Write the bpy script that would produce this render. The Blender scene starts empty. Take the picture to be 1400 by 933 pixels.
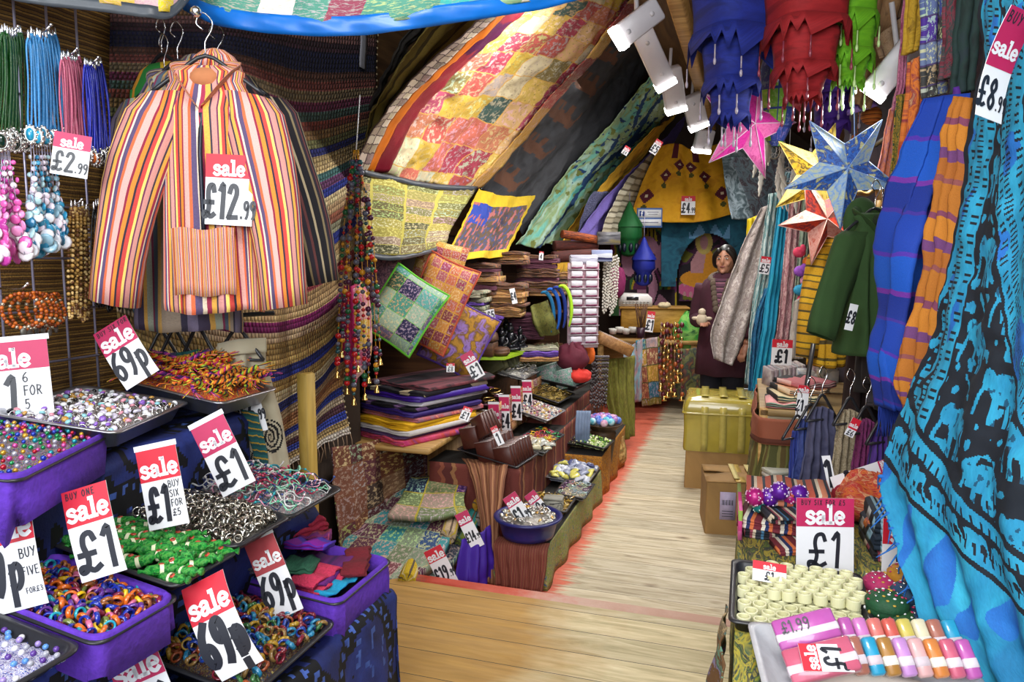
import bpy, math, random
from mathutils import Vector as V, Matrix
from mathutils import noise as NZ
random.seed(11)
R = random.Random(5)
SC = bpy.context.scene
COL = SC.collection
PI = math.pi
# ---------------------------------------------------------------- camera
YAW = math.radians(17.8); PIT = math.radians(6.36); F = 1000.0
EYE = V((0, 0, 1.55))
CF = V((-math.sin(YAW)*math.cos(PIT), math.cos(YAW)*math.cos(PIT), -math.sin(PIT)))
CR = V((math.cos(YAW), math.sin(YAW), 0))
CU = CR.cross(CF)
HF = V((-math.sin(YAW), math.cos(YAW), 0))
cd = bpy.data.cameras.new('camera'); cam = bpy.data.objects.new('camera', cd); COL.objects.link(cam)
cd.sensor_width = 36; cd.lens = 36*F/1400; cd.clip_start = .05
cam.location = EYE; cam.rotation_euler = (PI/2-PIT, 0, YAW)
SC.camera = cam
# ---------------------------------------------------------------- light
SC.view_settings.view_transform = 'Standard'; SC.view_settings.look = 'None'
SC.view_settings.gamma = 1; SC.view_settings.exposure = 0.28
SC.view_settings.use_curve_mapping = False
W = bpy.data.worlds.new('world'); SC.world = W; W.use_nodes = True
W.node_tree.nodes['Background'].inputs[0].default_value = (.86, .93, 1, 1)
W.node_tree.nodes['Background'].inputs[1].default_value = 1.0

def area(name, loc, target, size, power, col=(1, 1, 1), sy=None):
    l = bpy.data.lights.new(name, 'AREA'); l.energy = power; l.size = size; l.color = col
    if sy: l.shape = 'RECTANGLE'; l.size_y = sy
    o = bpy.data.objects.new(name, l); COL.objects.link(o); o.location = loc
    o.rotation_euler = (V(target)-V(loc)).to_track_quat('-Z', 'Y').to_euler()
    return o
# daylight and shop-front lamps at the open front of the stall, behind the photographer
area('shopfront_daylight', (-.3, -1.7, 2.5), (.0, 2.4, .9), 3.0, 112, (.95, .98, 1), 1.5)

# overhead lamps above the shop front, out of the picture
area('shopfront_lamp', (-.25, 1.0, 2.85), (-.2, 1.9, .3), .6, 24, (1, .98, .95))

def lamp(name, loc, target, power, size=.12, spread=2.6):
    o = area(name, loc, target, size, power, (1, .975, .94)); o.data.spread = spread; return o

# ---------------------------------------------------------------- pixels to places
def ray(px, py): return CF + CR*((px-700)/F) + CU*((466.5-py)/F)
def D(px, py, d):
    r = ray(px, py); return EYE + r*(d/r.dot(HF))
def AX(px, py, X):
    r = ray(px, py); return EYE + r*(X/r.x)
def AY(px, py, Y):
    r = ray(px, py); return EYE + r*(Y/r.y)
def AZ(px, py, Z):
    r = ray(px, py); return EYE + r*((Z-EYE.z)/r.z)

# ---------------------------------------------------------------- mesh builder
def catmull(p, t):
    n = len(p)-1
    if n == 0: return p[0]
    x = min(max(t, 0), 1)*n; i = min(int(x), n-1); t = x-i
    a = p[i-1] if i > 0 else p[i]*2-p[i+1]
    d = p[i+2] if i+2 <= n else p[i+1]*2-p[i]
    b, c = p[i], p[i+1]
    return (b*2 + (c-a)*t + (a*2-b*5+c*4-d)*t*t + (b*3-a-c*3+d)*t*t*t)*.5
def smooth(pts, n):
    pts = [V(p) for p in pts]
    return [catmull(pts, i/n) for i in range(n+1)]
def frame(t):
    t = t.normalized(); a = V((0, 0, 1)) if abs(t.z) < .9 else V((1, 0, 0))
    x = t.cross(a).normalized(); return x, t.cross(x)

class MB:
    def __init__(s): s.v = []; s.f = []; s.uv = []; s.m = []
    def face(s, ids, uv=None, mi=0):
        s.f.append(ids); s.uv.append(uv or [(s.v[i].x, s.v[i].y+s.v[i].z) for i in ids]); s.m.append(mi)
    def poly(s, pts, mi=0, uv=None):
        b = len(s.v); s.v += [V(p) for p in pts]; s.face(list(range(b, b+len(pts))), uv, mi)
    def grid(s, fn, nu, nv, mi=0, paint=None, off=0):
        b = len(s.v)
        for j in range(nv+1):
            for i in range(nu+1): s.v.append(V(fn(i/nu, j/nv)))
        for j in range(nv):
            for i in range(nu):
                a = b+j*(nu+1)+i
                k = paint((i+.5)/nu, (j+.5)/nv) if paint else mi
                if k is None: continue
                s.face([a, a+1, a+nu+2, a+nu+1], [(i/nu, j/nv), ((i+1)/nu, j/nv), ((i+1)/nu, (j+1)/nv), (i/nu, (j+1)/nv)], k)
        return s
    def loft(s, rings, mi=0, cap=True, close=True):
        b = len(s.v); n = len(rings[0]); k = len(rings)
        for r in rings: s.v += [V(p) for p in r]
        for j in range(k-1):
            for i in range(n if close else n-1):
                i2 = (i+1) % n; a = b+j*n
                s.face([a+i, a+i2, a+n+i2, a+n+i], [(i/n, j/(k-1)), ((i+1)/n, j/(k-1)), ((i+1)/n, (j+1)/(k-1)), (i/n, (j+1)/(k-1))], mi)
        if cap and close:
            s.face([b+i for i in range(n)][::-1], None, mi); s.face([b+(k-1)*n+i for i in range(n)], None, mi)
        return s
    def box(s, c, sz, mi=0, rot=None, bev=.0):
        c = V(c); x, y, z = sz[0]/2, sz[1]/2, sz[2]/2
        rot = rot or Matrix.Identity(3)
        e = min(bev, x*.9, y*.9, z*.9)
        if e > 0:
            o = [(x-e, y), (x, y-e), (x, -y+e), (x-e, -y), (-x+e, -y), (-x, -y+e), (-x, y-e), (-x+e, y)][::-1]
            sc = [(1-e/x, 1-e/y, -z), (1, 1, -z+e), (1, 1, z-e), (1-e/x, 1-e/y, z)]
            s.loft([[c+rot@V((p[0]*a, p[1]*b_, h)) for p in o] for a, b_, h in sc], mi); return s
        P = [c+rot@V((i*x, j*y, k*z)) for k in (-1, 1) for j in (-1, 1) for i in (-1, 1)]
        b = len(s.v); s.v += P; u = [(0, 0), (1, 0), (1, 1), (0, 1)]
        for q in ((0, 2, 3, 1), (4, 5, 7, 6), (0, 1, 5, 4), (1, 3, 7, 5), (3, 2, 6, 7), (2, 0, 4, 6)): s.face([b+i for i in q], u, mi)
        return s
    def tube(s, pts, r, n=6, mi=0, cap=True, closed=False, flat=1):
        pts = [V(p) for p in pts]; k = len(pts); rings = []; x0 = None
        for j, p in enumerate(pts):
            t = (pts[(j+1) % k] if (closed or j < k-1) else p) - (pts[j-1] if (closed or j > 0) else p)
            if t.length < 1e-9: t = V((0, 0, 1))
            t.normalize()
            if x0 is None: x, y = frame(t)
            else:
                x = x0-t*x0.dot(t)
                if x.length < 1e-6: x, y = frame(t)
                else: x.normalize(); y = t.cross(x)
            x0 = x
            rr = r(j/(k-1)) if callable(r) else (r[j] if isinstance(r, (list, tuple)) else r)
            rings.append([p+(x*math.cos(2*PI*i/n)+y*math.sin(2*PI*i/n)*flat)*rr for i in range(n)])
        if closed: rings.append(rings[0])
        return s.loft(rings, mi, cap and not closed)
    def lathe(s, prof, n=16, o=(0, 0, 0), rot=None, mi=0, sx=1, sy=1):
        o = V(o); rot = rot or Matrix.Identity(3)
        s.loft([[o+rot@V((max(r, 1e-4)*math.cos(-2*PI*i/n)*sx, max(r, 1e-4)*math.sin(-2*PI*i/n)*sy, z)) for i in range(n)] for r, z in prof][::-1], mi, False); return s
    def sph(s, c, r, n=10, m=6, mi=0, rot=None):
        if not isinstance(r, (tuple, list)): r = (r, r, r)
        c = V(c); rot = rot or Matrix.Identity(3)
        rings = [[c+rot@V((r[0]*math.sin(PI*j/m)*math.cos(2*PI*i/n), r[1]*math.sin(PI*j/m)*math.sin(2*PI*i/n), -r[2]*math.cos(PI*j/m))) for i in range(n)] for j in range(m+1)]
        rings[0] = [c+rot@V((r[0]*.02*math.cos(2*PI*i/n), r[1]*.02*math.sin(2*PI*i/n), -r[2])) for i in range(n)]
        rings[-1] = [c+rot@V((r[0]*.02*math.cos(2*PI*i/n), r[1]*.02*math.sin(2*PI*i/n), r[2])) for i in range(n)]
        return s.loft(rings, mi)
    def torus(s, c, Rr, r, rot=None, n=16, m=6, mi=0, sq=1):
        c = V(c); rot = rot or Matrix.Identity(3)
        rings = [[c+rot@V(((Rr+r*math.cos(2*PI*i/m))*math.cos(2*PI*j/n), (Rr+r*math.cos(2*PI*i/m))*math.sin(2*PI*j/n), r*sq*math.sin(2*PI*i/m))) for i in range(m)] for j in range(n)]
        rings.append(rings[0]); return s.loft(rings, mi, False)
    def prism(s, out, h, o=(0, 0, 0), rot=None, mi=0):
        o = V(o); rot = rot or Matrix.Identity(3)
        return s.loft([[o+rot@V((x, y, z)) for x, y in out] for z in (0, h)], mi)
    def build(s, name, mats, parent=None, origin=None, sm=True, thick=0, sub=0):
        if not isinstance(mats, (list, tuple)): mats = [mats]
        if parent is not None: o0 = V(parent.get('_o', (0, 0, 0)))
        elif origin is not None: o0 = V(origin)
        else:
            lo = [min(p[k] for p in s.v) for k in range(3)]; hi = [max(p[k] for p in s.v) for k in range(3)]
            o0 = V(((lo[0]+hi[0])/2, (lo[1]+hi[1])/2, lo[2]))
        me = bpy.data.meshes.new(name); me.from_pydata([tuple(p-o0) for p in s.v], [], s.f)
        u = me.uv_layers.new(name='UVMap'); flat = [c for f in s.uv for p in f for c in p]; u.data.foreach_set('uv', flat)
        for m in mats: me.materials.append(m)
        me.polygons.foreach_set('material_index', s.m)
        if sm: me.polygons.foreach_set('use_smooth', [True]*len(s.f))
        me.update()
        ob = bpy.data.objects.new(name, me); COL.objects.link(ob)
        if parent is not None:
            ob.parent = parent; ob['_o'] = tuple(o0)
        else: ob.location = o0; ob['_o'] = tuple(o0)
        if thick:
            md = ob.modifiers.new('thickness', 'SOLIDIFY'); md.thickness = thick; md.offset = 0
        if sub:
            md = ob.modifiers.new('smooth', 'SUBSURF'); md.levels = sub; md.render_levels = sub
        return ob

def tag(o, label, cat, group=None, kind=None):
    o['label'] = label; o['category'] = cat
    if group: o['group'] = group
    if kind: o['kind'] = kind
    return o
def struct(o): o['kind'] = 'structure'; return o
def thing(name, label, cat, loc=(0, 0, 0), group=None):
    o = bpy.data.objects.new(name, None); COL.objects.link(o); o.location = loc; o.empty_display_size = .05
    o['_o'] = tuple(loc); return tag(o, label, cat, group)
def dup(src, loc, rot=None, label=None, group=None, scale=None):
    r = src.copy(); COL.objects.link(r); r.location = loc
    if rot is not None:
        r.rotation_mode = 'XYZ'; r.rotation_euler = rot
    if scale: r.scale = (scale,)*3 if not isinstance(scale, tuple) else scale
    if label: r['label'] = label
    if group: r['group'] = group
    for ch in list(src.children):
        c = ch.copy(); COL.objects.link(c); c.parent = r
        for g in list(ch.children):
            e = g.copy(); COL.objects.link(e); e.parent = c
    return r
def RX(a): return Matrix.Rotation(a, 3, 'X')
def RY(a): return Matrix.Rotation(a, 3, 'Y')
def RZ(a): return Matrix.Rotation(a, 3, 'Z')
def fbm(p, s=1): return NZ.noise(V(p)*s)

# ---------------------------------------------------------------- materials
MC = {}
def new(name):
    m = bpy.data.materials.new(name); m.use_nodes = True; t = m.node_tree
    return m, t.nodes, t.links, t.nodes['Principled BSDF']
def c4(c): return (c[0], c[1], c[2], 1)
def hx(h):
    h = h.lstrip('#'); f = lambda x: x/12.92 if x <= .04045 else ((x+.055)/1.055)**2.4
    return tuple(f(int(h[i:i+2], 16)/255) for i in (0, 2, 4))
def ramp(N, cols, const=True):
    r = N.new('ShaderNodeValToRGB'); cr = r.color_ramp; cr.interpolation = 'CONSTANT' if const else 'LINEAR'
    cr.elements.remove(cr.elements[1])
    for i, (p, c) in enumerate(cols):
        e = cr.elements[0] if i == 0 else cr.elements.new(p)
        e.position = p; e.color = c4(c)
    return r
def math_(N, L, op, a, b=None):
    n = N.new('ShaderNodeMath'); n.operation = op
    for i, x in enumerate((a, b)):
        if x is None: continue
        if isinstance(x, (int, float)): n.inputs[i].default_value = x
        else: L.new(x, n.inputs[i])
    return n.outputs[0]
def mix(N, L, f, a, b, mode='MIX'):
    n = N.new('ShaderNodeMix'); n.data_type = 'RGBA'; n.blend_type = mode
    for s, x in ((0, f), (6, a), (7, b)):
        if isinstance(x, (int, float)): n.inputs[s].default_value = x
        elif isinstance(x, tuple): n.inputs[s].default_value = c4(x)
        else: L.new(x, n.inputs[s])
    return n.outputs[2]
def noise_(N, L, co, scale, det=3, rough=.55):
    n = N.new('ShaderNodeTexNoise'); n.inputs['Scale'].default_value = scale; n.inputs['Detail'].default_value = det; n.inputs['Roughness'].default_value = rough
    L.new(co, n.inputs['Vector']); return n
def bump_(N, L, b, h, st, dist=.004):
    n = N.new('ShaderNodeBump'); n.inputs['Strength'].default_value = st; n.inputs['Distance'].default_value = dist
    L.new(h, n.inputs['Height']); L.new(n.outputs[0], b.inputs['Normal'])
def sat(c, k): 
    g = (c[0]+c[1]+c[2])/3; return tuple(max(0, g+(x-g)*k) for x in c)
def M(name, col, rough=.6, metal=0, var=.2, vs=40, bump=.15, emit=0, alpha=1, coat=0, trans=0, ior=1.45, sheen=0):
    if name in MC: return MC[name]
    if isinstance(col, str): col = hx(col)
    m, N, L, b = new(name); MC[name] = m
    tc = N.new('ShaderNodeTexCoord')
    n = noise_(N, L, tc.outputs['Object'], vs)
    L.new(mix(N, L, n.outputs['Fac'], tuple(x*(1-var) for x in col), tuple(min(1, x*(1+var)) for x in col)), b.inputs['Base Color'])
    b.inputs['Roughness'].default_value = rough; b.inputs['Metallic'].default_value = metal
    if bump: bump_(N, L, b, n.outputs['Fac'], bump)
    if emit: b.inputs['Emission Color'].default_value = c4(col); b.inputs['Emission Strength'].default_value = emit
    if coat: b.inputs['Coat Weight'].default_value = coat
    if trans: b.inputs['Transmission Weight'].default_value = trans; b.inputs['IOR'].default_value = ior
    if alpha < 1: b.inputs['Alpha'].default_value = alpha
    return m
def cl(cols): return [hx(c) if isinstance(c, str) else c for c in cols]
def stripes(name, cols, n=1, axis=0, wob=.03, ws=4, rough=.8, bump=.4, weave=220, var=.25, mot=0, mots=30):
    """bands of colour along one cloth direction; cols = colours or (width, colour)"""
    if name in MC: return MC[name]
    m, N, L, b = new(name); MC[name] = m
    cols = [(c if isinstance(c, tuple) and len(c) == 2 else (1, c)) for c in cols]
    tot = sum(w for w, _ in cols); acc = 0; st = []
    for w, c in cols:
        st.append((acc/tot, hx(c) if isinstance(c, str) else c)); acc += w
    uv = N.new('ShaderNodeTexCoord').outputs['UV']
    sp = N.new('ShaderNodeSeparateXYZ'); L.new(uv, sp.inputs[0])
    nz = noise_(N, L, uv, ws, 2)
    x = math_(N, L, 'ADD', math_(N, L, 'MULTIPLY', sp.outputs[axis], n), math_(N, L, 'MULTIPLY', nz.outputs['Fac'], wob*n))
    r = ramp(N, st[:32]); L.new(math_(N, L, 'FRACT', x), r.inputs[0])
    fine = noise_(N, L, uv, weave, 2)
    col = mix(N, L, fine.outputs['Fac'], (1-var,)*3, (1+var,)*3)
    out = mix(N, L, 1.0, r.outputs[0], col, 'MULTIPLY')
    if mot:
        vo = N.new('ShaderNodeTexVoronoi'); vo.inputs['Scale'].default_value = mots; L.new(uv, vo.inputs['Vector'])
        rr = ramp(N, [(0, (.03, .02, .03)), (.16, (1, 1, 1)), (.5, (.75, .7, .65)), (.6, (1, 1, 1))]); L.new(vo.outputs['Distance'], rr.inputs[0])
        out = mix(N, L, mot, out, rr.outputs[0], 'MULTIPLY')
    L.new(out, b.inputs['Base Color']); b.inputs['Roughness'].default_value = rough
    bump_(N, L, b, fine.outputs['Fac'], bump)
    return m
def patch(name, cols, nu=6, nv=6, seam=None, sw=.05, motif=.5, ms=60, rough=.75, seed=0, mcol=None, wob=.02, bump=.5):
    """patchwork: every cell its own colour and small print"""
    if name in MC: return MC[name]
    m, N, L, b = new(name); MC[name] = m
    cols = cl(cols); k = len(cols)
    uv = N.new('ShaderNodeTexCoord').outputs['UV']
    nz = noise_(N, L, uv, 5, 2)
    mp = N.new('ShaderNodeMapping'); mp.inputs['Scale'].default_value = (nu, nv, 1); mp.inputs['Location'].default_value = (seed*7.3, seed*3.1, 0)
    ad = N.new('ShaderNodeVectorMath'); ad.operation = 'SCALE'; L.new(nz.outputs['Color'], ad.inputs[0]); ad.inputs['Scale'].default_value = wob
    a2 = N.new('ShaderNodeVectorMath'); L.new(uv, a2.inputs[0]); L.new(ad.outputs[0], a2.inputs[1]); L.new(a2.outputs[0], mp.inputs['Vector'])
    fl = N.new('ShaderNodeVectorMath'); fl.operation = 'FLOOR'; L.new(mp.outputs[0], fl.inputs[0])
    wn = N.new('ShaderNodeTexWhiteNoise'); wn.noise_dimensions = '2D'; L.new(fl.outputs[0], wn.inputs['Vector'])
    r = ramp(N, [(i/k, c) for i, c in enumerate(cols)]); L.new(wn.outputs['Value'], r.inputs[0])
    vo = N.new('ShaderNodeTexVoronoi'); vo.inputs['Scale'].default_value = ms; L.new(uv, vo.inputs['Vector'])
    n2 = noise_(N, L, uv, ms*.7, 4, .7)
    alt = mix(N, L, .5, wn.outputs['Color'], mcol or (.9, .75, .4))
    msk = math_(N, L, 'MULTIPLY', math_(N, L, 'GREATER_THAN', n2.outputs['Fac'], .54), motif)
    out = mix(N, L, msk, r.outputs[0], alt)
    dk = math_(N, L, 'MULTIPLY', math_(N, L, 'LESS_THAN', vo.outputs['Distance'], .22), motif*.8)
    out = mix(N, L, dk, out, (.08, .04, .03))
    if seam is not None:
        seam = hx(seam) if isinstance(seam, str) else seam
        fr = N.new('ShaderNodeVectorMath'); fr.operation = 'FRACTION'; L.new(mp.outputs[0], fr.inputs[0])
        s2 = N.new('ShaderNodeSeparateXYZ'); L.new(fr.outputs[0], s2.inputs[0])
        e = math_(N, L, 'MAXIMUM', math_(N, L, 'LESS_THAN', s2.outputs[0], sw), math_(N, L, 'LESS_THAN', s2.outputs[1], sw))
        out = mix(N, L, e, out, seam)
    L.new(out, b.inputs['Base Color']); b.inputs['Roughness'].default_value = rough
    bump_(N, L, b, n2.outputs['Fac'], bump)
    return m
def dye(name, cols, scale=6, det=4, rough=.8, const=False, dist=.6, fine=200, stretch=(1, 1, 1), bump=.3, metal=0, obj=False):
    """mottled dye or print: noise run through a set of colours"""
    if name in MC: return MC[name]
    m, N, L, b = new(name); MC[name] = m
    cols = cl(cols); k = len(cols)
    tc = N.new('ShaderNodeTexCoord'); mp = N.new('ShaderNodeMapping'); mp.inputs['Scale'].default_value = stretch
    L.new(tc.outputs['Object' if obj else 'UV'], mp.inputs[0])
    n = noise_(N, L, mp.outputs[0], scale, det); n.inputs['Distortion'].default_value = dist
    lo, hi = .3, .7
    r = ramp(N, [(lo+(hi-lo)*i/max(1, k-(0 if const else 1)), c) for i, c in enumerate(cols)], const); L.new(n.outputs['Fac'], r.inputs[0])
    f = noise_(N, L, mp.outputs[0], fine, 2)
    L.new(mix(N, L, 1.0, r.outputs[0], mix(N, L, f.outputs['Fac'], (.8,)*3, (1.2,)*3), 'MULTIPLY'), b.inputs['Base Color'])
    b.inputs['Roughness'].default_value = rough; b.inputs['Metallic'].default_value = metal
    bump_(N, L, b, f.outputs['Fac'], bump)
    return m
def wood(name, cols, scale=2, ax=(1, 14, 14), rough=.6, bump=.3, plank=None, stain=None):
    if name in MC: return MC[name]
    m, N, L, b = new(name); MC[name] = m
    cols = cl(cols)
    tc = N.new('ShaderNodeTexCoord'); mp = N.new('ShaderNodeMapping'); mp.inputs['Scale'].default_value = ax; L.new(tc.outputs['Object'], mp.inputs[0])
    n = noise_(N, L, mp.outputs[0], scale, 5, .6); n.inputs['Distortion'].default_value = .8
    r = ramp(N, [(.25+.5*i/(len(cols)-1), c) for i, c in enumerate(cols)], False); L.new(n.outputs['Fac'], r.inputs[0])
    L.new(r.outputs[0], b.inputs['Base Color']); b.inputs['Roughness'].default_value = rough
    bump_(N, L, b, n.outputs['Fac'], bump)
    return m
WHITE = M('card_white', (.82, .82, .85), .4, var=.03, bump=0)
RED = M('sale_red', (.60, .014, .035), .5, var=.08, bump=0)
PINK = M('sale_crimson', (.50, .018, .10), .5, var=.08, bump=0)
INK = M('marker_ink', (.018, .02, .03), .4, var=.1, bump=0)
TAPE = M('clear_sleeve', (.8, .82, .85), .15, var=.02, bump=0)
WIRE = M('grid_wire', (.42, .4, .55), .35, .5, bump=0)
STEEL = M('tray_steel', (.42, .42, .45), .32, .9, vs=12, bump=.05)
CHROME = M('hook_chrome', (.75, .75, .78), .18, 1, bump=0)
BLACKP = M('black_plastic', (.02, .02, .024), .35, bump=0)
SILVER = M('ring_silver', (.78, .77, .74), .22, 1, bump=0, var=.1)
GOLD = M('brass', (.75, .5, .16), .25, 1, bump=0, var=.15)
PURP = M('purple_muslin', '#5c2fb0', .9, vs=60, var=.4, bump=.7)
DKWOOD = wood('dark_wood', ['#2a170d', '#4c2d18', '#6b4526'])
PALEWOOD = wood('pale_wood', ['#7a5a2e', '#a67f45', '#c9a566'])
# ================================================================ the room
def floor_mat(name, cols, bw, stain, paint=None):
    m, N, L, b = new(name)
    tc = N.new('ShaderNodeTexCoord'); g = tc.outputs['Object']
    sp = N.new('ShaderNodeSeparateXYZ'); L.new(g, sp.inputs[0])
    yb = math_(N, L, 'DIVIDE', sp.outputs[1], bw); fl = math_(N, L, 'FLOOR', yb); fr = math_(N, L, 'FRACT', yb)
    cb = N.new('ShaderNodeCombineXYZ'); L.new(math_(N, L, 'MULTIPLY', sp.outputs[0], 1.3), cb.inputs[0])
    L.new(math_(N, L, 'MULTIPLY', sp.outputs[1], 11.0), cb.inputs[1]); L.new(math_(N, L, 'MULTIPLY', fl, 7.7), cb.inputs[2])
    n = noise_(N, L, cb.outputs[0], 2.2, 6, .62); n.inputs['Distortion'].default_value = 1.4
    r = ramp(N, [(.25+.5*i/(len(cols)-1), hx(c)) for i, c in enumerate(cols)], False); L.new(n.outputs['Fac'], r.inputs[0])
    wn = N.new('ShaderNodeTexWhiteNoise'); wn.noise_dimensions = '1D'; L.new(fl, wn.inputs['W'])
    out = mix(N, L, 1.0, r.outputs[0], mix(N, L, wn.outputs['Value'], (.84, .84, .84), (1.08, 1.06, 1.02)), 'MULTIPLY')
    if stain:   # old varnish left of the middle
        n3 = noise_(N, L, g, 2.6, 4)
        a = math_(N, L, 'ADD', math_(N, L, 'MULTIPLY', sp.outputs[0], -1.6), math_(N, L, 'MULTIPLY', n3.outputs['Fac'], 1.5))
        n4 = noise_(N, L, cb.outputs[0], 3, 4)
        k = math_(N, L, 'MULTIPLY', math_(N, L, 'GREATER_THAN', a, 1.92), .5); k = math_(N, L, 'MULTIPLY', k, n4.outputs['Fac'])
        k2 = N.new('ShaderNodeMapRange'); L.new(a, k2.inputs[0]); k2.inputs[1].default_value = 1.55; k2.inputs[2].default_value = 2.1; k2.inputs[4].default_value = .85
        out = mix(N, L, k2.outputs[0], out, mix(N, L, n4.outputs['Fac'], hx('#7d5311'), hx('#d3a047')))
    # knots and scuffs
    v = N.new('ShaderNodeTexVoronoi'); v.inputs['Scale'].default_value = 1.0
    mp = N.new('ShaderNodeMapping'); mp.inputs['Scale'].default_value = (3, 7, 1); L.new(g, mp.inputs[0]); L.new(mp.outputs[0], v.inputs['Vector'])
    rk = ramp(N, [(0, (.25, .2, .17)), (.1, (.75, .7, .66)), (.17, (1, 1, 1))], False); L.new(v.outputs['Distance'], rk.inputs[0])
    out = mix(N, L, 1.0, out, rk.outputs[0], 'MULTIPLY')
    if paint:   # worn red paint, brushed along the display on the left and scattered over the boards
        n5 = noise_(N, L, cb.outputs[0], 4.5, 5, .7); n6 = noise_(N, L, g, 9, 4, .7)
        e = math_(N, L, 'SUBTRACT', sp.outputs[0], paint)
        e2 = math_(N, L, 'ADD', math_(N, L, 'MULTIPLY', e, -5.2), math_(N, L, 'MULTIPLY', n5.outputs['Fac'], 1.45))
        k3 = N.new('ShaderNodeMapRange'); L.new(e2, k3.inputs[0]); k3.inputs[1].default_value = .18; k3.inputs[2].default_value = .5; k3.inputs[4].default_value = .9
        out = mix(N, L, k3.outputs[0], out, mix(N, L, n6.outputs['Fac'], hx('#a3301c'), hx('#e8684a')))
        s = N.new('ShaderNodeMapRange'); L.new(n5.outputs['Fac'], s.inputs[0]); s.inputs[1].default_value = .68; s.inputs[2].default_value = .78; s.inputs[4].default_value = .4
        out = mix(N, L, s.outputs[0], out, hx('#9a4a35'))
    gap = math_(N, L, 'LESS_THAN', fr, .022)
    out = mix(N, L, gap, out, (.05, .04, .03))
    L.new(out, b.inputs['Base Color']); b.inputs['Roughness'].default_value = .62
    bump_(N, L, b, n.outputs['Fac'], .25)
    return m
fl1 = floor_mat('worn_pale_boards', ['#8d8067', '#b3a68a', '#cdc2a8', '#d9cfb8'], .125, False, -.86)
fl2 = floor_mat('front_boards', ['#a0946e', '#c2b48c', '#d8caa4', '#e6dcbc'], .155, True)
mb = MB(); mb.box((-.6, 6.0, -.03), (3.8, 6.3, .06)); struct(mb.build('floor', fl1, origin=(0, 0, 0), sm=False))
mb = MB(); mb.box((-.6, .8, .06), (3.8, 4.1, .12)); struct(mb.build('floor_front', fl2, origin=(0, 0, 0), sm=False))
mb = MB()
mb.box((-.6, 2.885, .062), (3.8, .07, .124), 0, bev=.01)
def trimmat():
    m, N, L, b = new('scuffed_nosing'); tc = N.new('ShaderNodeTexCoord'); sp = N.new('ShaderNodeSeparateXYZ'); L.new(tc.outputs['Object'], sp.inputs[0])
    n = noise_(N, L, tc.outputs['Object'], 7, 5, .7)
    a = math_(N, L, 'ADD', sp.outputs[0], math_(N, L, 'MULTIPLY', n.outputs['Fac'], .9))
    r = ramp(N, [(0, hx('#4a4238')), (.30, hx('#6a5f50')), (.36, hx('#b8402c')), (.55, hx('#c8604c')), (.72, hx('#c7a594')), (.9, hx('#b8907c'))], False)
    L.new(math_(N, L, 'MULTIPLY', math_(N, L, 'ADD', a, 1.6), .5), r.inputs[0]); L.new(r.outputs[0], b.inputs['Base Color']); b.inputs['Roughness'].default_value = .6
    return m
struct(mb.build('trim_1', trimmat(), origin=(0, 0, 0), sm=False))
wallm = M('dark_wall', '#3a2c22', .85, vs=8, var=.4)
plankm = wood('ceiling_planks', ['#3d2a18', '#5e4428', '#7c5c38'], 1.5, (14, 1, 14))
def vault(u, off=0):
    """barrel profile: u=0 left springing, 1 right springing"""
    a = PI*(1-u); return V((-.65+(1.72+off)*math.cos(a), 0, 1.75+(1.62+off)*max(0, math.sin(a))**.9))
mb = MB(); mb.grid(lambda u, v: vault(u)+V((0, .9+8.3*v, 0)), 40, 10); struct(mb.build('ceiling', plankm, origin=(0, 0, 0), thick=.05))
mb = MB(); mb.box((-2.40, 4.2, .9), (.06, 10.2, 1.9)); struct(mb.build('wall_left', wallm, sm=False))
mb = MB(); mb.box((1.10, 4.2, .9), (.06, 10.2, 1.9)); struct(mb.build('wall_right', wallm, sm=False))
mb = MB(); mb.box((-.65, 9.2, 1.7), (3.6, .06, 3.4)); struct(mb.build('wall_back', wallm, sm=False))
mb = MB(); mb.box((-1.98, 1.25, 1.35), (.05, 4.35, 2.7)); struct(mb.build('wall_front_left', wallm, sm=False))
mb = MB(); mb.box((-2.2, 3.42, 1.2), (.42, .04, 2.2)); struct(mb.build('wall_return', wallm, sm=False))

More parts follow.
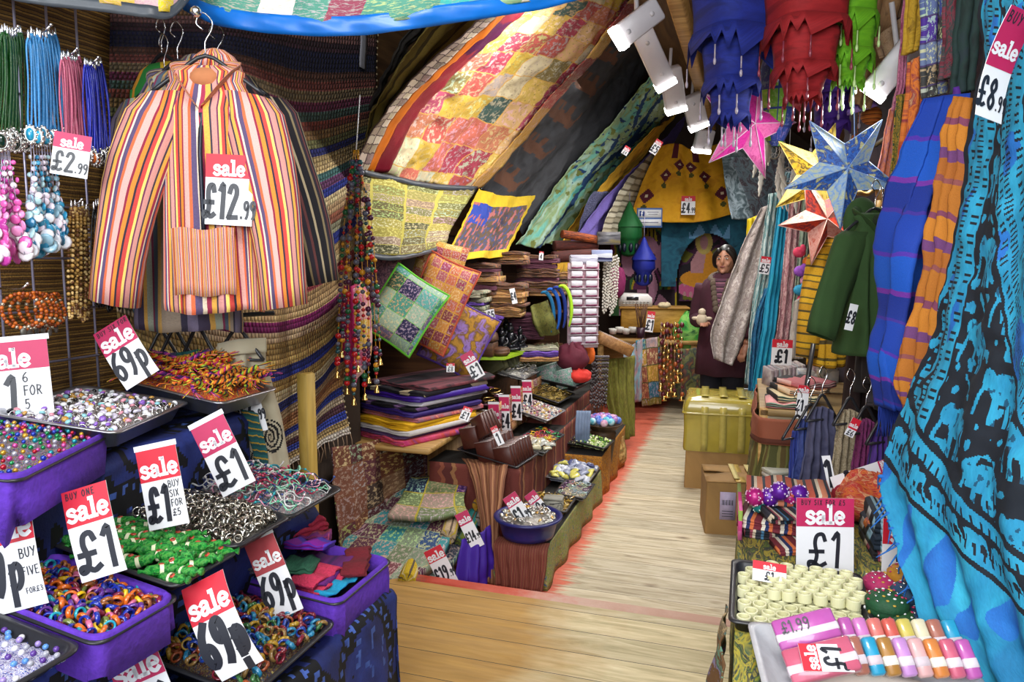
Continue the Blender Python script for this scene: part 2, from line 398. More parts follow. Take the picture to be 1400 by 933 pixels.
# ================================================================ writing
GL = {
 's': (.5, [[(.43, .5), (.3, .63), (.1, .58), (.08, .42), (.25, .33), (.43, .24), (.4, .05), (.2, -.01), (.04, .1)]]),
 'a': (.58, [[(.08, .5), (.22, .63), (.4, .56), (.42, .4), (.42, .1), (.54, .01)], [(.42, .34), (.2, .32), (.06, .18), (.14, .01), (.32, .03), (.42, .18)]]),
 'l': (.36, [[(.18, 1), (.18, .02)], [(.03, .02), (.33, .02)], [(.05, .97), (.18, .97)]]),
 'e': (.54, [[(.06, .33), (.46, .33), (.43, .52), (.26, .63), (.1, .52), (.05, .3), (.13, .06), (.3, -.01), (.47, .1)]]),
 '0': (.5, [[(.25, 1), (.06, .75), (.06, .25), (.25, 0), (.44, .25), (.44, .75), (.25, 1)]]),
 '1': (.3, [[(.05, .84), (.2, 1), (.2, 0)]]),
 '2': (.5, [[(.06, .78), (.16, .97), (.36, .95), (.42, .74), (.28, .45), (.06, .02)], [(.06, .02), (.46, .03)]]),
 '3': (.45, [[(.06, .88), (.25, 1), (.4, .8), (.2, .54)], [(.2, .54), (.42, .35), (.3, .03), (.05, .08)]]),
 '4': (.5, [[(.34, 0), (.34, 1)], [(.34, 1), (.05, .35)], [(.05, .35), (.47, .35)]]),
 '5': (.45, [[(.4, .98), (.12, .98)], [(.12, .98), (.1, .55)], [(.1, .55), (.32, .6), (.41, .3), (.26, .02), (.06, .08)]]),
 '6': (.5, [[(.4, 1), (.16, .72), (.05, .32), (.2, .01), (.42, .12), (.42, .4), (.24, .5), (.08, .34)]]),
 '9': (.5, [[(.42, .72), (.28, .5), (.09, .6), (.1, .9), (.3, 1), (.43, .84), (.42, .5), (.34, .15), (.22, -.03)]]),
 '7': (.45, [[(.04, .98), (.42, .98)], [(.42, .98), (.16, 0)]]), '8': (.5, [[(.25, .53), (.42, .75), (.25, 1), (.08, .75), (.25, .53), (.44, .25), (.25, 0), (.06, .25), (.25, .53)]]),
 'p': (.5, [[(.12, .62), (.1, -.34)], [(.1, .45), (.26, .64), (.43, .5), (.42, .22), (.26, .06), (.11, .16)]]),
 '£': (.62, [[(.52, .8), (.44, .98), (.27, .94), (.22, .7), (.29, .35), (.22, .08), (.08, .02), (.06, .14), (.2, .14), (.38, .02), (.56, .1)], [(.08, .46), (.48, .46)]]),
 '.': (.2, [[(.07, .02), (.11, .02)]]),
 ' ': (.3, []),
 'B': (.5, [[(.08, 0), (.08, 1)], [(.08, 1), (.38, .9), (.3, .55), (.08, .53)], [(.08, .53), (.45, .4), (.36, .03), (.08, 0)]]),
 'U': (.5, [[(.08, 1), (.08, .3), (.25, 0), (.42, .3), (.42, 1)]]), 'Y': (.5, [[(.04, 1), (.25, .55)], [(.46, 1), (.2, 0)]]),
 'S': (.48, [[(.42, .88), (.25, 1), (.08, .8), (.25, .53), (.42, .28), (.27, 0), (.05, .1)]]),
 'I': (.2, [[(.1, 0), (.1, 1)]]), 'X': (.5, [[(.06, 1), (.44, 0)], [(.44, 1), (.06, 0)]]),
 'F': (.45, [[(.08, 0), (.08, 1)], [(.08, 1), (.42, 1)], [(.08, .55), (.36, .55)]]),
 'O': (.55, [[(.27, 1), (.06, .6), (.14, .08), (.34, .03), (.48, .45), (.4, .9), (.27, 1)]]),
 'R': (.5, [[(.08, 0), (.08, 1)], [(.08, 1), (.4, .88), (.32, .55), (.08, .5)], [(.2, .5), (.45, 0)]]),
 'V': (.5, [[(.05, 1), (.25, 0)], [(.25, 0), (.46, 1)]]), 'E': (.45, [[(.42, 1), (.08, 1)], [(.08, 1), (.08, 0)], [(.08, 0), (.42, 0)], [(.08, .53), (.36, .53)]]),
 'T': (.48, [[(.02, 1), (.46, 1)], [(.24, 1), (.24, 0)]]), 'M': (.65, [[(.06, 0), (.1, 1)], [(.1, 1), (.32, .3)], [(.32, .3), (.54, 1)], [(.54, 1), (.58, 0)]]),
 'N': (.55, [[(.08, 0), (.08, 1)], [(.08, 1), (.45, 0)], [(.45, 0), (.45, 1)]]), 'f': (.36, [[(.36, .93), (.22, 1), (.15, .8), (.15, 0)], [(.02, .58), (.32, .58)]]),
}
def text_w(s, h, gap=.1): return sum((GL[c][0]+gap)*h for c in s)-gap*h
def write(mb, S, s, x, y, h, st, mi, o=.0012, sx=1, slant=0, gap=.1, round_=True):
    for ch in s:
        w, strokes = GL[ch]
        for pl in strokes:
            P = [(a*sx+slant*b, b) for a, b in pl]
            if len(P) > 2: Q = [tuple(q)[:2] for q in smooth([(a, b, 0) for a, b in P], (len(P)-1)*4)]
            else: Q = [P[0], ((P[0][0]+P[1][0])/2, (P[0][1]+P[1][1])/2), P[1]]
            L_, R_ = [], []
            for i, q in enumerate(Q):
                a, b = Q[max(0, i-1)], Q[min(len(Q)-1, i+1)]
                dx, dy = b[0]-a[0], b[1]-a[1]; l = math.hypot(dx, dy) or 1; dx /= l; dy /= l
                e = 0
                if i == 0: e = -st*.35
                if i == len(Q)-1: e = st*.35
                cx, cy = q[0]+dx*e, q[1]+dy*e
                L_.append((cx-dy*st/2, cy+dx*st/2)); R_.append((cx+dy*st/2, cy-dx*st/2))
            b0 = len(mb.v)
            for a, c in zip(L_, R_):
                mb.v.append(S(x+a[0]*h, y+a[1]*h, o)); mb.v.append(S(x+c[0]*h, y+c[1]*h, o))
            for i in range(len(Q)-1): mb.face([b0+2*i, b0+2*i+1, b0+2*i+3, b0+2*i+2], None, mi)
        x += (w*sx+gap)*h
    return x
CARDN = 0
def card(label, px, py, d, w, h, roll=0, yaw=0, lean=12, head=None, main='£1', note=None, hf=.38, bend=0, scrib=None, sleeve=False, mst=.15, mh=None, pence=None, name='price_card', cat='price card', headtext='sale', pos=None, msx=1, hst=.2):
    """a printed sale card: colour band with white letters over a hand-written price"""
    head = head or RED
    c = pos or D(px, py, d)
    B = RZ(YAW+math.radians(yaw)) @ RX(math.radians(-lean)) @ RY(math.radians(-roll))
    r, n, u = B@V((1, 0, 0)), B@V((0, -1, 0)), B@V((0, 0, 1))
    def S(x, y, o):   # x,y in metres from the card's centre
        t = y/h+.5
        return c+r*x+u*y+n*(o+bend*h*(t*t-t*.9)*1.2)
    root = thing(name, label, cat, tuple(S(0, -h/2, 0)))
    mb = MB(); y1 = h/2-hf*h
    nv = 8
    for o, mi0 in ((0, 0), (-.0012, 0)):
        mb.grid(lambda a, b: S((a-.5)*w, (b-.5)*h, o), 1, nv, 0)
    for e in (-.5, .5): mb.grid(lambda a, b: S(e*w, (b-.5)*h, -.0012*a), 1, nv, 0)
    if sleeve: mb.grid(lambda a, b: S((a-.5)*w*1.06, h*.5+b*h*.07, 0), 1, 1, 2)
    mb.build('card', [WHITE, WHITE, TAPE], root)
    hb = MB(); hb.grid(lambda a, b: S((a-.5)*w, y1+b*(h/2-y1), .0006), 1, 5, 0)
    th = min(hf*h*.62, h); tw = text_w(headtext, 1, .06)*th
    k = min(1, w*.9/tw); th *= k
    yb = y1+(hf*h-th*.95)*.3
    write(hb, S, headtext, -text_w(headtext, th, .06)/2, yb, th, hst, 1, gap=.06)
    if scrib:
        write(hb, S, scrib, -w*.42, h/2-hf*h*.24, hf*h*.17, .14, 2, .0016, gap=.22)
    hb.build('sale_band', [head, WHITE, INK], root)
    ib = MB(); mh = mh or (h-hf*h)*.7
    big = main; tw = text_w(big, mh)*msx + (text_w(pence, mh*.5) if pence else 0)
    avail = w*(.5 if note else .88)
    if tw > avail:
        sc = avail/tw; msx2 = msx*sc if sc > .55 else msx*.6
        if sc <= .55: mh *= sc/.55
    else: msx2 = msx
    tw = (sum((GL[q][0]*msx2+.1) for q in big))*mh
    x0 = -w*.44 if note else -(tw+(text_w(pence, mh*.5)*msx2 if pence else 0))/2
    yb = -h/2+(h-hf*h-mh)*.5+(mh*.16 if 'p' in main else 0)
    x = write(ib, S, big, x0, yb, mh, mst, 0, slant=.04, sx=msx2)
    if pence: write(ib, S, pence, x, yb+mh*.02, mh*.5, mst*1.1, 0, sx=msx2)
    if note:
        hh = (h-hf*h)*.8/len(note)
        for i, t in enumerate(note):
            nh = min(hh*.7, w*.32/max(.4, text_w(t, 1)))
            write(ib, S, t, w*.15, y1-hh*(i+1)+hh*.05, nh, .12, 0)
    ib.build('price', [INK], root)
    return root

# ================================================================ builders
def surf(rows):
    """smooth surface through rows of points; u along a row, v down the rows"""
    rows = [[V(p) for p in r] for r in rows]
    def f(u, v): return catmull([catmull(r, u) for r in rows], v)
    return f
def cloth(name, label, cat, rows, mat, nu=40, nv=30, folds=0, amp=.02, fz=.5, wr=.006, thick=.004, paint=None, group=None, parent=None, axis=0, seed=0, hem=None, ragged=0):
    f = surf(rows)
    ctr = [f(.5, .5), f(.6, .5), f(.5, .6)]
    nrm = (ctr[1]-ctr[0]).cross(ctr[2]-ctr[0]).normalized()
    def g(u, v):
        p = f(u, v); t = v if axis == 0 else u; s = u if axis == 0 else v
        o = 0
        if folds: o += amp*(fz+(1-fz)*t)*math.sin(2*PI*folds*(s+.035*math.sin(5*t+seed))+seed)
        o += wr*2*NZ.noise(p*9+V((seed, 0, 0)))+wr*NZ.noise(p*25)
        q = p+nrm*o
        if ragged and v > .97: q = q+V((0, 0, ragged*NZ.noise(V((u*60, seed, 0)))))
        return q
    mb = MB(); mb.grid(g, nu, nv, 0, paint)
    if parent is not None: return mb.build(name, mat, parent, thick=thick)
    return tag(mb.build(name, mat, thick=thick), label, cat, group)
def rrect(w, d, r, n=4):
    pts = []
    for cx, cy, a0 in ((w/2-r, d/2-r, 0), (-w/2+r, d/2-r, 90), (-w/2+r, -d/2+r, 180), (w/2-r, -d/2+r, 270)):
        for i in range(n+1):
            a = math.radians(a0+90*i/n); pts.append((cx+r*math.cos(a), cy+r*math.sin(a)))
    return pts
def TM(loc, rz=0, tilt=0, roll=0): return Matrix.Translation(V(loc)) @ Matrix.Rotation(rz, 4, 'Z') @ Matrix.Rotation(tilt, 4, 'Y') @ Matrix.Rotation(roll, 4, 'X')
def tray(label, T, w, d, h, mat, r=.03, name='tray', cat='tray', inset=.82, rim=.012, group=None):
    """rim centre at T origin; local x = depth, y = width"""
    mb = MB(); o = rrect(w, d, r)
    def ring(s, z, e=0): return [T@V((x*s+(e if x > 0 else -e), y*s+(e if y > 0 else -e), z)) for x, y in o]
    mb.loft([ring(inset, -h), ring(1, 0), ring(1, 0, rim), ring(1, .004, rim), ring(1, .004, 0), ring(1, 0, -.004), ring(inset, -h+.004, -.004)], 0, True)
    return tag(mb.build(name, mat), label, cat, group)
def heap(T, w, d, top, n, fn, edge=.85, seed=1, layers=1.0, base=-.012):
    """n places in a heap filling a tray; fn(i, world location, rng)"""
    r = random.Random(seed); pts = []
    tries = 0; mind = .8*math.sqrt(w*d*edge*edge/n)
    while len(pts) < n and tries < n*60:
        tries += 1
        x, y = (r.random()-.5)*w*edge, (r.random()-.5)*d*edge
        if all((x-a)**2+(y-b)**2 > mind*mind for a, b in pts): pts.append((x, y))
        elif tries % 400 == 0: mind *= .93
    for i, (x, y) in enumerate(pts):
        k = (1-(2*x/w)**2)*(1-(2*y/d)**2)
        fn(i, T@V((x, y, base+top*max(0, k)**.6+(r.random()-.5)*.008)), r)
def mound(T, w, d, top, mat, name, label, cat, edge=.93, base=-.02, parent=None, bumpy=.006, kind='stuff', nu=40):
    """the mass of small goods under the pieces one can see"""
    mb = MB()
    def f(u, v):
        x, y = (u-.5)*w*edge, (v-.5)*d*edge; k = max(0, (1-(2*u-1)**2)*(1-(2*v-1)**2))
        return T@V((x, y, base+top*k**.55+bumpy*NZ.noise(V((x*90, y*90, 1)))))
    mb.grid(f, nu, nu)
    o = mb.build(name, mat, parent)
    if parent is None: tag(o, label, cat, None, kind)
    return o
def proto(o):
    """keep a first copy as the pattern for the rest; the first placed piece uses it"""
    return o
class Kind:
    """one pattern piece per look; the first use places the pattern itself"""
    def __init__(s, items): s.items = items; s.used = [False]*len(items)
    def put(s, k, loc, rot, scale=1):
        o = s.items[k]
        if not s.used[k]:
            s.used[k] = True; o.location = loc; o.rotation_euler = rot; o.scale = (scale,)*3; return o
        return dup(o, loc, rot, scale=scale)
    def purge(s):
        for o, u in zip(s.items, s.used):
            if not u:
                for c in list(o.children_recursive): bpy.data.objects.remove(c)
                bpy.data.objects.remove(o)
def folded(mb, c, w, d, h, layers=3, rz=0, mi=0, seed=0, tilt=0, roll=0):
    """folded cloth: rounded folds at the front (-y), open layers behind"""
    rr = random.Random(seed); B = RZ(rz)@RX(tilt)@RY(roll); c = V(c)
    prof = []
    lh = h/layers
    for i in range(layers):
        e = rr.uniform(-.012, .008)
        for a in range(5):
            t = -PI/2+PI*a/4
            prof.append((-d/2+e-lh*.5*math.cos(t), lh*(i+.5)+lh*.5*math.sin(t)*.98))
    for i in reversed(range(layers)):
        e = rr.uniform(-.012, .008)
        for a in range(3):
            t = PI/2-PI*a/2
            prof.append((d/2+e+lh*.45*math.cos(t), lh*(i+.5)+lh*.5*math.sin(t)*.98))
    n = 9; rings = []
    for k in range(n+1):
        x = (k/n-.5)*w; e = 1 if 0 < k < n else .93
        sag = .006*math.sin(k*1.3+seed)
        rings.append([c+B@V((x, y*e+.004*math.sin(k*2+seed+z*90), max(0, z*e+sag*(z/h)))) for y, z in prof])
    mb.loft(rings, mi); return mb
def fold_thing(name, label, cat, c, w, d, h, mat, layers=3, rz=0, seed=0, group=None, tilt=0, roll=0):
    mb = MB(); folded(mb, c, w, d, h, layers, rz, 0, seed, tilt, roll)
    return tag(mb.build(name, mat), label, cat, group)
def stackof(name, cat, px, py, d, w, dp, items, rz=0, seed=0, group=None, pos=None, jit=.02, tilt=0):
    """items: (label, height, material, layers) from the bottom up"""
    p = V(pos) if pos else D(px, py, d); z = p.z; rr = random.Random(seed)
    for i, (lab, h, m, ly) in enumerate(items):
        fold_thing(name, lab, cat, (p.x+rr.uniform(-jit, jit), p.y+rr.uniform(-jit, jit), z), w*rr.uniform(.93, 1.05), dp*rr.uniform(.93, 1.04), h, m, ly, rz+rr.uniform(-.06, .06), seed*31+i, group, tilt)
        z += h+.001
def wire_hanger(label, c, yaw, w=.4, mat=None, group=None, hook=.09, bar=False):
    c = V(c); B = RZ(yaw); root = thing('hanger', label, 'hanger', tuple(c), group)
    mb = MB(); P = [c+B@V(q) for q in ((-.005, 0, hook*.75), (-.022, 0, hook*.95), (-.004, 0, hook*1.25), (.02, 0, hook), (.016, 0, hook*.7), (0, 0, hook*.4), (0, 0, 0))]
    mb.tube(smooth(P, 18), .0022, 5); mb.build('hook', CHROME, root)
    mb = MB(); mb.tube(smooth([c+B@V(q) for q in ((-w/2, 0, -.10), (-w*.25, 0, -.045), (0, 0, 0), (w*.25, 0, -.045), (w/2, 0, -.10))], 14), .006, 6)
    if bar: mb.tube([c+B@V((-w/2, 0, -.10)), c+B@V((w/2, 0, -.10))], .005, 6)
    mb.build('shoulder_bar', mat or BLACKP, root)
    return root
def garment(name, label, cat, c, yaw, mats, length=.75, sw=.42, hw=.55, sl=.55, splay=12, hood=False, collar=False, open_=False, group=None, folds=5, depth=.1, sleeve_d=.07, pocket=False, zipm=None, seed=0, lean=0, spread2=None, fold_amp=.012, cuffs=False, neck_drop=.05, sfwd=.012):
    """clothes on a hanger; c = neck point. mats: body, sleeve, trim, lining"""
    c = V(c); B = RZ(yaw)@RY(math.radians(lean)); body, slv, trim, lining = (list(mats)+[mats[0]]*4)[:4]
    root = thing(name, label, cat, tuple(c), group)
    def P(x, y, z): return c+B@V((x, y, z))
    prof = [(0, .13, .035), (.02, .2, .045), (.055, sw*.84, .06), (.10, sw*1.0, .08), (.18, sw*.98, depth*.95), (.35, sw*.98+(hw-sw)*.3, depth), (.6, sw+(hw-sw)*.55, depth*1.05), (.8, sw+(hw-sw)*.8, depth*1.1), (.97, hw, depth*1.15), (1, hw*.995, depth*1.12)]
    n = 64; rings = []
    for t, w, dd in prof:
        z = -t*length if t > .1 else -t*.75
        rg = []
        for i in range(n):
            a = 2*PI*i/n; x = w/2*math.copysign(abs(math.cos(a))**.75, math.cos(a)); y = -dd/2*math.copysign(abs(math.sin(a))**.8, math.sin(a))
            y += fold_amp*max(0, t-.15)*1.6*math.sin(folds*2*PI*(x/hw)+seed+2*t)
            zz = z+(.006*math.sin(3*a+seed) if t > .9 else 0)
            rg.append(P(x, y, zz))
        rings.append(rg)
    mb = MB(); mb.loft(rings, 0, False)
    mb.build('body', body, root, thick=.004)
    for s in (-1, 1):
        an = math.radians(splay if not spread2 else (splay if s < 0 else spread2)); k = 9; rg = []
        for j in range(k+1):
            t = j/k
            cx = s*(sw*.47+math.sin(an)*sl*t+.02*math.sin(PI*t)); cz = -.075-math.cos(an)*sl*t
            wv = (.085*(1-t)+.062*t)*(1+.05*math.sin(7*t+seed)); dv = sleeve_d*.5*(1+.1*math.sin(9*t))
            if t == 0: wv *= .8
            rg.append([P(cx+math.cos(an)*wv*math.cos(2*PI*i/20), -sfwd*min(1, t*2.5)+dv*math.sin(2*PI*i/20)+.004*math.sin(4*i+5*t+seed), cz+s*math.sin(an)*wv*math.cos(2*PI*i/20)*.9+(.02*(math.cos(2*PI*i/20)*-s) if j == 0 else 0)) for i in range(20)])
        mb = MB(); mb.loft(rg, 0, False); mb.build('sleeve', slv, root, thick=.004)
    if hood:
        mb = MB()   # hood lying on the back, its rims coming round to the zip
        for s in (-1, 1):
            rg = []
            for j in range(11):
                t = j/10
                q = catmull([V((s*.004, .055, .012)), V((s*.055, .04, .004)), V((s*.078, -.005, -.012)), V((s*.058, -.045, -.045)), V((s*.008, -.066, -.115))], t)
                w = .030*(1-.7*t**3)
                rg.append([P(q.x+s*w*.55*math.cos(2*PI*i/12), q.y-.014*math.sin(2*PI*i/12), q.z+w*math.cos(2*PI*i/12)*.75) for i in range(12)])
            mb.loft(rg)
        mb.sph(P(0, .07, -.03), (.085, .04, .10), 16, 9, rot=B)
        mb.build('hood', body, root)
        mb = MB(); mb.sph(P(0, -.0, -.035), (.05, .045, .035), 12, 8, rot=B); mb.build('lining', lining, root)
    if collar:
        mb = MB()
        for s in (-1, 1):
            mb.loft([[P(s*(.012+.06*t), -.045+.05*t, -.03+.045*t+.012*math.sin(PI*t)), P(s*(.03+.062*t), -.055+.05*t, -.085*(1-t)+.02*t), P(s*(.028+.055*t), -.05+.05*t, -.075*(1-t)+.015*t)] for t in [i/6 for i in range(7)]])
        mb.build('collar', trim, root)
    if zipm:
        mb = MB(); y0 = -depth*.56
        mb.loft([[P(x, -.05-(depth*.5-.035)*min(1, t*3)+dy, -.11-t*(length*.52)) for x, dy in ((-.006, 0), (0, -.004), (.006, 0), (0, .004))] for t in [i/8 for i in range(9)]])
        mb.box(P(0, -.062, -.15), (.012, .006, .04), 0, B, .002)
        mb.build('zip', zipm, root.children[0])
    if pocket:
        mb = MB(); mb.grid(lambda u, v: P((u-.5)*hw*.62, -depth*.62-.006, -length*(.66+.27*v)+.004*math.sin(9*u)), 12, 6); mb.build('pouch_pocket', body, root.children[0], thick=.006)
    return root
def star(label, c, rad, mats, yaw=0, tiltz=0, dep=.4, inner=.42, name='star_lantern', cat='star lantern', lean=0, cord=None, pts=5):
    """paper star: points with a raised ridge from tip to middle, front and back"""
    c = V(c); B = RZ(YAW+math.radians(yaw))@RX(math.radians(lean))@RY(math.radians(tiltz)); root = thing(name, label, cat, tuple(c))
    P = lambda x, y, z: c+B@V((x, y, z))
    mb = MB()
    tips = [(rad*math.sin(2*PI*i/pts), rad*math.cos(2*PI*i/pts)) for i in range(pts)]
    ins = [(rad*inner*math.sin(2*PI*(i+.5)/pts), rad*inner*math.cos(2*PI*(i+.5)/pts)) for i in range(pts)]
    for i in range(pts):
        for side, y in ((0, -rad*dep), (1, rad*dep)):
            a, t, b_ = ins[i-1], tips[i], ins[i]
            N = 6
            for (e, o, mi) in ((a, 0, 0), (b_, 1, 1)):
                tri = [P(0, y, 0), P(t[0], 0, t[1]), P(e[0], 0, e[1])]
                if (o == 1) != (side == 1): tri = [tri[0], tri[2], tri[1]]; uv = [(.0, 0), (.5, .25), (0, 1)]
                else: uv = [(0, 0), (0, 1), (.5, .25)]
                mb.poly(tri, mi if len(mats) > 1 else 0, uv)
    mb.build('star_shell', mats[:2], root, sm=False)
    mb = MB()
    for i in range(pts):
        for e in (ins[i-1], ins[i]): mb.tube([P(tips[i][0], 0, tips[i][1]), P(e[0], 0, e[1])], .0022, 4)
        mb.tube([P(tips[i][0], 0, tips[i][1]), P(0, -rad*dep, 0)], .0022, 4)
    mb.build('ribs', mats[2], root)
    if cord:
        mb = MB(); mb.tube([P(tips[0][0]*.3, 0, tips[0][1]*.3), c+V((0, 0, cord))], .002, 4); mb.build('cord', mats[2], root)
    return root
def lantern(label, c, w, tiers, mat, tm, yaw=0, seed=0, name='fabric_lantern', cat='lantern'):
    """hanging cloth lantern: square tiers with ragged skirts and bead drops; c = top; tiers = (height, width factor)"""
    c = V(c); B = RZ(YAW+math.radians(yaw)); root = thing(name, label, cat, tuple(c)); rr = random.Random(seed)
    mb = MB(); z = 0
    db = MB()
    for h, k0, k1 in tiers:
        rg = []
        for t in (0, .12, .5, 1):
            k = w*(k0+(k1-k0)*t)*(1.06 if t == .12 else 1)
            o = rrect(k, k, k*.3, 3)
            rg.append([c+B@V((x, y, z-h*t)) for x, y in o])
        mb.loft(rg, 0, False)
        # ragged skirt hanging outside the next tier
        k = w*k1*1.1; o = rrect(k, k, k*.28, 5); n = len(o); top = []; bot = []
        for i, (x, y) in enumerate(o):
            top.append(c+B@V((x*.93, y*.93, z-h*.82)))
            dl = h*(.28+.3*rr.random()) if i % 2 else h*.08
            bot.append(c+B@V((x*1.03, y*1.03, z-h*.9-dl)))
            if i % 4 == 1:
                q = bot[-1]; db.tube([q, q-V((0, 0, .05+.03*rr.random()))], .0035, 4); db.sph(q-V((0, 0, .07)), (.007, .007, .016), 6, 5)
        mb.loft([top, bot], 0, False)
        z -= h
    mb.build('shade', mat, root, thick=.003); db.build('bead_drops', tm, root)
    return root
def drops(mb, top, n, l, sp, r=.004, bead=.009, mi=0, mi2=1):
    pass
# ================================================================ left front stall
def elephant(x, y):
    """inside a little elephant facing +x in a unit box"""
    if ((x-.45)/.3)**2+((y-.52)/.2)**2 < 1: return True
    if (x-.78)**2+(y-.6)**2 < .021: return True
    for x0, x1 in ((.2, .31), (.34, .42), (.55, .66)):
        if x0 < x < x1 and .05 < y < .5: return True
    if y > .12 and y < .62 and abs(x-(.92+.05*math.sin(y*9))) < .035: return True
    if abs(x-.13) < .02 and .25 < y < .6: return True
    return False
def navy_paint(u, v):
    s = u*6; t = v*7.0
    # broken rings of dots and drifting elephants in dark ground
    cx, cy = s % 1.5-.75, t % 1.75-.85
    rr = math.hypot(cx, cy); a = math.atan2(cy, cx)
    if .52 < rr < .7: return 2 if (abs((a*26/(2*PI)) % 1-.5) < .2 and .57 < rr < .65) else 1
    if rr <= .52 and elephant((cx+.45)/.9, (cy+.45)/.9): return 2 if NZ.noise(V((s*9, t*9, 0))) > .22 else 0
    if rr > .7 and elephant((s*1.6) % 1, (t*1.5) % 1): return 0
    return 1 if NZ.noise(V((s*3, t*3, 4))) > .12 else 0
NAVY = [dye('navy_cloth', ['#141c4c', '#1d2a6c', '#26388a'], 9, 3), M('navy_black', '#07080f', .8), dye('navy_print', ['#2c4592', '#4664b4', '#22337c'], 14, 3)]
Y0s, Y1s = .5, 1.97
prof = [(-1.94, 1.07), (-1.50, 1.065), (-1.485, 1.04), (-1.53, .78), (-1.51, .765), (-1.30, .765), (-1.285, .74), (-1.33, .54), (-1.31, .525), (-1.03, .525), (-1.015, .505), (-1.01, .3), (-1.0, .125)]
pl = [0]
for a, b in zip(prof, prof[1:]): pl.append(pl[-1]+math.hypot(b[0]-a[0], b[1]-a[1]))
def along(t):
    t *= pl[-1]
    for i in range(len(prof)-1):
        if t <= pl[i+1] or i == len(prof)-2:
            k = (t-pl[i])/(pl[i+1]-pl[i]); a, b = prof[i], prof[i+1]; return a[0]+(b[0]-a[0])*k, a[1]+(b[1]-a[1])*k
stand = thing('display_stand', 'stepped display stand draped in navy elephant print cloth, left of the floor', 'display stand', (-1.4, 1.2, .12))
mb = MB()
mb.grid(lambda u, v: (lambda q: V((q[0]+.008*math.sin(u*40+q[1]*9)*(1 if v > .2 else .2), Y0s+(Y1s-Y0s)*u, q[1]+.002*math.sin(u*31))))(along(v)), 150, 220, 0, navy_paint)
# hanging end of the cloth, towards the rug
top = [along(i/40) for i in range(41)]
mb.grid(lambda u, v: (lambda q: V((q[0], Y1s+.012*math.sin(q[0]*30)*v, q[1]+(.125-q[1])*v)))(along(u)), 70, 50, 0, lambda u, v: navy_paint(u*.5, v*.3+.2))
mb.build('cloth', NAVY, stand, thick=.003)

# ---- trays and heaps
GLASS = [('orange', '#d8671c'), ('deep blue', '#1b2f9c'), ('yellow', '#e0b41c'), ('wine red', '#7d1f38'), ('turquoise', '#2aa6bb'), ('amber brown', '#94562a'), ('violet', '#5c2f86'), ('olive green', '#6d7a38'), ('pink', '#c9668a')]
def ring_kinds(obname, where, group, cols, Rr=.0105, r=.0028, gem=None, band=None, bigdome=False, rough=.12):
    out = []
    for nm, c in cols:
        mb = MB(); m = M('gloss_'+nm.replace(' ', '_'), c, rough, var=.3, vs=90, bump=0, coat=.6)
        if gem:
            mb.torus((0, 0, 0), Rr, r*.6, RX(PI/2), 14, 5, 0)
            mb.lathe([(0, .0), (.0055, 0), (.0068, .002), (.006, .0045), (.003, .0062), (0, .0066)], 9, (0, 0, Rr), mi=1)
            ms = [band or SILVER, m]
        else:
            mb.torus((0, 0, 0), Rr, r, RX(PI/2), 18, 7, 0, 1.7)
            if bigdome: mb.sph((0, 0, Rr+.001), (.007, .0055, .004), 8, 6, 0)
            ms = [m]
        o = tag(mb.build(obname, ms, origin=(0, 0, 0)), f'{nm} {where}', 'ring', group)
        out.append(o)
    return Kind(out)
def rrot(r, tip=1.2): return (r.uniform(-tip, tip), r.uniform(-tip, tip), r.uniform(0, 6.28))
# purple-lined tray of glass rings
def lined_tray(label, T, w, d, h, clabel, mat=PURP, drop=.09, seed=0, sides=(1, 1, 1, 1)):
    tray(label, T, w, d, h, BLACKP, .03)
    o = rrect(w, d, .035, 5); n = len(o); rg = []
    for k, (s, z) in enumerate(((.80, -h*.55), (.93, -.006), (1.0, .012), (1.04, .008), (1.055, -.02), (1.06, -.045), (1.07, -1))):
        ring = []
        for i, (x, y) in enumerate(o):
            zz = z if z > -1 else -.045-drop*(.5+.5*math.sin(i*.7+seed)**2)
            q = T@V((x*s, y*s, zz)); q += V((math.sin(i*2.1+seed)*.004*(k > 3)*(k-3), math.cos(i*1.7)*.004*(k > 3), 0)); ring.append(q)
        rg.append(ring)
    mb = MB(); mb.loft(rg, 0, False)
    return tag(mb.build('muslin_liner', mat, thick=.003), clabel, 'tray cloth')
T = TM((-1.345, 1.135, .835), 0, math.radians(9))
lined_tray('tray of glass rings under purple muslin, nearest on the middle step', T, .34, .20, .05, 'purple muslin lining the tray of coloured glass rings', seed=1, drop=.05)
mound(T, .34, .20, .012, dye('ring_mass', ['#38211a', '#1b2550', '#7d3c1c', '#3a1436', '#22464c'], 30, 3, .2, True), 'ring_heap', 'mass of glass rings filling the purple lined tray', 'rings')
K = ring_kinds('glass_ring', 'glass finger ring heaped in the purple lined tray', 'glass rings in the purple tray', GLASS)
wts = [0, 0, 0, 1, 1, 1, 2, 3, 3, 4, 5, 5, 5, 6, 6, 7, 8]
heap(T, .34, .20, .022, 190, lambda i, p, r: K.put(r.choice(wts), p, rrot(r), r.uniform(.9, 1.15)), .9, 2)
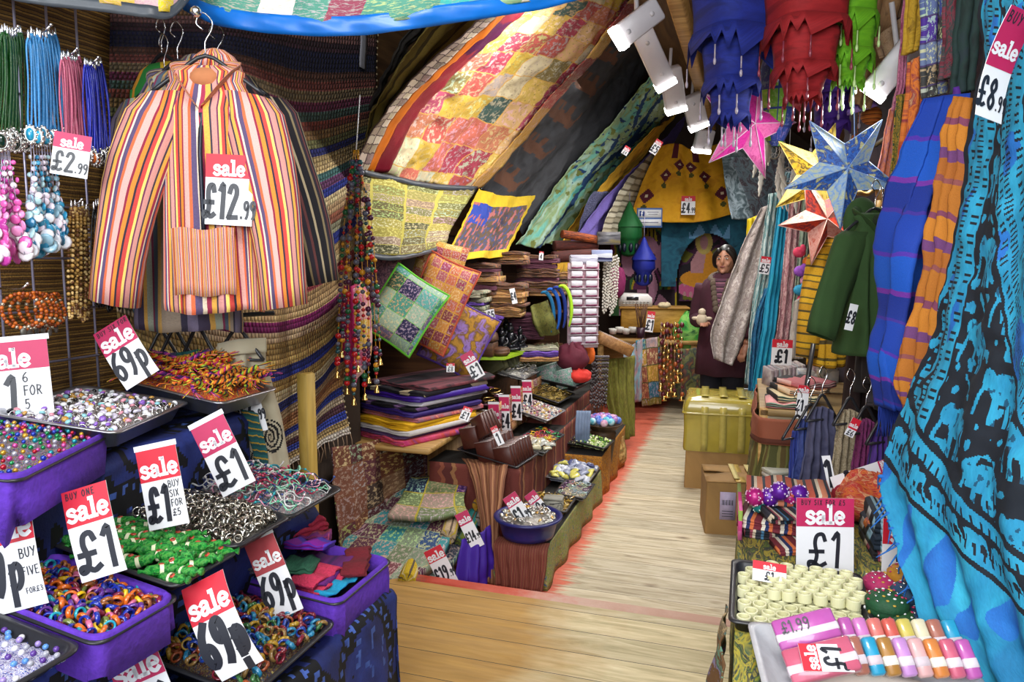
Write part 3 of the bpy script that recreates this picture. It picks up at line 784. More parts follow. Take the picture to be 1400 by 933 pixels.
# black tray with crystal beads, bottom left
T = TM((-1.36, .90, .838), 0, math.radians(8))
tray('black tray of white and blue bead bracelets at the lower left corner', T, .34, .20, .04, BLACKP, .03)
mound(T, .34, .20, .012, dye('crystal_mass', ['#d8d4e8', '#8a90c8', '#f0eef5', '#6a4a90', '#4a78c0'], 60, 3, .2, True), 'bead_heap', 'mass of small pale crystal beads in the lower left tray', 'beads')
KB = []
for nm, c in (('white', '#e8e6f0'), ('lilac', '#a48cd0'), ('sky blue', '#5b93d8'), ('silver grey', '#a8a8b4'), ('violet', '#5b3690')):
    mb = MB(); mb.sph((0, 0, 0), .006, 8, 6); KB.append(tag(mb.build('crystal_bead', M('bead_'+nm.replace(' ', '_'), c, .12, var=.1, coat=.5, bump=0), origin=(0, 0, 0)), nm+' crystal bead in the black tray at the lower left', 'bead', 'crystal beads'))
KB = Kind(KB); heap(T, .34, .20, .02, 110, lambda i, p, r: KB.put(r.randrange(5), p, rrot(r)), .9, 3)
# green wrapped cones
T = TM((-1.345, 1.335, .862), 0, math.radians(9))
tray('black tray of green foil packets beside the purple lined tray', T, .34, .19, .035, BLACKP, .025)
GRN = dye('green_foil', ['#0a4a1c', '#12782a', '#1f9a38', '#5ab04a', '#0e6024'], 4, 2, .25, False, bump=.5, obj=True, stretch=(30, 30, 30))
GL_ = []
for k in range(3):
    mb = MB(); L = .085-.01*k
    mb.lathe([(.0005, -L*.72), (.006, -L*.7), (.003, -L*.55), (.011, -L*.42), (.0125, 0), (.011, L*.40), (.003, L*.52), (.009, L*.66), (.0005, L*.67)], 10, (0, 0, 0), RY(PI/2))
    mb.lathe([(.0128, -.004), (.0129, .004)], 10, (0, 0, 0), RY(PI/2), 1)
    mb.sph((.02-.01*k, 0, .011), (.007, .006, .003), 8, 5, 2); mb.sph((.02-.01*k, 0, .0135), (.003, .003, .0015), 6, 4, 3)
    GL_.append(tag(mb.build('foil_packet', [GRN, M('label_cream', '#e6e8c0', .3), M('label_red', '#b8442c', .3), M('label_brown', '#5a2c1c', .3)], origin=(0, 0, 0)), ['long', 'medium', 'short'][k]+' green foil henna packet piled in its black tray', 'packet', 'green foil packets'))
KG = Kind(GL_)
heap(T, .34, .19, .035, 46, lambda i, p, r: KG.put(r.randrange(3), p, (r.uniform(-.6, .6), r.uniform(-.25, .25), r.uniform(-.5, .5)+(1.2 if i % 5 == 0 else .25)), 1.05), .9, 7, base=-.008)
# silver rings
T = TM((-1.345, 1.545, .872), 0, math.radians(8))
tray('dark tray heaped with plain silver rings on the middle step', T, .34, .215, .04, BLACKP, .03)
mound(T, .34, .215, .02, dye('silver_mass', ['#2a2826', '#b8b4ac', '#5c5852', '#e4e0d8'], 55, 3, .3, True, metal=.6), 'ring_heap', 'mass of silver rings filling the dark tray', 'rings')
SG = [('plain silver', '#d5d2ca'), ('patterned silver', '#b8b2a4'), ('dark oxidised silver', '#8a8378')]
its = []
for k, (nm, c) in enumerate(SG):
    mb = MB(); mb.torus((0, 0, 0), .0098, .0022+.0006*k, RX(PI/2), 14, 6, 0, 1.8)
    if k: mb.sph((0, 0, .011), (.006, .005, .003), 7, 5)
    its.append(tag(mb.build('silver_ring', M('metal_'+nm.replace(' ', '_'), c, .2, .95, bump=0), origin=(0, 0, 0)), nm+' finger ring in the dark tray on the middle step', 'ring', 'silver rings'))
KS = Kind(its); heap(T, .34, .215, .035, 190, lambda i, p, r: KS.put(r.randrange(3), p, rrot(r), r.uniform(.9, 1.15)), .9, 5, base=-.006)
# string bracelets
T = TM((-1.36, 1.80, .868), 0, math.radians(8))
tray('black tray of tangled string bracelets at the far end of the middle step', T, .36, .26, .03, BLACKP, .03)
mound(T, .36, .26, .03, dye('string_mass', ['#1c2a4a', '#8a2c4a', '#c8b8b0', '#1a6a78', '#3a2430', '#d8d0c8'], 60, 4, .5, True), 'bracelet_heap', 'mass of string bracelets under the top loops', 'bracelets')
its = []
for nm, c, c2 in (('pink and white', '#d890a8', '#e8e0dc'), ('teal', '#1f7d8c', '#2aa0a8'), ('white', '#e4e0d8', '#b8b0a8'), ('navy', '#1e2a58', '#3a4a88'), ('crimson', '#9a2848', '#d04868'), ('mint', '#8cc8a8', '#4a9a78')):
    mb = MB(); rr = random.Random(len(nm)); N = 30
    pts = [((.034+.006*math.sin(3*a+len(nm)))*math.cos(a), (.03+.005*math.sin(2*a))*math.sin(a), .006*math.sin(4*a+1)) for a in [2*PI*i/N for i in range(N)]]
    b0 = 0
    mb.tube(pts, lambda t: .0017+.0008*math.sin(t*150), 5, 0, True, True)
    mb.sph(pts[0], .004, 6, 5, 1); mb.sph(pts[8], .0035, 6, 5, 1); mb.sph(pts[15], .0035, 6, 5, 1)
    its.append(tag(mb.build('string_bracelet', [M('cord_'+nm.replace(' ', '_'), c, .6, vs=300, var=.5), M('cordbead_'+nm.replace(' ', '_'), c2, .3)], origin=(0, 0, 0)), nm+' braided string bracelet tangled in the black tray', 'bracelet', 'string bracelets'))
KR = Kind(its); heap(T, .36, .26, .04, 84, lambda i, p, r: KR.put(r.randrange(6), p, (r.uniform(-.4, .4), r.uniform(-.4, .4), r.uniform(0, 6)), r.uniform(.7, 1.25)), .84, 6, base=.0)
# top step: bead tray
T = TM((-1.535, 1.145, 1.145), math.radians(22), math.radians(10))
lined_tray('tray of shiny beads under purple muslin, nearest on the top step', T, .27, .38, .05, 'purple muslin hanging from the tray of shiny beads', drop=.09, seed=3)
BC = [('red', '#b3122a'), ('blue', '#1f3fb8'), ('green', '#12864c'), ('gold', '#c8982a'), ('purple', '#6a2a98'), ('silver', '#b8b8c4'), ('teal', '#1c93a0'), ('pink', '#d0509a')]
mound(T, .27, .38, .028, dye('bead_mass', [c for _, c in BC], 70, 2, .15, True, fine=300), 'bead_heap', 'mass of shiny coloured beads filling the purple tray', 'beads')
its = []
for nm, c in BC:
    mb = MB(); mb.sph((0, 0, 0), .0052, 8, 6); its.append(tag(mb.build('metallic_bead', M('shine_'+nm, c, .12, .45, var=.1, bump=0, coat=.5), origin=(0, 0, 0)), nm+' metallic bead heaped in the purple muslin tray', 'bead', 'shiny beads'))
KB2 = Kind(its); heap(T, .27, .38, .034, 300, lambda i, p, r: KB2.put(r.randrange(8), p, (0, 0, 0), r.uniform(.85, 1.2)), .95, 9, base=-.008)
# top step: jewelled rings
T = TM((-1.625, 1.475, 1.16), math.radians(17), math.radians(9))
tray('shallow steel tray of jewelled rings on the top step', T, .30, .37, .045, STEEL, .03, inset=.9)
mound(T, .29, .36, .012, dye('jewel_mass', ['#4a4038', '#c8c0b8', '#8a6a78', '#e8e4dc', '#4a6a78', '#a08a60'], 60, 3, .25, True, metal=.3), 'ring_heap', 'mass of jewelled rings filling the steel tray', 'rings')
JW = [('clear crystal', '#e8ecf0'), ('amethyst', '#8a5cc0'), ('rose', '#d890a0'), ('aqua', '#8cc8d0'), ('amber', '#c09040'), ('black stone', '#15151a'), ('opal', '#d8d0e8')]
KJ = ring_kinds('jewelled_ring', 'jewelled ring lying in the shallow steel tray', 'jewelled rings', JW, .0095, .0028, True)
heap(T, .29, .36, .014, 210, lambda i, p, r: KJ.put(r.choice((0, 0, 0, 1, 2, 3, 4, 5, 6, 6)), p, rrot(r, .9), r.uniform(.9, 1.35)), .92, 11, base=-.014)
# top step: braided bracelets
T = TM((-1.60, 1.83, 1.165), 0, math.radians(8))
tray('steel tray of bright braided wristbands beside the hanging trousers', T, .36, .25, .045, STEEL, .03, inset=.88)
mound(T, .35, .24, .06, dye('braid_mass', ['#8a1a5a', '#d8701c', '#c82838', '#e0b030', '#5a1a6a'], 40, 3, .7, True), 'wristband_heap', 'mass of braided wristbands under the top ones', 'wristbands')
its = []
for k, (nm, cs) in enumerate((('orange and magenta', ['#e8821c', '#c01f78', '#f0b83a']), ('purple and pink', ['#7a1f8a', '#d84a98', '#3a1a5a']), ('red and yellow', ['#c8202c', '#f0c030', '#e0601c']), ('lime and orange', ['#9ac030', '#e87a20', '#302030']), ('gold and black', ['#e0a02a', '#201818', '#d86a1c']))):
    m3 = [M('yarn_%d_%d' % (k, i), c, .7, var=.3, vs=200) for i, c in enumerate(cs)]
    mb = MB()
    for q in range(3):
        pts = [((t-.5)*.11, .012*math.sin(t*3+k)+.0035*math.sin(t*34+q*2.09), .0035*math.cos(t*34+q*2.09)*1) for t in [i/34 for i in range(35)]]
        mb.tube(pts, .0034, 5, q)
    for e in (-1, 1):
        for q in range(3): mb.tube([(e*.055, .012*math.sin((0 if e < 0 else 1)*3+k), 0), (e*.075, .01*(q-1)+.008, -.003), (e*.09, .014*(q-1), -.008)], .0013, 4, q)
    its.append(tag(mb.build('braided_wristband', m3, origin=(0, 0, 0)), nm+' braided wristband in the heap on the steel tray', 'wristband', 'braided wristbands'))
KW = Kind(its); heap(T, .36, .25, .075, 95, lambda i, p, r: KW.put(r.randrange(5), p, (r.uniform(-.5, .5), r.uniform(-.5, .5), r.uniform(0, 6)), r.uniform(.85, 1.15)), .86, 13, base=0)
# bottom step: patterned rings
T = TM((-1.19, 1.46, .60), 0, math.radians(8))
tray('black tray of painted rings on the lowest step', T, .32, .34, .045, BLACKP, .03)
mound(T, .31, .33, .03, dye('painted_mass', ['#2a1c18', '#7a6a3a', '#4a1c24', '#1c3450', '#a89858'], 50, 3, .3, True), 'ring_heap', 'mass of painted rings filling the lowest tray', 'rings')
PR = [('gold', '#b8902c'), ('maroon', '#7a2030'), ('sea blue', '#2c80a8'), ('bottle green', '#3a6a3a'), ('cobalt', '#22409a'), ('bronze', '#8a6a3a'), ('rust', '#9a4a28')]
KP = ring_kinds('painted_ring', 'painted ring with a raised bezel in the lowest tray', 'painted rings', PR, .0105, .0026, bigdome=True, rough=.2)
heap(T, .32, .34, .04, 190, lambda i, p, r: KP.put(r.randrange(7), p, rrot(r), r.uniform(1, 1.25)), .9, 15, base=-.006)
# bottom step: gloves and felt goods
T = TM((-1.215, 1.815, .63), 0, math.radians(5))
lined_tray('tray of knitted purses under purple muslin at the end of the lowest step', T, .36, .30, .05, 'purple muslin draped over the tray of felt goods at the stall corner', drop=.16, seed=5)
KN = lambda nm, a, b: stripes(nm, [(3, a), (1, b), (2, a), (1, b)], 3, 0, .05, var=.5, bump=.8)
fl = [('purple striped felt purse on top of the tray of felt goods', -.02, .02, .055, .12, .10, .02, KN('felt_violet', '#a014b8', '#5a3ad0'), .2, .5),
      ('pink knitted glove in front on the muslin tray', .06, -.07, .015, .13, .075, .018, M('knit_pink', '#c23052', .95, vs=160, var=.5, bump=1), 1.45, 0),
      ('second pink knitted glove under the first on the tray', .075, -.06, -.005, .13, .08, .016, M('knit_pink', '#c23052'), 1.4, 0),
      ('turquoise felt purse at the front of the muslin tray', .12, -.06, -.002, .14, .05, .012, M('felt_turquoise', '#1490b8', .9, vs=120, var=.3, bump=.7), 1.5, 0),
      ('dark red felt wrap along the tray edge', .11, .07, .012, .2, .055, .02, M('felt_maroon', '#6a1420', .95, vs=120, var=.4, bump=.8), 2.0, .1),
      ('red felt roll at the far corner of the tray', -.10, .11, .05, .13, .06, .045, M('felt_red', '#b02c46', .95, vs=120, var=.4, bump=.8), 1.2, 0),
      ('brown felt roll lying across the back of the tray', -.13, .02, .055, .15, .05, .03, M('felt_brown', '#6a241c', .95, vs=120, var=.4, bump=.8), 1.6, 0),
      ('violet striped felt pouch behind the purple purse', -.05, .10, .035, .09, .07, .03, KN('felt_stripe', '#8a2a80', '#b84a68'), .4, .2),
      ('black and white crocheted mitten at the back of the tray', -.1, -.1, .03, .12, .10, .02, dye('crochet_grey', ['#0e0e14', '#3a3a46', '#8a8a96'], 60, 3), .8, .1),
      ('green tweed pouch beneath the purple felt purse', 0, -.06, .03, .1, .08, .016, dye('tweed_green', ['#0e3a2c', '#2c6a4c'], 60, 3), .3, 0),
      ('dark violet shawl folded at the bottom of the tray', -.02, -.02, -.02, .26, .2, .035, dye('shawl_violet', ['#2a0e4a', '#6a1470', '#38105a'], 9, 3), .1, 0)]
for lab, x, y, z, w, d_, h, m, rz, tl in fl:
    p = T@V((x, y, z)); fold_thing('felt_item', lab, 'felt goods', p, w, d_, h, m, 2 if h < .03 else 3, rz, int(w*1000), 'knitted and felt goods', -tl*.5)

# ---- price cards of the left stall
C3 = ['EIVE']
card('sale card £1 6 for 5 at the left edge above the jewelled rings', 14, 522, 1.78, .175, .195, 4, 18, 8, PINK, '£1', ['6', 'FOR', '5'], .36, scrib='BUY SIX', sleeve=True)
card('tilted sale 69p card behind the jewelled rings', 172, 482, 2.02, .105, .185, 33, 0, 10, PINK, '69p', None, .42, -.15, scrib='BUY SIX FOR', msx=1.0)
card('small sale £6.99 card hanging on the cream trousers', 341, 552, 2.28, .072, .19, 14, 0, 4, PINK, '£6', None, .28, 0, pence='.99')
card('sale £1 card leaning over the string bracelets', 305, 623, 1.95, .098, .205, 28, 0, 12, PINK, '£1', None, .42, 0, sleeve=True)
card('red sale £1 buy six for £5 card behind the silver rings', 222, 667, 1.70, .097, .19, 12, 0, 10, RED, '£1', ['BUY', 'SIX', 'FOR', '£5'], .4, sleeve=True)
card('sale £1 card behind the green foil packets', 128, 727, 1.50, .098, .195, 17, 0, 12, RED, '£1', None, .4, -.1, scrib='BUY ONE')
card('sale card buy five for £3 at the left edge behind the glass rings', 18, 763, 1.42, .1, .21, 13, 5, 12, RED, '9p', ['BUY', 'FIVE', 'FOR£3'], .36, -.12)
card('narrow sale 69p card over the tray of felt goods', 374, 789, 1.86, .083, .215, 24, 0, 12, M('sale_faded', (.42, .06, .07), .3), '69p', None, .42, 0, sleeve=True)
card('curled red sale 69p card above the painted rings', 303, 856, 1.58, .105, .225, 27, 0, 10, RED, '69p', None, .38, -.35, mst=.19)
card('sale card cut by the bottom edge below the glass rings', 200, 948, 1.52, .115, .22, 24, 0, 10, PINK, '£1', None, .38, 0, scrib='BUY SIX FOR £5', sleeve=True)
card('sale £2.99 card hanging under the pink bead strands', 97, 212, 1.86, .085, .105, -9, 12, 2, PINK, '£2', None, .36, pence='.99')

# ---- woven mat, wire grid and hanging jewellery
XW = -1.93
MAT = stripes('woven_straw', [(3, '#5a3c16'), (1, '#2a1a0a'), (3, '#7d5a24'), (1, '#20140a'), (2, '#9a7434')], 60, 1, .004, 12, .8, .8, 260, .5)
cloth('woven_mat', 'dark straw mat on the wall behind the wire grid', 'mat', [[V((XW, .7, 2.5)), V((XW, 1.3, 2.5)), V((XW, 1.95, 2.5))], [V((XW, .7, 1.75))+V((.01, 0, 0)), V((XW+.01, 1.3, 1.75)), V((XW+.01, 1.95, 1.75))], [V((XW, .7, 1.08)), V((XW, 1.3, 1.08)), V((XW, 1.95, 1.08))]], MAT, 40, 40, 0)
grid_ = thing('wire_grid', 'wire display grid hung with necklaces on the left wall', 'display grid', (-1.86, 1.2, 1.12))
XG = -1.86
mb = MB(); ya, yb, za, zb = .75, 1.70, 1.12, 2.42
for i in range(11): y = ya+(yb-ya)*i/10; mb.tube([(XG, y, za), (XG, y, zb)], .0036, 6)
for i in range(10): z = za+(zb-za)*i/9; mb.tube([(XG+.004, ya, z), (XG+.006, yb, z)], .0036, 6)
mb.build('mesh_panel', WIRE, grid_)
for px, py in ((17, 45), (62, 42), (98, 74), (127, 86), (60, 205), (10, 210), (104, 280), (141, 280), (62, 350), (30, 395)):
    p = AX(px, py, -1.74); mb = MB(); mb.tube([(XG, p.y, p.z), (-1.74, p.y, p.z), (-1.72, p.y, p.z+.012)], .003, 6); mb.sph((-1.72, p.y, p.z+.013), .005, 6, 5); mb.build('hook', CHROME, grid_)
def strands(label, px, py, n, lenpx, wpx, mat, pend=None, group=None, spread=1.35, seed=0, r=.0034, beads=None, X=-1.75, dx=.09, endmat=None, loops=2, splaybot=0):
    """n single necklaces, each two hanging runs of tiny beads, with pendant or bead end"""
    rr = random.Random(seed)
    for i in range(n):
        t = (i+.5)/n; x = X+dx*(.5-t)*1.0+rr.uniform(-.008, .008)
        top = AX(px+(t-.5)*wpx, py+rr.uniform(-3, 3), x); bot = AX(px+(t-.5)*wpx*spread+splaybot, py+lenpx+rr.uniform(-6, 6), x+rr.uniform(0, .03))
        nk = thing('necklace', label, 'necklace', tuple(bot), group)
        mb = MB()
        for s in range(loops):
            o = V((0, (s-.5)*.012, 0)); mid = top.lerp(bot, .5)+o*1.2+V((rr.uniform(-.004, .004), rr.uniform(-.005, .005), 0))
            P = smooth([top, top.lerp(bot, .12)+o, mid, bot.lerp(top, .08)+o*.8, bot], 26)
            if beads:
                L = (top-bot).length; k = int(L/(beads*1.75))
                for q in range(k):
                    e = catmull(P, q/k); rad = beads*(.75+.5*rr.random()) ; mb.sph(e, (rad, rad, rad), 6, 4, rr.randrange(len(mat)) if isinstance(mat, list) else 0)
            else: mb.tube(P, lambda t: r*(1+.35*math.sin(t*160+i)), 5)
        mb.build('strand', mat, nk)
        mb = MB(); mb.lathe([(.001, .018), (.003, .014), (.004, .004), (.0035, -.004), (.001, -.01)], 7, top); mb.build('clasp', CHROME, nk)
        if pend:
            mb = MB(); w, h, c1 = pend[rr.randrange(len(pend))] ; q = bot-V((0, 0, h*.55)); B = RZ(YAW+rr.uniform(-.5, .9))
            mb.torus(q, w*.5, .004, B@RX(PI/2)@Matrix.Diagonal((1, h/w, 1)), 18, 5, 0)
            for k in range(12):
                a = 2*PI*k/12; mb.sph(q+B@V((math.cos(a)*w*.62, 0, math.sin(a)*h*.62)), .0042, 6, 4, 0)
            mb.sph(q+B@V((0, -.003, 0)), (w*.42, .007, h*.45), 12, 8, 1, B)
            mb.build('pendant', [SILVER, c1], nk)
GEMT = M('gem_turquoise', '#1f9cc8', .15, bump=0, coat=1); GEMN = M('gem_navy', '#0c1030', .1, bump=0, coat=1); GEMO = M('gem_orange', '#e06a18', .12, bump=0, coat=1); GEMG = M('gem_green', '#0c2a20', .1, bump=0, coat=1)
strands('dark green bead necklace with an oval pendant at the left edge', 14, 45, 9, 135, 32, M('seed_green', '#0c4a14', .25, vs=300, var=.6, bump=.3), [(.028, .036, GEMG)], 'dark green necklaces', seed=1, X=-1.73)
strands('sky blue bead necklace with a turquoise pendant', 57, 48, 10, 130, 40, M('seed_sky', '#3d8fd0', .25, vs=300, var=.5, bump=.3), [(.022, .036, GEMT), (.02, .03, GEMT)], 'sky blue necklaces', seed=2, splaybot=8)
strands('dusty pink bead necklace above the £2.99 card', 96, 80, 9, 112, 26, M('seed_pink', '#c4607e', .25, vs=300, var=.4, bump=.3), None, 'pink necklaces', seed=3, splaybot=8)
strands('royal blue bead necklace with a dark oval pendant', 127, 90, 9, 115, 24, M('seed_royal', '#1626a8', .25, vs=300, var=.5, bump=.3), [(.022, .03, GEMN), (.022, .03, GEMN), (.022, .03, GEMO)], 'royal blue necklaces', seed=4, splaybot=8)
def shells(label, group, px, py, lenpx, wtop, wbot, n, cols, seed, X=-1.72):
    """necklaces of overlapping round shell discs that grow towards the bottom"""
    rr = random.Random(seed)
    ms = [M('shell_%s_%d' % (group.split()[0], i), c, .2, var=.15, vs=60, bump=.05, coat=.4) for i, c in enumerate(cols)]
    for i in range(n):
        t = (i+.5)/n; x = X+rr.uniform(-.03, .04)
        a = AX(px+(t-.5)*wtop, py, x); b = AX(px+(t-.5)*wbot+6, py+lenpx+rr.uniform(-12, 10), x+.02)
        nk = thing('shell_necklace', label, 'necklace', tuple(b), group); mb = MB(); k = 17
        for q in range(k):
            e = q/(k-1); p = a.lerp(b, e)+V((rr.uniform(-.006, .006), rr.uniform(-.008, .008), 0)); rad = .006+.0135*e**1.6
            mb.sph(p, (rad, rad, .002+.001*e), 10, 4, rr.randrange(len(ms)), RZ(YAW+rr.uniform(-.6, .6))@RX(PI/2+rr.uniform(-.4, .4)))
        mb.build('shell_discs', ms, nk)
        mb = MB(); mb.tube([a+V((0, 0, .03)), a, b], .0012, 4); mb.build('thread', WIRE, nk)
shells('pink and white shell disc necklace at the left edge', 'pink shell necklaces', 8, 222, 125, 14, 46, 7, ['#e8d8e4', '#d85aa8', '#e890c4', '#f0e8ee', '#b83a98'], 5)
shells('turquoise and white shell disc necklace beside the pink ones', 'turquoise shell necklaces', 58, 215, 122, 34, 52, 9, ['#dfe4ee', '#2f8fb8', '#8fb8cc', '#e8dcec', '#1f6a90', '#a8ccd4'], 6)
WB = [M('bead_tan', '#b8904a', .45), M('bead_pale', '#d8b878', .45), M('bead_brown', '#6a4424', .45)]
strands('tan wooden bead rosary hanging from the grid', 108, 285, 5, 150, 26, WB, None, 'wooden bead rosaries', 1.1, 7, beads=.0045)
strands('black bead strand left of the striped jackets', 142, 282, 10, 140, 30, M('seed_black', '#0b0b10', .2, vs=300, var=.8, bump=.4), None, 'black bead strands', 1.2, 8, splaybot=5, r=.003)
# orange bead bangles on one hook
rr = random.Random(3)
OB = [M('bangle_orange', '#c8641c', .3), M('bangle_rust', '#8a3c14', .3), M('bangle_silver', '#b8ac98', .25, .7)]
for i in range(6):
    c = AX(30+9*i, 425+2.5*math.sin(i*2), -1.72-.012*i); b = thing('bead_bangle', 'orange bead bangle with silver spacers on the grid hook', 'bracelet', tuple(c), 'orange bead bangles')
    mb = MB(); B = RZ(YAW+.9+.14*i); Rb = .043
    for k in range(30):
        a = 2*PI*k/30; mb.sph(c+B@V((Rb*math.cos(a), .004*math.sin(3*a), Rb*math.sin(a))), .0052, 7, 5, 2 if k % 10 == 3 or (k > 20 and k % 3 == 0) else (k % 2))
    mb.build('beads', OB, b)
    mb = MB(); q = c+B@V((0, 0, -Rb-.01)); mb.sph(q, (.008, .004, .011), 8, 6, 0, B); mb.build('charm', M('charm_grey', '#6a665e', .4, .5), b)
# ================================================================ jackets, rug and clothes on the left wall
STR = lambda nm, cols, n=5: stripes(nm, cols, n, 0, .012, 3, .85, .3, 240, .3)
SC1 = [(3, '#d8a49c'), (1, '#8a1f3c'), (2, '#d9822f'), (1, '#2c2234'), (2, '#c2403a'), (1.5, '#e6c76a'), (1, '#6a2c50'), (3, '#c98a82'), (1, '#3a3040'), (2, '#e0a648'), (1.5, '#9c2b4a'), (1, '#e2d0b8'), (2, '#55466a'), (1.5, '#d8643c')]
SC2 = [(3, '#6a6078'), (1, '#2a2438'), (2, '#8a7a6a'), (1, '#b08a4a'), (2, '#4a5a6a'), (1, '#7a2a4a'), (2, '#9aa090'), (1, '#c89a4a'), (2, '#3a3048')]
SC3 = [(2, '#1f8aa8'), (1, '#c8c0a8'), (1, '#123a5a'), (2, '#5aa0b0'), (1, '#7a2a4a')]
SC4 = [(3, '#c8202a'), (3, '#e0b82a'), (3, '#2a8a3a'), (2, '#e8a030'), (2, '#502058')]
J1 = STR('jacket_stripe', SC1, 7); J1S = STR('jacket_sleeve', SC1, 4); J2 = STR('jacket_grey', SC2, 5); J3 = STR('jacket_teal', SC3, 5); J4 = STR('jacket_rasta', SC4, 2); J5 = STR('jacket_dark', [(3, '#17141c'), (1, '#8a7a5a'), (2, '#2a2430'), (1, '#6a3a3a'), (2, '#1a1a24'), (1, '#b8a888')], 6)
for lab, px, py, d, yw, ms, kw in (
    ('red and yellow striped jacket, hindmost on the left jacket rail', 222, 88, 2.38, -28, [J4, J4], dict(length=.62, sl=.5)),
    ('teal striped jacket hanging second from the back', 226, 112, 2.31, -30, [J3, J3], dict(length=.72, sl=.56)),
    ('dark striped jacket whose sleeve shows at the far right of the jackets', 298, 98, 2.33, 8, [J5, J5], dict(length=.70, sl=.60, splay=15)),
    ('grey and mauve striped jacket directly behind the orange striped one', 244, 98, 2.22, -14, [J2, J2], dict(length=.76, sl=.6, hood=True, splay=9)),
    ('orange and red striped hooded zip jacket in front, with a £12.99 card', 282, 92, 2.05, 4, [J1, J1S, J1, M('hood_lining', '#b07048', .9)], dict(length=.66, sl=.58, hood=True, zipm=M('zip_dark', '#1c2230', .4, .3), pocket=True, splay=15, spread2=9, sw=.225, hw=.26, sfwd=.045, depth=.13, sleeve_d=.11))):
    c = D(px, py, d); kw.setdefault('sw', .28); kw.setdefault('hw', .35)
    garment('jacket', lab, 'jacket', c, YAW+math.radians(yw), ms, folds=3, seed=px, **kw)
    wire_hanger('black hanger in the '+lab.split(',')[0].split(' hanging')[0].split(' whose')[0], c+V((0, 0, .03)), YAW+math.radians(yw), .3)
mb = MB(); a, b_ = D(262, 14, 2.45), D(268, 16, 1.95); mb.tube([a, b_], .011, 10); mb.sph(b_, .014, 8, 6)
tag(mb.build('clothes_rail', CHROME), 'short metal rail holding the striped jackets under the awning', 'rail')
card('red sale £12.99 card pinned on the orange striped jacket', 313, 260, 1.97, .125, .185, -3, 0, 2, RED, '£12', None, .33, pence='.99', mst=.15, mh=.09)
# rag rug
RUGC = ['#7a5a3a', '#6b4a4a', '#3a2030', '#10153a', '#10153a', '#5a3a30', '#8a4a44', '#7a6a50', '#6a2a4a', '#47605a', '#7a3a30', '#8a6a40', '#6a6a40', '#1a2060', '#b09a6a', '#c0a878', '#3f6a6a', '#6a3a6a', '#20308a', '#c8b48a', '#c0a078', '#a0604a', '#8a8a70', '#1e3090', '#b89a68', '#d0b888', '#9a4048', '#b89868', '#c8a878', '#8a1a6a', '#b8a080']
RUG2 = ['#a88a50', '#c0a060', '#1e2f8e', '#b89858', '#d8c8a0', '#1a2878', '#a89070', '#9a6a48', '#b88a58', '#2038a0', '#c8b8a0', '#4a2838', '#2038a0', '#a89060', '#e0d8cc']
def rugmat():
    m, N, L, b = new('rag_rug')
    uv = N.new('ShaderNodeTexCoord').outputs['UV']; sp = N.new('ShaderNodeSeparateXYZ'); L.new(uv, sp.inputs[0])
    nz = noise_(N, L, uv, 3, 2); v = math_(N, L, 'ADD', sp.outputs[1], math_(N, L, 'MULTIPLY', nz.outputs['Fac'], .012))
    def band(cols, a, bb):
        r = ramp(N, [(i/len(cols), hx(c)) for i, c in enumerate(cols[:32])])
        L.new(math_(N, L, 'DIVIDE', math_(N, L, 'SUBTRACT', v, a), bb-a), r.inputs[0]); return r.outputs[0]
    out = mix(N, L, math_(N, L, 'GREATER_THAN', v, .64), band(RUGC, 0, .64), band(RUG2, .64, 1.01))
    # each rag row broken into knots of differing tone
    w = N.new('ShaderNodeCombineXYZ'); rows = math_(N, L, 'FLOOR', math_(N, L, 'MULTIPLY', v, 92)); L.new(rows, w.inputs[1])
    wn = N.new('ShaderNodeTexWhiteNoise'); wn.noise_dimensions = '1D'; L.new(rows, wn.inputs['W'])
    L.new(math_(N, L, 'FLOOR', math_(N, L, 'ADD', math_(N, L, 'MULTIPLY', sp.outputs[0], 80), wn.outputs['Value'])), w.inputs[0])
    w2 = N.new('ShaderNodeTexWhiteNoise'); w2.noise_dimensions = '2D'; L.new(w.outputs[0], w2.inputs['Vector'])
    out = mix(N, L, 1, out, mix(N, L, wn.outputs['Value'], (.65, .65, .65), (1.2, 1.2, 1.2)), 'MULTIPLY')
    out = mix(N, L, .35, out, mix(N, L, w2.outputs['Value'], (.3, .25, .3), (1, .95, .85)), 'OVERLAY')
    fx = math_(N, L, 'FRACT', math_(N, L, 'ADD', math_(N, L, 'MULTIPLY', sp.outputs[0], 80), wn.outputs['Value']))
    fy = math_(N, L, 'FRACT', math_(N, L, 'MULTIPLY', v, 92))
    kx = math_(N, L, 'SINE', math_(N, L, 'MULTIPLY', fx, PI)); ky = math_(N, L, 'SINE', math_(N, L, 'MULTIPLY', fy, PI))
    h = math_(N, L, 'POWER', math_(N, L, 'MULTIPLY', kx, ky), .5)
    out = mix(N, L, math_(N, L, 'LESS_THAN', fx, .1), out, (.03, .025, .03))
    L.new(out, b.inputs['Base Color']); b.inputs['Roughness'].default_value = .9; bump_(N, L, b, h, 1.0, .012)
    return m
XR = -1.90
rug = thing('rag_rug', 'long striped rag rug hanging on the wall behind the jackets', 'rug', (XR, 2.5, .75))
rows = []
for pts in ([(150, 10), (300, 15), (420, 30), (516, 45)], [(150, 120), (300, 130), (410, 165), (512, 150)], [(150, 250), (300, 290), (420, 290), (498, 240)], [(160, 400), (300, 440), (410, 440), (482, 390)], [(170, 560), (300, 600), (400, 560), (470, 500)], [(180, 700), (300, 720), (392, 640), (476, 592)]):
    rows.append([AX(px, py, XR+.03*(i % 2)-(.0)) for i, (px, py) in enumerate(pts)])
def rugf():
    f = surf(rows)
    def g(u, v):
        p = f(u, v); return p+V((.018*math.sin(v*17+u*2)*v+.012*math.sin(u*23+v*3)*v+.008*NZ.noise(p*7), 0, .004*math.sin(u*300)*(v > .99)))
    return g
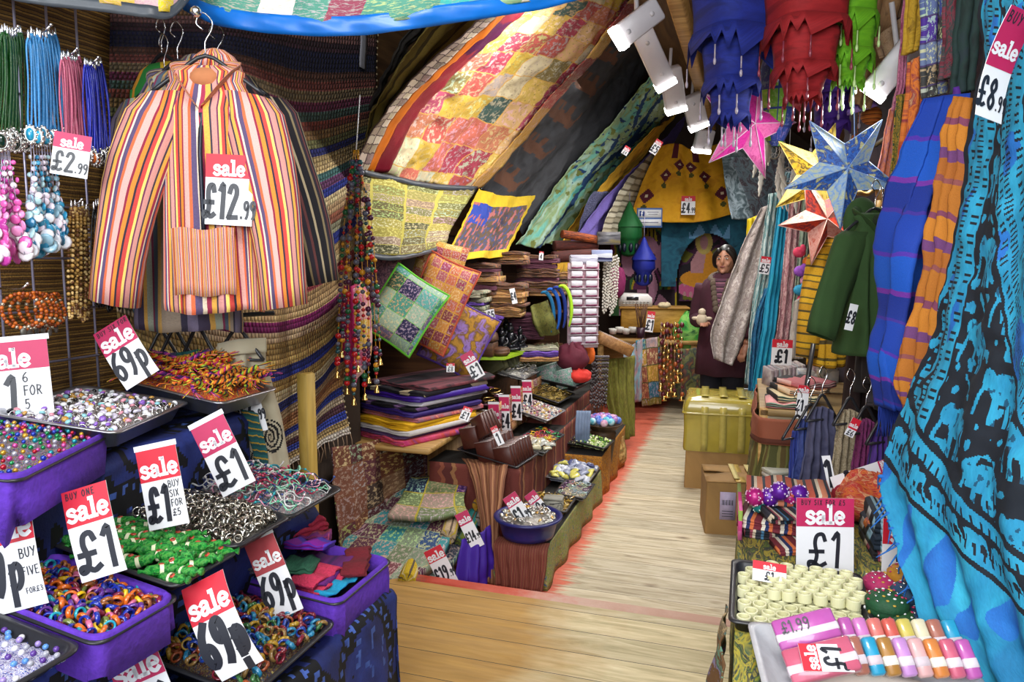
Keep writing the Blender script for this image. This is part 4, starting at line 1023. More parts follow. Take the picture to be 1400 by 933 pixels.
mb = MB(); mb.grid(rugf(), 60, 130); mb.build('weave', rugmat(), rug, thick=.008)
g_ = rugf(); mb = MB(); rr = random.Random(4)
for i in range(26):
    p = g_(.5+.5*i/25, 1); mb.tube([p, p+V((.006, rr.uniform(-.01, .01), -.03)), p+V((.004, rr.uniform(-.02, .02), -.06-.05*rr.random()))], .0025, 4)
mb.build('fringe', M('fringe_yarn', '#9a8068', .9), rug)
mb = MB(); rr = random.Random(8)
for i in range(60):
    p = g_(1.0, i/60+.005); mb.sph(p+V((0, .004, 0)), (.008, .009, .007), 6, 4)
mb.build('selvedge', M('selvedge_knots', '#a89878', .9), rug)
# white label strip hanging at the rug's top corner
mb = MB(); p = AX(497, 65, XR+.06); mb.grid(lambda u, v: p+V((.004*math.sin(v*5), (u-.5)*.062-.006*v, (.5-v)*.20)), 3, 8)
tag(mb.build('cloth_strip', M('strip_white', '#8c8c96', .9), thick=.002), 'pale cloth strip hanging at the top right of the rag rug', 'cloth strip')
# cream printed trousers on a clip hanger, other trousers behind
cream = M('cream_cotton', '#b5ab92', .9, vs=20, var=.12)
tr = thing('trousers', 'cream cotton trousers with black swirl print on a clip hanger', 'trousers', tuple(D(350, 640, 2.35)))
rowsT = [[D(296, 474, 2.33), D(325, 468, 2.31), D(362, 466, 2.35)], [D(300, 520, 2.32), D(332, 520, 2.29), D(366, 500, 2.36)], [D(322, 590, 2.32), D(352, 590, 2.28), D(386, 580, 2.38)], [D(342, 660, 2.33), D(368, 660, 2.29), D(398, 655, 2.40)]]
def swirl(u, v):
    for cx, cy, s in ((.72, .72, .17), (.3, .5, .1), (.35, .85, .12)):
        x, y = (u-cx)*.45, (v-cy); r = math.hypot(x, y); a = math.atan2(y, x)
        if r < s*.62 and ((r/s*5.5+a/(2*PI)) % 1) < .5: return 1
    return 0
cloth('leg_cloth', '', '', rowsT, [cream, M('print_black', '#0c0c10', .9)], 60, 90, 3, .012, parent=tr, paint=swirl)
rowsW = [[p+V((.02, -.02, .012)) for p in rowsT[0]], [p+V((.02, -.02, -.035)) for p in rowsT[0]]]
cloth('waistband', '', '', rowsW, cream, 20, 4, 0, parent=tr)
TEALB = stripes('teal_gold_band', [(2, '#1c5a58'), (1, '#b08a2a'), (2, '#164a4c')], 9, 1, .05)
cloth('patterned_panel', '', '', [[D(330, 560, 2.27), D(352, 566, 2.26)], [D(352, 655, 2.28), D(372, 655, 2.27)]], TEALB, 8, 20, 0, parent=tr)
wire_hanger('black clip hanger carrying the cream trousers', D(325, 458, 2.32)+V((0, 0, .02)), YAW-.15, .17, bar=True)
for k, (px, py, c, lab) in enumerate(((272, 482, '#1c4a48', 'dark teal trousers hanging behind the cream ones'), (240, 486, '#4a4668', 'greyish violet trousers hanging behind the wristband tray'), (222, 488, '#5a3a48', 'dusty plum trousers hanging furthest left under the jackets'))):
    d = 2.36+.03*k; a = D(px, py, d)
    mm = TEALB if k == 0 else M('trouser_%d' % k, c, .9)
    cloth('trousers', lab, 'trousers', [[a+V((-.06, -.03, 0)), a+V((.0, 0, .008)), a+V((.06, .02, 0))], [a+V((-.07, -.02, -.2)), a+V((.01, .03, -.2)), a+V((.07, .03, -.2))], [a+V((-.06, -.02, -.4)), a+V((.01, .03, -.4)), a+V((.06, .03, -.4))]], mm, 24, 20, 3, .015)
    wire_hanger('black clip hanger holding the '+lab.split(' hanging')[0], a+V((0, 0, .085)), YAW+.2*k, .11, bar=True)
mb = MB(); a, b_ = D(200, 440, 2.5), D(375, 428, 2.55); mb.tube([a, b_], .008, 8); tag(mb.build('clothes_rail', BLACKP), 'thin dark rail under the jackets carrying the trousers', 'rail')
# yellow timber post at the end of the stall
mb = MB(); p = D(424, 700, 2.75); mb.box((p.x, p.y, .62), (.045, .06, 1.0), 0, None, .004)
tag(mb.build('timber_post', wood('yellow_post', ['#9a7a30', '#c2a04a', '#d8bc6a'], 2, (14, 14, 1))), 'narrow yellowish timber post at the end of the navy stall', 'post')
# awning over the front
AWN = patch('awning_patches', ['#8a3a50', '#3aa8a0', '#c8d8e0', '#88a880', '#d8b8c0', '#c8a840', '#b04868', '#dcd8d0', '#4a8a78'], 13, 1.8, None, motif=.35, ms=70, seed=2)
BLUEB = M('blue_satin', '#0a62b8', .35, vs=12, var=.25, bump=.2)
aw = thing('awning_quilt', 'patchwork quilt edged in blue satin slung along the top of the photo', 'quilt', tuple(D(480, 20, 2.3)))
low = [D(240, -6, 2.3), D(300, 22, 2.2), D(400, 34, 2.15), D(500, 34, 2.15), D(620, 18, 2.2), D(740, 0, 2.3), D(830, -22, 2.4)]
cloth('patchwork', '', '', [[p+V((-.05, .0, .30)) for p in low], [p+V((.03, 0, .12)) for p in low], low], AWN, 60, 14, 5, .01, parent=aw)
cloth('satin_edge', '', '', [[p+V((0, -.006, .024)) for p in low], [p+V((0, -.012, .0)) for p in low], [p+V((0, -.004, -.028)) for p in low]], BLUEB, 60, 5, 9, .004, parent=aw)
aw2 = thing('awning_quilt', 'patchwork strip with dark grey edge slung at the top left corner', 'quilt', tuple(D(120, 10, 2.0)))
low = [D(-60, -30, 1.9), D(30, -8, 1.9), D(120, 4, 1.95), D(200, 14, 2.0), D(236, 16, 2.05), D(262, -10, 2.1)]
cloth('patchwork', '', '', [[p+V((-.05, 0, .22)) for p in low], [p+V((.0, 0, .1)) for p in low], low], patch('awning_patches_b', ['#b04868', '#d8c020', '#c8a0a8', '#d0b048', '#a8b8c0'], 8, 1.2, None, motif=.35, ms=70, seed=5), 50, 12, 4, .01, parent=aw2)
cloth('dark_edge', '', '', [[p+V((0, -.008, .012)) for p in low], [p+V((0, -.008, -.02)) for p in low]], M('dark_satin', '#3a4048', .4), 50, 3, 0, parent=aw2)
# ================================================================ cloths slung up the vault on the left
def sling(label, pxs, mat, X0=-1.82, bulge=.03, nu=40, nv=50, name='hanging_cloth', cat='wall cloth', group=None, folds=3, amp=.012, paint=None, z1=None, **kw):
    """pxs: rows bottom to top, each a list of (px, py, X); flung from the wall up under the ceiling"""
    rows = [[AX(px, py, X) for px, py, X in r] for r in reversed(pxs)]
    return cloth(name, label, cat, rows, mat, nu, nv, folds, amp, .7, .008, .004, paint, group, **kw)
OLIVE = stripes('olive_brocade', [(4, '#6a5c22'), (1, '#3a3010'), (5, '#807030'), (1, '#4a3e18')], 3, 0, .02, mot=.5, mots=50)
sling('olive gold brocade strip on the vault beside the rag rug', [[(500, 300, -1.9), (530, 235, -1.88)], [(500, 180, -1.75), (545, 150, -1.72)], [(535, 110, -1.5), (600, 95, -1.45)], [(590, 30, -1.25), (700, 15, -1.15)], [(650, -30, -1.1), (760, -30, -1.0)]], OLIVE)
sling('black cloth strip on the vault between the rag rug and the brocade', [[(505, 150, -1.8), (522, 120, -1.75)], [(540, 75, -1.55), (560, 60, -1.5)], [(575, 30, -1.4), (610, 15, -1.35)], [(620, -30, -1.2), (670, -30, -1.15)]], dye('black_print', ['#0e0c0c', '#1c1816', '#3a342c'], 12, 3))
q = thing('vault_quilt', 'large patchwork quilt in red and gold slung up the vault', 'quilt', tuple(AX(560, 240, -1.85)))
QR = [[(505, 237, -1.85), (550, 246, -1.85), (600, 254, -1.84), (652, 260, -1.82)], [(540, 165, -1.66), (595, 172, -1.66), (655, 182, -1.64), (712, 195, -1.6)], [(585, 112, -1.46), (645, 112, -1.44), (710, 118, -1.40), (765, 130, -1.34)], [(640, 62, -1.24), (700, 55, -1.22), (765, 62, -1.16), (815, 78, -1.08)], [(690, 18, -1.08), (750, 8, -1.04), (810, 14, -.98), (850, 30, -.9)], [(730, -22, -.95), (790, -32, -.92), (845, -28, -.86), (880, -8, -.8)]]
QM = patch('vault_patches', ['#b5524a', '#d8c9a4', '#a83a50', '#c9a640', '#8a7a48', '#c47a5a', '#3f5a54', '#c86a58', '#d8b078', '#b8a8a0', '#b04a68', '#d9b85a'], 7, 10, '#d8a850', .035, motif=.55, ms=70, seed=3, wob=.03)
cloth('patchwork', '', '', [[AX(*p) for p in r] for r in reversed(QR)], QM, 60, 80, 2, .012, parent=q, wr=.012)
# its coloured borders
def border(nm, i0, du, mat, parent, side=0):
    rows = []
    for r in reversed(QR):
        a = V((*r[0][:2], 0)) if side == 0 else V((*r[-1][:2], 0))
        rows.append([AX(a.x+du[0], a.y+du[1]*.3, r[0 if side == 0 else -1][2]+.012), AX(a.x+du[2], a.y+du[3]*.3, r[0 if side == 0 else -1][2]+.014)])
    cloth(nm, '', '', rows, mat, 6, 60, 0, parent=parent, wr=.006)
border('maroon_border', 0, (4, 0, 26, 0), stripes('maroon_silk', [(2, '#7a1428'), (1, '#4a0f3a'), (2, '#8a2030')], 1, 1, .3, 2, .4), q)
border('orange_border', 0, (-6, 0, 6, 0), M('orange_silk', '#c86a14', .4, vs=14, var=.3), q)
border('plaid_edge', 0, (-24, 0, -6, 0), patch('plaid_ruffle', ['#9a8478', '#b8a494', '#7a645c', '#c8b8a8'], 2, 30, '#4a3434', .12, motif=.3, ms=80), q)
border('gold_border', 0, (-12, 0, 3, 0), patch('gold_binding', ['#8a2a24', '#b8862a', '#a83a34', '#c09a48'], 1, 12, None, motif=.5, ms=60), q, 1)
def eleph_paint(u, v):
    x, y = u*2.2, v*6.0
    return 1 if (u < .45 and elephant((x*1.05) % 1, (y) % 1*1.2-.1)) else (2 if .47 < u < .52 else 0)
sling('dark charcoal cloth with rust elephants slung beside the quilt', [[(655, 258, -1.82), (690, 282, -1.8), (712, 322, -1.78)], [(715, 192, -1.6), (750, 215, -1.6), (770, 240, -1.55)], [(768, 128, -1.34), (805, 150, -1.34), (838, 170, -1.2)], [(818, 72, -1.08), (850, 85, -1.06), (885, 105, -.95)], [(850, 25, -.9), (880, 50, -.85), (912, 80, -.8)]], [dye('charcoal', ['#26272b', '#34353a', '#222226'], 8, 3, bump=.2), M('rust_print', '#5c3a28', .9), M('charcoal_band', '#34363c', .9)], nu=60, nv=110, folds=2, amp=.03, paint=eleph_paint)
def tree_paint(u, v):
    y = 1-v
    for x0, a, b, s, w in ((.5, .0, .97, .18, .075), (.5, .3, .62, -.9, .05), (.52, .45, .8, .9, .045), (.46, .62, .92, -.8, .04), (.55, .7, .97, .6, .035)):
        if a <= y <= b:
            t = y-a; x = x0+s*t+.05*math.sin(y*14)
            if abs(u-x) < w*(1.1-.7*t/(b-a)): return 1
    n = NZ.noise(V((u*14, v*44, 3)))
    if y > .3 and n > .36: return 1
    if NZ.noise(V((u*10+5, v*26, 9))) > .36: return 2
    return 0
sling('turquoise cloth printed with a dark blue tree, slung beyond the charcoal one', [[(705, 335, -1.75), (735, 338, -1.72), (768, 330, -1.7)], [(770, 240, -1.52), (805, 245, -1.5), (835, 245, -1.46)], [(838, 168, -1.15), (868, 178, -1.12), (895, 180, -1.05)], [(895, 95, -.8), (908, 112, -.76), (922, 132, -.7)]], [dye('turq_dye', ['#3c8f88', '#6fb8aa', '#8a9f6a', '#a9cabc', '#4fa0a8'], 5, 4), M('tree_blue', '#123a68', .9), M('tree_olive', '#6a7434', .9)], nu=90, nv=200, folds=2, amp=.02, paint=tree_paint)
sling('yellow ochre batik cloth slung beyond the turquoise one', [[(735, 400, -1.7), (760, 400, -1.66), (800, 370, -1.6)], [(780, 310, -1.55), (808, 300, -1.5), (830, 280, -1.45)], [(840, 235, -1.3), (868, 225, -1.2), (885, 205, -1.1)], [(895, 175, -.95), (912, 165, -.9), (930, 150, -.8)]], dye('ochre_batik', ['#6a3c10', '#c08a1c', '#d9a72c', '#8a6a18', '#b87a20'], 5, 3), nu=30, nv=60)
sling('violet chenille scarf slung across the ochre batik', [[(780, 330, -1.5), (800, 335, -1.48)], [(835, 262, -1.3), (860, 275, -1.28)], [(890, 210, -1.05), (915, 222, -1.0)], [(938, 158, -.75), (952, 172, -.72)]], dye('violet_knit', ['#4a3a8a', '#7a68b8', '#5a4a9a'], 40, 3, stretch=(1, 8, 1), bump=.8), nu=20, nv=50, folds=2, amp=.015)
sling('navy flecked scarf hanging below the violet scarf', [[(785, 325, -1.5), (830, 325, -1.46)], [(798, 290, -1.42), (838, 290, -1.4)], [(812, 262, -1.36), (848, 262, -1.32)]], dye('navy_fleck', ['#151830', '#22264a', '#8a8ab0'], 50, 2, stretch=(1, 2, 1)), nu=16, nv=16)
sling('cream and grey knitted scarf hanging at the end of the slung cloths', [[(815, 330, -1.4), (852, 330, -1.36)], [(835, 285, -1.3), (866, 285, -1.26)], [(868, 235, -1.15), (892, 242, -1.1)], [(930, 175, -.85), (948, 182, -.8)]], stripes('cream_knit', [(2, '#b5ab92'), (1, '#6a6250'), (2, '#cfc7b0'), (1, '#8a8068')], 9, 1, .02, bump=.9), nu=20, nv=50)
card('small sale tag pinned on the violet scarf', 897, 201, 6.0, .06, .12, -32, 0, 0, RED, '£5', None, .3, name='price_tag', cat='price tag')
card('small sale tag on the ochre batik below the violet scarf', 856, 206, 6.0, .05, .07, -32, 0, 0, RED, '£4', None, .5, name='price_tag', cat='price tag')
# the two tapestries hung along the wall under the quilt
mb = MB(); a, b_ = AX(498, 240, -1.83), AX(655, 262, -1.80)
tp = thing('wall_tapestry', 'yellow embroidered patch tapestry hung above the cushions', 'tapestry', tuple(AX(560, 345, -1.8)))
cloth('panel', '', '', [[AX(497, 240, -1.80), AX(545, 248, -1.77), AX(590, 257, -1.78), AX(650, 260, -1.76)], [AX(494, 290, -1.78), AX(545, 298, -1.72), AX(580, 302, -1.74), AX(622, 305, -1.72)], [AX(500, 344, -1.76), AX(540, 350, -1.70), AX(575, 345, -1.70), AX(606, 336, -1.70)]], patch('yellow_embroidery', ['#7a7230', '#5a5024', '#8a8440', '#6a5a34', '#6a6a34', '#8a7460', '#948a34', '#444424'], 3, 9, '#b0a644', .07, motif=.5, ms=60, seed=9, wob=.06), 40, 30, 3, .012, parent=tp)
cloth('dark_edge', '', '', [[AX(495, 232, -1.795), AX(545, 242, -1.765), AX(590, 251, -1.77), AX(654, 255, -1.755)], [AX(497, 240, -1.795), AX(545, 249, -1.765), AX(590, 258, -1.77), AX(650, 262, -1.755)]], M('dark_satin', '#3a4048', .4), 24, 2, 0, parent=tp)
cloth('dark_edge', '', '', [[AX(500, 343, -1.755), AX(540, 349, -1.695), AX(575, 344, -1.695), AX(606, 335, -1.695)], [AX(500, 352, -1.75), AX(540, 356, -1.69), AX(575, 350, -1.69), AX(602, 342, -1.69)]], M('dark_satin', '#3a4048', .4), 24, 2, 0, parent=tp)
def blue_paint(u, v):
    if u > .93 or v < .17 or v > .88 or u < .04: return 1
    n = NZ.noise(V((u*26, v*9, 1)))
    if v < .45 and u < .4 and n < .25: return 0
    return 2 if n > .2 else (3 if NZ.noise(V((u*44, v*18, 6))) > .1 else 4)
cloth('wall_tapestry', 'blue embroidered tapestry with a yellow border beside the yellow one', 'tapestry', [[AX(655, 258, -1.74), AX(690, 268, -1.70), AX(732, 268, -1.7)], [AX(632, 308, -1.72), AX(668, 315, -1.66), AX(712, 308, -1.66)], [AX(603, 360, -1.68), AX(645, 354, -1.62), AX(690, 352, -1.62)]], [M('emb_blue', '#1c3a9a', .8), M('emb_yellow', '#cfae12', .8), M('emb_rose', '#a05a58', .8), M('emb_slate', '#34406a', .8), M('emb_brown', '#54402c', .8)], 100, 90, 3, .012, paint=blue_paint, wr=.006)
# ================================================================ lamps along the ridge
LAMPW = M('lamp_housing', '#c4c0c6', .4, var=.06, bump=0)
GLOW = M('lamp_glow', (1, .98, .95), .3, var=0, bump=0, emit=14)
def floodlight(label, px, py, d, yaw, pitch, roll, L, w, th, power, tgt, spread=2.7):
    c = D(px, py, d); B = RZ(YAW+math.radians(yaw))@RX(math.radians(pitch))@RY(math.radians(roll))
    root = thing('strip_lamp', label, 'lamp', tuple(c))
    mb = MB(); mb.box(c, (w, th, L), 0, B, .008)
    for k in (-1, 1): mb.lathe([(.012, 0), (.012, .004), (0, .005)], 10, c+B@V((0, -th/2, k*L*.28)), B@RX(PI/2))
    mb.build('housing', LAMPW, root)
    mb = MB(); mb.box(c+B@V((0, -.002, -L/2+.006)), (w*1.02, th*1.04, .036), 0, B, .003); mb.build('diffuser', GLOW, root.children[0])
    mb = MB(); mb.tube([c+B@V((0, th/2, 0)), c+B@V((0, th/2+.05, .03)), c+V((-.02, .02, .28))], .012, 6); mb.build('bracket', LAMPW, root)
    if power:
        e = c+B@V((0, -.02, -L/2-.03)); lamp('lamp_light', e, tgt if tgt else e+B@V((0, -.2, -1)), power, .15, spread)
    return root
floodlight('nearest white strip lamp on the ridge, beaming at the patchwork quilt', 872, 32, 3.6, 10, 12, 52, .24, .11, .07, 20, (-1.6, 3.9, 2.1))
floodlight('second strip lamp on the ridge with its bright end facing the aisle', 893, 78, 4.3, 5, 30, -33, .36, .12, .08, 15, (-1.2, 5.0, .5))
floodlight('third strip lamp on the ridge, above the fourth', 920, 122, 5.2, 5, 30, -18, .30, .14, .08, 13, (-.7, 4.6, 0))
floodlight('fourth strip lamp on the ridge beside the pink star', 950, 152, 6.2, 5, 30, -25, .28, .16, .08, 14, (-1.3, 6.2, .9))
floodlight('last glowing strip lamp on the ridge above the yellow tunic', 962, 192, 6.9, 5, 25, 4, .2, .16, .08, 13, (-.6, 7.2, .3))
floodlight('white strip lamp on the right among the hanging bags', 1222, 92, 3.3, -25, 20, 38, .26, .11, .08, 9, (-.2, 3.6, .8))
mb = MB(); mb.box((-.42, 6.0, 2.98), (.09, 4.6, .12), 0, None, .01); tag(mb.build('ridge_beam', PALEWOOD), 'long timber beam under the ridge carrying the strip lamps', 'beam')
area('ridge_fill', (-.35, 5.6, 2.85), (-.45, 5.6, 0), .3, 16, (1, .98, .95), 4.2)
# ================================================================ left side beyond the rug
def cushion(label, px, py, d, w, h, t, rot, mats, trim=None, group=None, flange=0):
    c = D(px, py, d); root = thing('cushion', label, 'cushion', tuple(c)); B = RZ(YAW)@rot
    mb = MB(); N = 18
    for s in (1, -1):
        def f(u, v):
            x, y = 2*u-1, 2*v-1; k = max(0, (1-x**4)*(1-y**4)); pin = 1-.06*(1-x*x)*(y*y)-.06*(1-y*y)*(x*x)
            return c+B@V((x*w/2*(1-.05*(1-abs(y))**0*(1-y*y)*0)*pin, -s*t/2*k**.55, y*h/2*pin))
        mb.grid((lambda u, v: f(u, v)) if s > 0 else (lambda u, v: f(1-u, v)), N, N, 0 if s > 0 else 1)
    mb.build('cover', mats, root)
    if trim:
        mb = MB(); P = []
        for a, b_ in ((-1, -1), (1, -1), (1, 1), (-1, 1)):
            n_ = {(-1, -1): (1, 0), (1, -1): (0, 1), (1, 1): (-1, 0), (-1, 1): (0, -1)}[(a, b_)]
            for k in range(8):
                x, y = a+n_[0]*k/4, b_+n_[1]*k/4
                pin = 1-.06*(1-x*x)*(y*y)-.06*(1-y*y)*(x*x); P.append(c+B@V((x*w/2*pin, 0, y*h/2*pin)))
        mb.tube(P, .008, 6, 0, True, True); mb.build('piping', trim, root)
    return root
PAT = lambda nm, cols, **k: patch(nm, cols, **k)
cushion('pink patchwork cushion standing on edge beside the rag rug, its magenta back showing', 488, 450, 3.45, .30, .44, .13, RZ(math.radians(95))@RY(math.radians(-6)), [PAT('cush_pink', ['#b04a6a', '#c88a8a', '#c9a030', '#8a3a5a', '#d0a0a0'], nu=5, nv=6, seam='#c06080', motif=.5, ms=40), M('magenta_cotton', '#a8105a', .8)], M('magenta_cotton', '#a8105a'))
cushion('green patchwork cushion with lime piping, tilted on the folded cloths', 552, 424, 3.75, .31, .38, .13, RY(math.radians(33))@RX(math.radians(-14)), [PAT('cush_green', ['#3f8a78', '#8aa89a', '#1c1a4a', '#5aa8a0', '#6a6a8a', '#2a5a44', '#a0c0a8', '#4a9a88'], nu=3, nv=4, seam='#7ac040', sw=.03, motif=.6, ms=36, seed=4), M('lime_cotton', '#5cb02a', .8)], M('lime_cotton', '#5cb02a'))
cushion('orange and plum checked cushion leaning behind the green one', 598, 415, 4.1, .30, .52, .12, RY(math.radians(24))@RX(math.radians(-10)), [PAT('cush_orange', ['#b85a3a', '#8a2a4a', '#c07a30', '#a04a58', '#c88a40', '#7a2a3a'], nu=5, nv=8, seam='#c89030', sw=.1, motif=.4, ms=50, seed=2), M('rust_cotton', '#a8442a', .8)], M('rust_cotton', '#a8442a'))
cushion('gold and purple brocade cushion low behind the orange one', 628, 462, 4.25, .34, .40, .12, RY(math.radians(28))@RX(math.radians(-15)), [dye('gold_brocade', ['#5a3a78', '#8a6ab0', '#6a4a14', '#a87a1c', '#7a5a18'], 6, 4), M('violet_cotton', '#4a2a80', .8)], M('violet_cotton', '#4a2a80'))
cushion('small plum printed cushion peeking out above the green cushion', 512, 378, 3.95, .22, .26, .1, RY(math.radians(20)), [dye('plum_print', ['#6a3a58', '#9a6a78', '#3a2040', '#a8848a'], 14, 4), M('magenta_cotton', '#a8105a')])
cushion('red and gold cushion standing between the tapestries and the orange cushion', 600, 365, 4.25, .3, .3, .1, RY(math.radians(15)), [PAT('cush_redgold', ['#a84a3a', '#b8802a', '#8a2a3a', '#c09a50'], nu=6, nv=6, seam='#c0a040', motif=.5, ms=50, seed=6), M('rust_cotton', '#a8442a')])
# beaded door garland
c = D(487, 205, 3.25); ga = thing('bead_garland', 'bunch of bead and bell strings hanging beside the rag rug', 'garland', tuple(c))
rr = random.Random(21); BM = [M('garland_red', '#b0141c', .3), M('garland_teal', '#1c4a50', .3), M('garland_grey', '#5a5a6a', .3), M('garland_plum', '#4a1a3a', .3), M('garland_gold', '#c88a1c', .3), M('garland_green', '#1a5a34', .3)]
mb = MB(); mb.tube([D(492, 130, 3.3), c], .0025, 5); mb.build('cord', WHITE, ga)
for i in range(9):
    a = c+CR*(rr.uniform(-.012, .012)); bpx = 460+i*7.6+rr.uniform(-2, 2); e = D(bpx, (508, 480, 530, 545, 500, 538, 515, 528, 490)[i], 3.2+.03*math.sin(i*2))
    P = smooth([a, a.lerp(e, .3)+V((0, 0, 0))+CR*((i-3)*.006), a.lerp(e, .7)+CR*((i-3)*.004), e], 48)
    mb = MB(); mb.tube(P, .0018, 4, 4)
    for k in range(3, 48):
        if rr.random() < .8:
            rad = rr.choice((.006, .008, .010, .013)); mb.sph(P[k], (rad*1.1, rad*1.1, rad), 7, 5, rr.choice((0, 0, 1, 2, 2, 3, 3, 5, 4)))
    mb.build('bead_string', BM, ga)
    mb = MB(); mb.lathe([(.002, .012), (.006, .008), (.009, -.002), (.012, -.014), (.0145, -.018), (.012, -.018)], 10, P[-1]-V((0, 0, .012))); mb.build('bell', GOLD, ga)
# folded bedspreads on the bench
bench = thing('bench', 'pale wooden bench and crate carrying the folded bedspreads', 'bench', (-1.62, 3.85, 0))
mb = MB(); mb.box((-1.78, 3.84, .565), (.50, .95, .03), 0, None, .004); mb.build('board', PALEWOOD, bench)
mb = MB(); mb.box((-1.62, 4.05, .275), (.24, .5, .55), 0, None, .006); mb.build('crate', wood('crate_wood', ['#5a3a1c', '#8a6436', '#a88250'], 2, (14, 14, 1)), bench)
mb = MB(); mb.box((-1.88, 3.5, .275), (.04, .05, .55), 0, None, .004); mb.build('leg', PALEWOOD, bench)
EM = lambda nm, a, b: dye(nm, [a, b, a], 30, 3)
bs = [('hot pink bedspread, bottom of the stack beside the rag rug', .035, dye('bed_pink', ['#c01a6a', '#d0487a', '#b8402a', '#7a3a9a'], 9, 4), 3), ('thin plum bedspread above the hot pink one', .014, M('bed_plum', '#4a3058', .8), 2), ('white bedspread under the yellow ones', .022, M('bed_white', '#c8c2c0', .8, var=.1), 2),
      ('yellow bedspread, lower of the two', .018, M('bed_yellow', '#d8a406', .8, var=.12), 2), ('yellow bedspread, upper of the two', .016, M('bed_yellow', '#d8a406'), 2), ('coral patterned bedspread above the yellow ones', .026, dye('bed_coral', ['#c03a34', '#8a6a78', '#b04a50', '#d88a70'], 18, 4), 2),
      ('deep purple bedspread above the coral one', .028, M('bed_purple', '#2c1468', .7, var=.3), 2), ('black bedspread with a lilac stripe', .02, stripes('bed_blk', [(3, '#14101c'), (1, '#6a4a7a'), (2, '#100c14')], 2, 1, .1), 2), ('silver white bedspread in the upper stack', .022, M('bed_silver', '#b8b4bc', .6, var=.15), 2),
      ('violet satin bedspread above the silver one', .026, M('bed_violet', '#3a1a88', .5, var=.3), 2), ('black and cream striped bedspread near the top', .024, stripes('bed_cream', [(3, '#141218'), (2, '#b8a888'), (2, '#181420')], 2, 1, .1), 2), ('black bedspread with rose embroidery on top of the stack', .024, dye('bed_rose', ['#141016', '#241c24', '#7a3a44', '#18141a'], 7, 4), 2)]
p = D(540, 606, 3.72); z = .582; rr = random.Random(2)
for i, (lab, h, m, ly) in enumerate(bs):
    t = i/11
    fold_thing('folded_bedspread', lab, 'bedspread', (-1.77+.05*t+rr.uniform(-.012, .012), 3.66+.16*t+rr.uniform(-.02, .02), z), .44+.04*t, .52+.05*t, h*1.05, m, ly, math.radians(-24+5*t)+rr.uniform(-.05, .05), i, None); z += h*1.05+.001
# brown patchwork hanging under the bench and the throws in the floor crate
cloth('patchwork_hanging', 'brown and maroon patchwork cloth hanging on the wall under the folded bedspreads', 'wall cloth', [[V((-1.86, 2.98, .66)), V((-1.84, 3.4, .60)), V((-1.80, 4.1, .60))], [V((-1.84, 2.98, .35)), V((-1.82, 3.4, .35)), V((-1.78, 4.1, .35))], [V((-1.83, 2.98, .06)), V((-1.79, 3.4, .12)), V((-1.74, 4.1, .2))]], patch('brown_patch', ['#4a1a24', '#7a4a38', '#5a2a34', '#8a6448', '#3a2a24', '#6a3a28'], 6, 4, '#7a4a2a', .03, motif=.5, ms=40, seed=3), 40, 30, 4, .012)
PB = patch('teal_patch', ['#3f6a68', '#7a8a70', '#2a8088', '#6a7a58', '#5a2a44', '#2a4a78', '#8a9a80', '#7a4048', '#3a8a90'], 5, 7, '#9aa888', .03, motif=.6, ms=50, seed=8)
def flatfold(label, rows, mat, name='folded_throw', cat='throw', thick=.03, nu=30, nv=30, edge=None):
    f = surf(rows); mb = MB(); mb.grid(lambda u, v: f(u, v)+V((0, 0, .008*NZ.noise(V((u*4, v*4, 1)))+.006*math.sin(v*9+u*3))), nu, nv)
    return tag(mb.build(name, mat, thick=thick), label, cat)
def zz(px, py, z): return AZ(px, py, z)
flatfold('teal and green patchwork throw folded on the floor in front of the crate', [[zz(455, 765, .10), zz(505, 800, .09), zz(560, 800, .08)], [zz(480, 735, .17), zz(545, 745, .17), zz(605, 760, .15)], [zz(520, 692, .22), zz(575, 700, .22), zz(630, 705, .2)], [zz(545, 665, .25), zz(590, 668, .25), zz(640, 672, .24)]], PB, thick=.06)
flatfold('second teal patchwork throw under the first', [[zz(452, 775, .04), zz(505, 808, .03), zz(575, 806, .03)], [zz(478, 745, .09), zz(545, 760, .09), zz(620, 775, .08)], [zz(515, 700, .12), zz(575, 715, .12), zz(640, 720, .1)]], patch('teal_patch_b', ['#2a4a58', '#5a6a58', '#1c2c40', '#4a6a60'], 6, 4, '#8a9080', .03, motif=.5, ms=50), thick=.05)
flatfold('navy, olive and violet patch throw folded over the crate', [[zz(530, 708, .27), zz(585, 712, .27), zz(640, 702, .26)], [zz(548, 682, .31), zz(590, 686, .31), zz(634, 685, .31)], [zz(562, 655, .34), zz(600, 654, .34), zz(642, 656, .34)]], patch('navy_patch', ['#14284a', '#8a8a3a', '#6a7a50', '#3a1a6a', '#9a8a78'], 2, 3, '#b0a030', .05, motif=.5, ms=30, seed=11), thick=.025)
rr = random.Random(6)
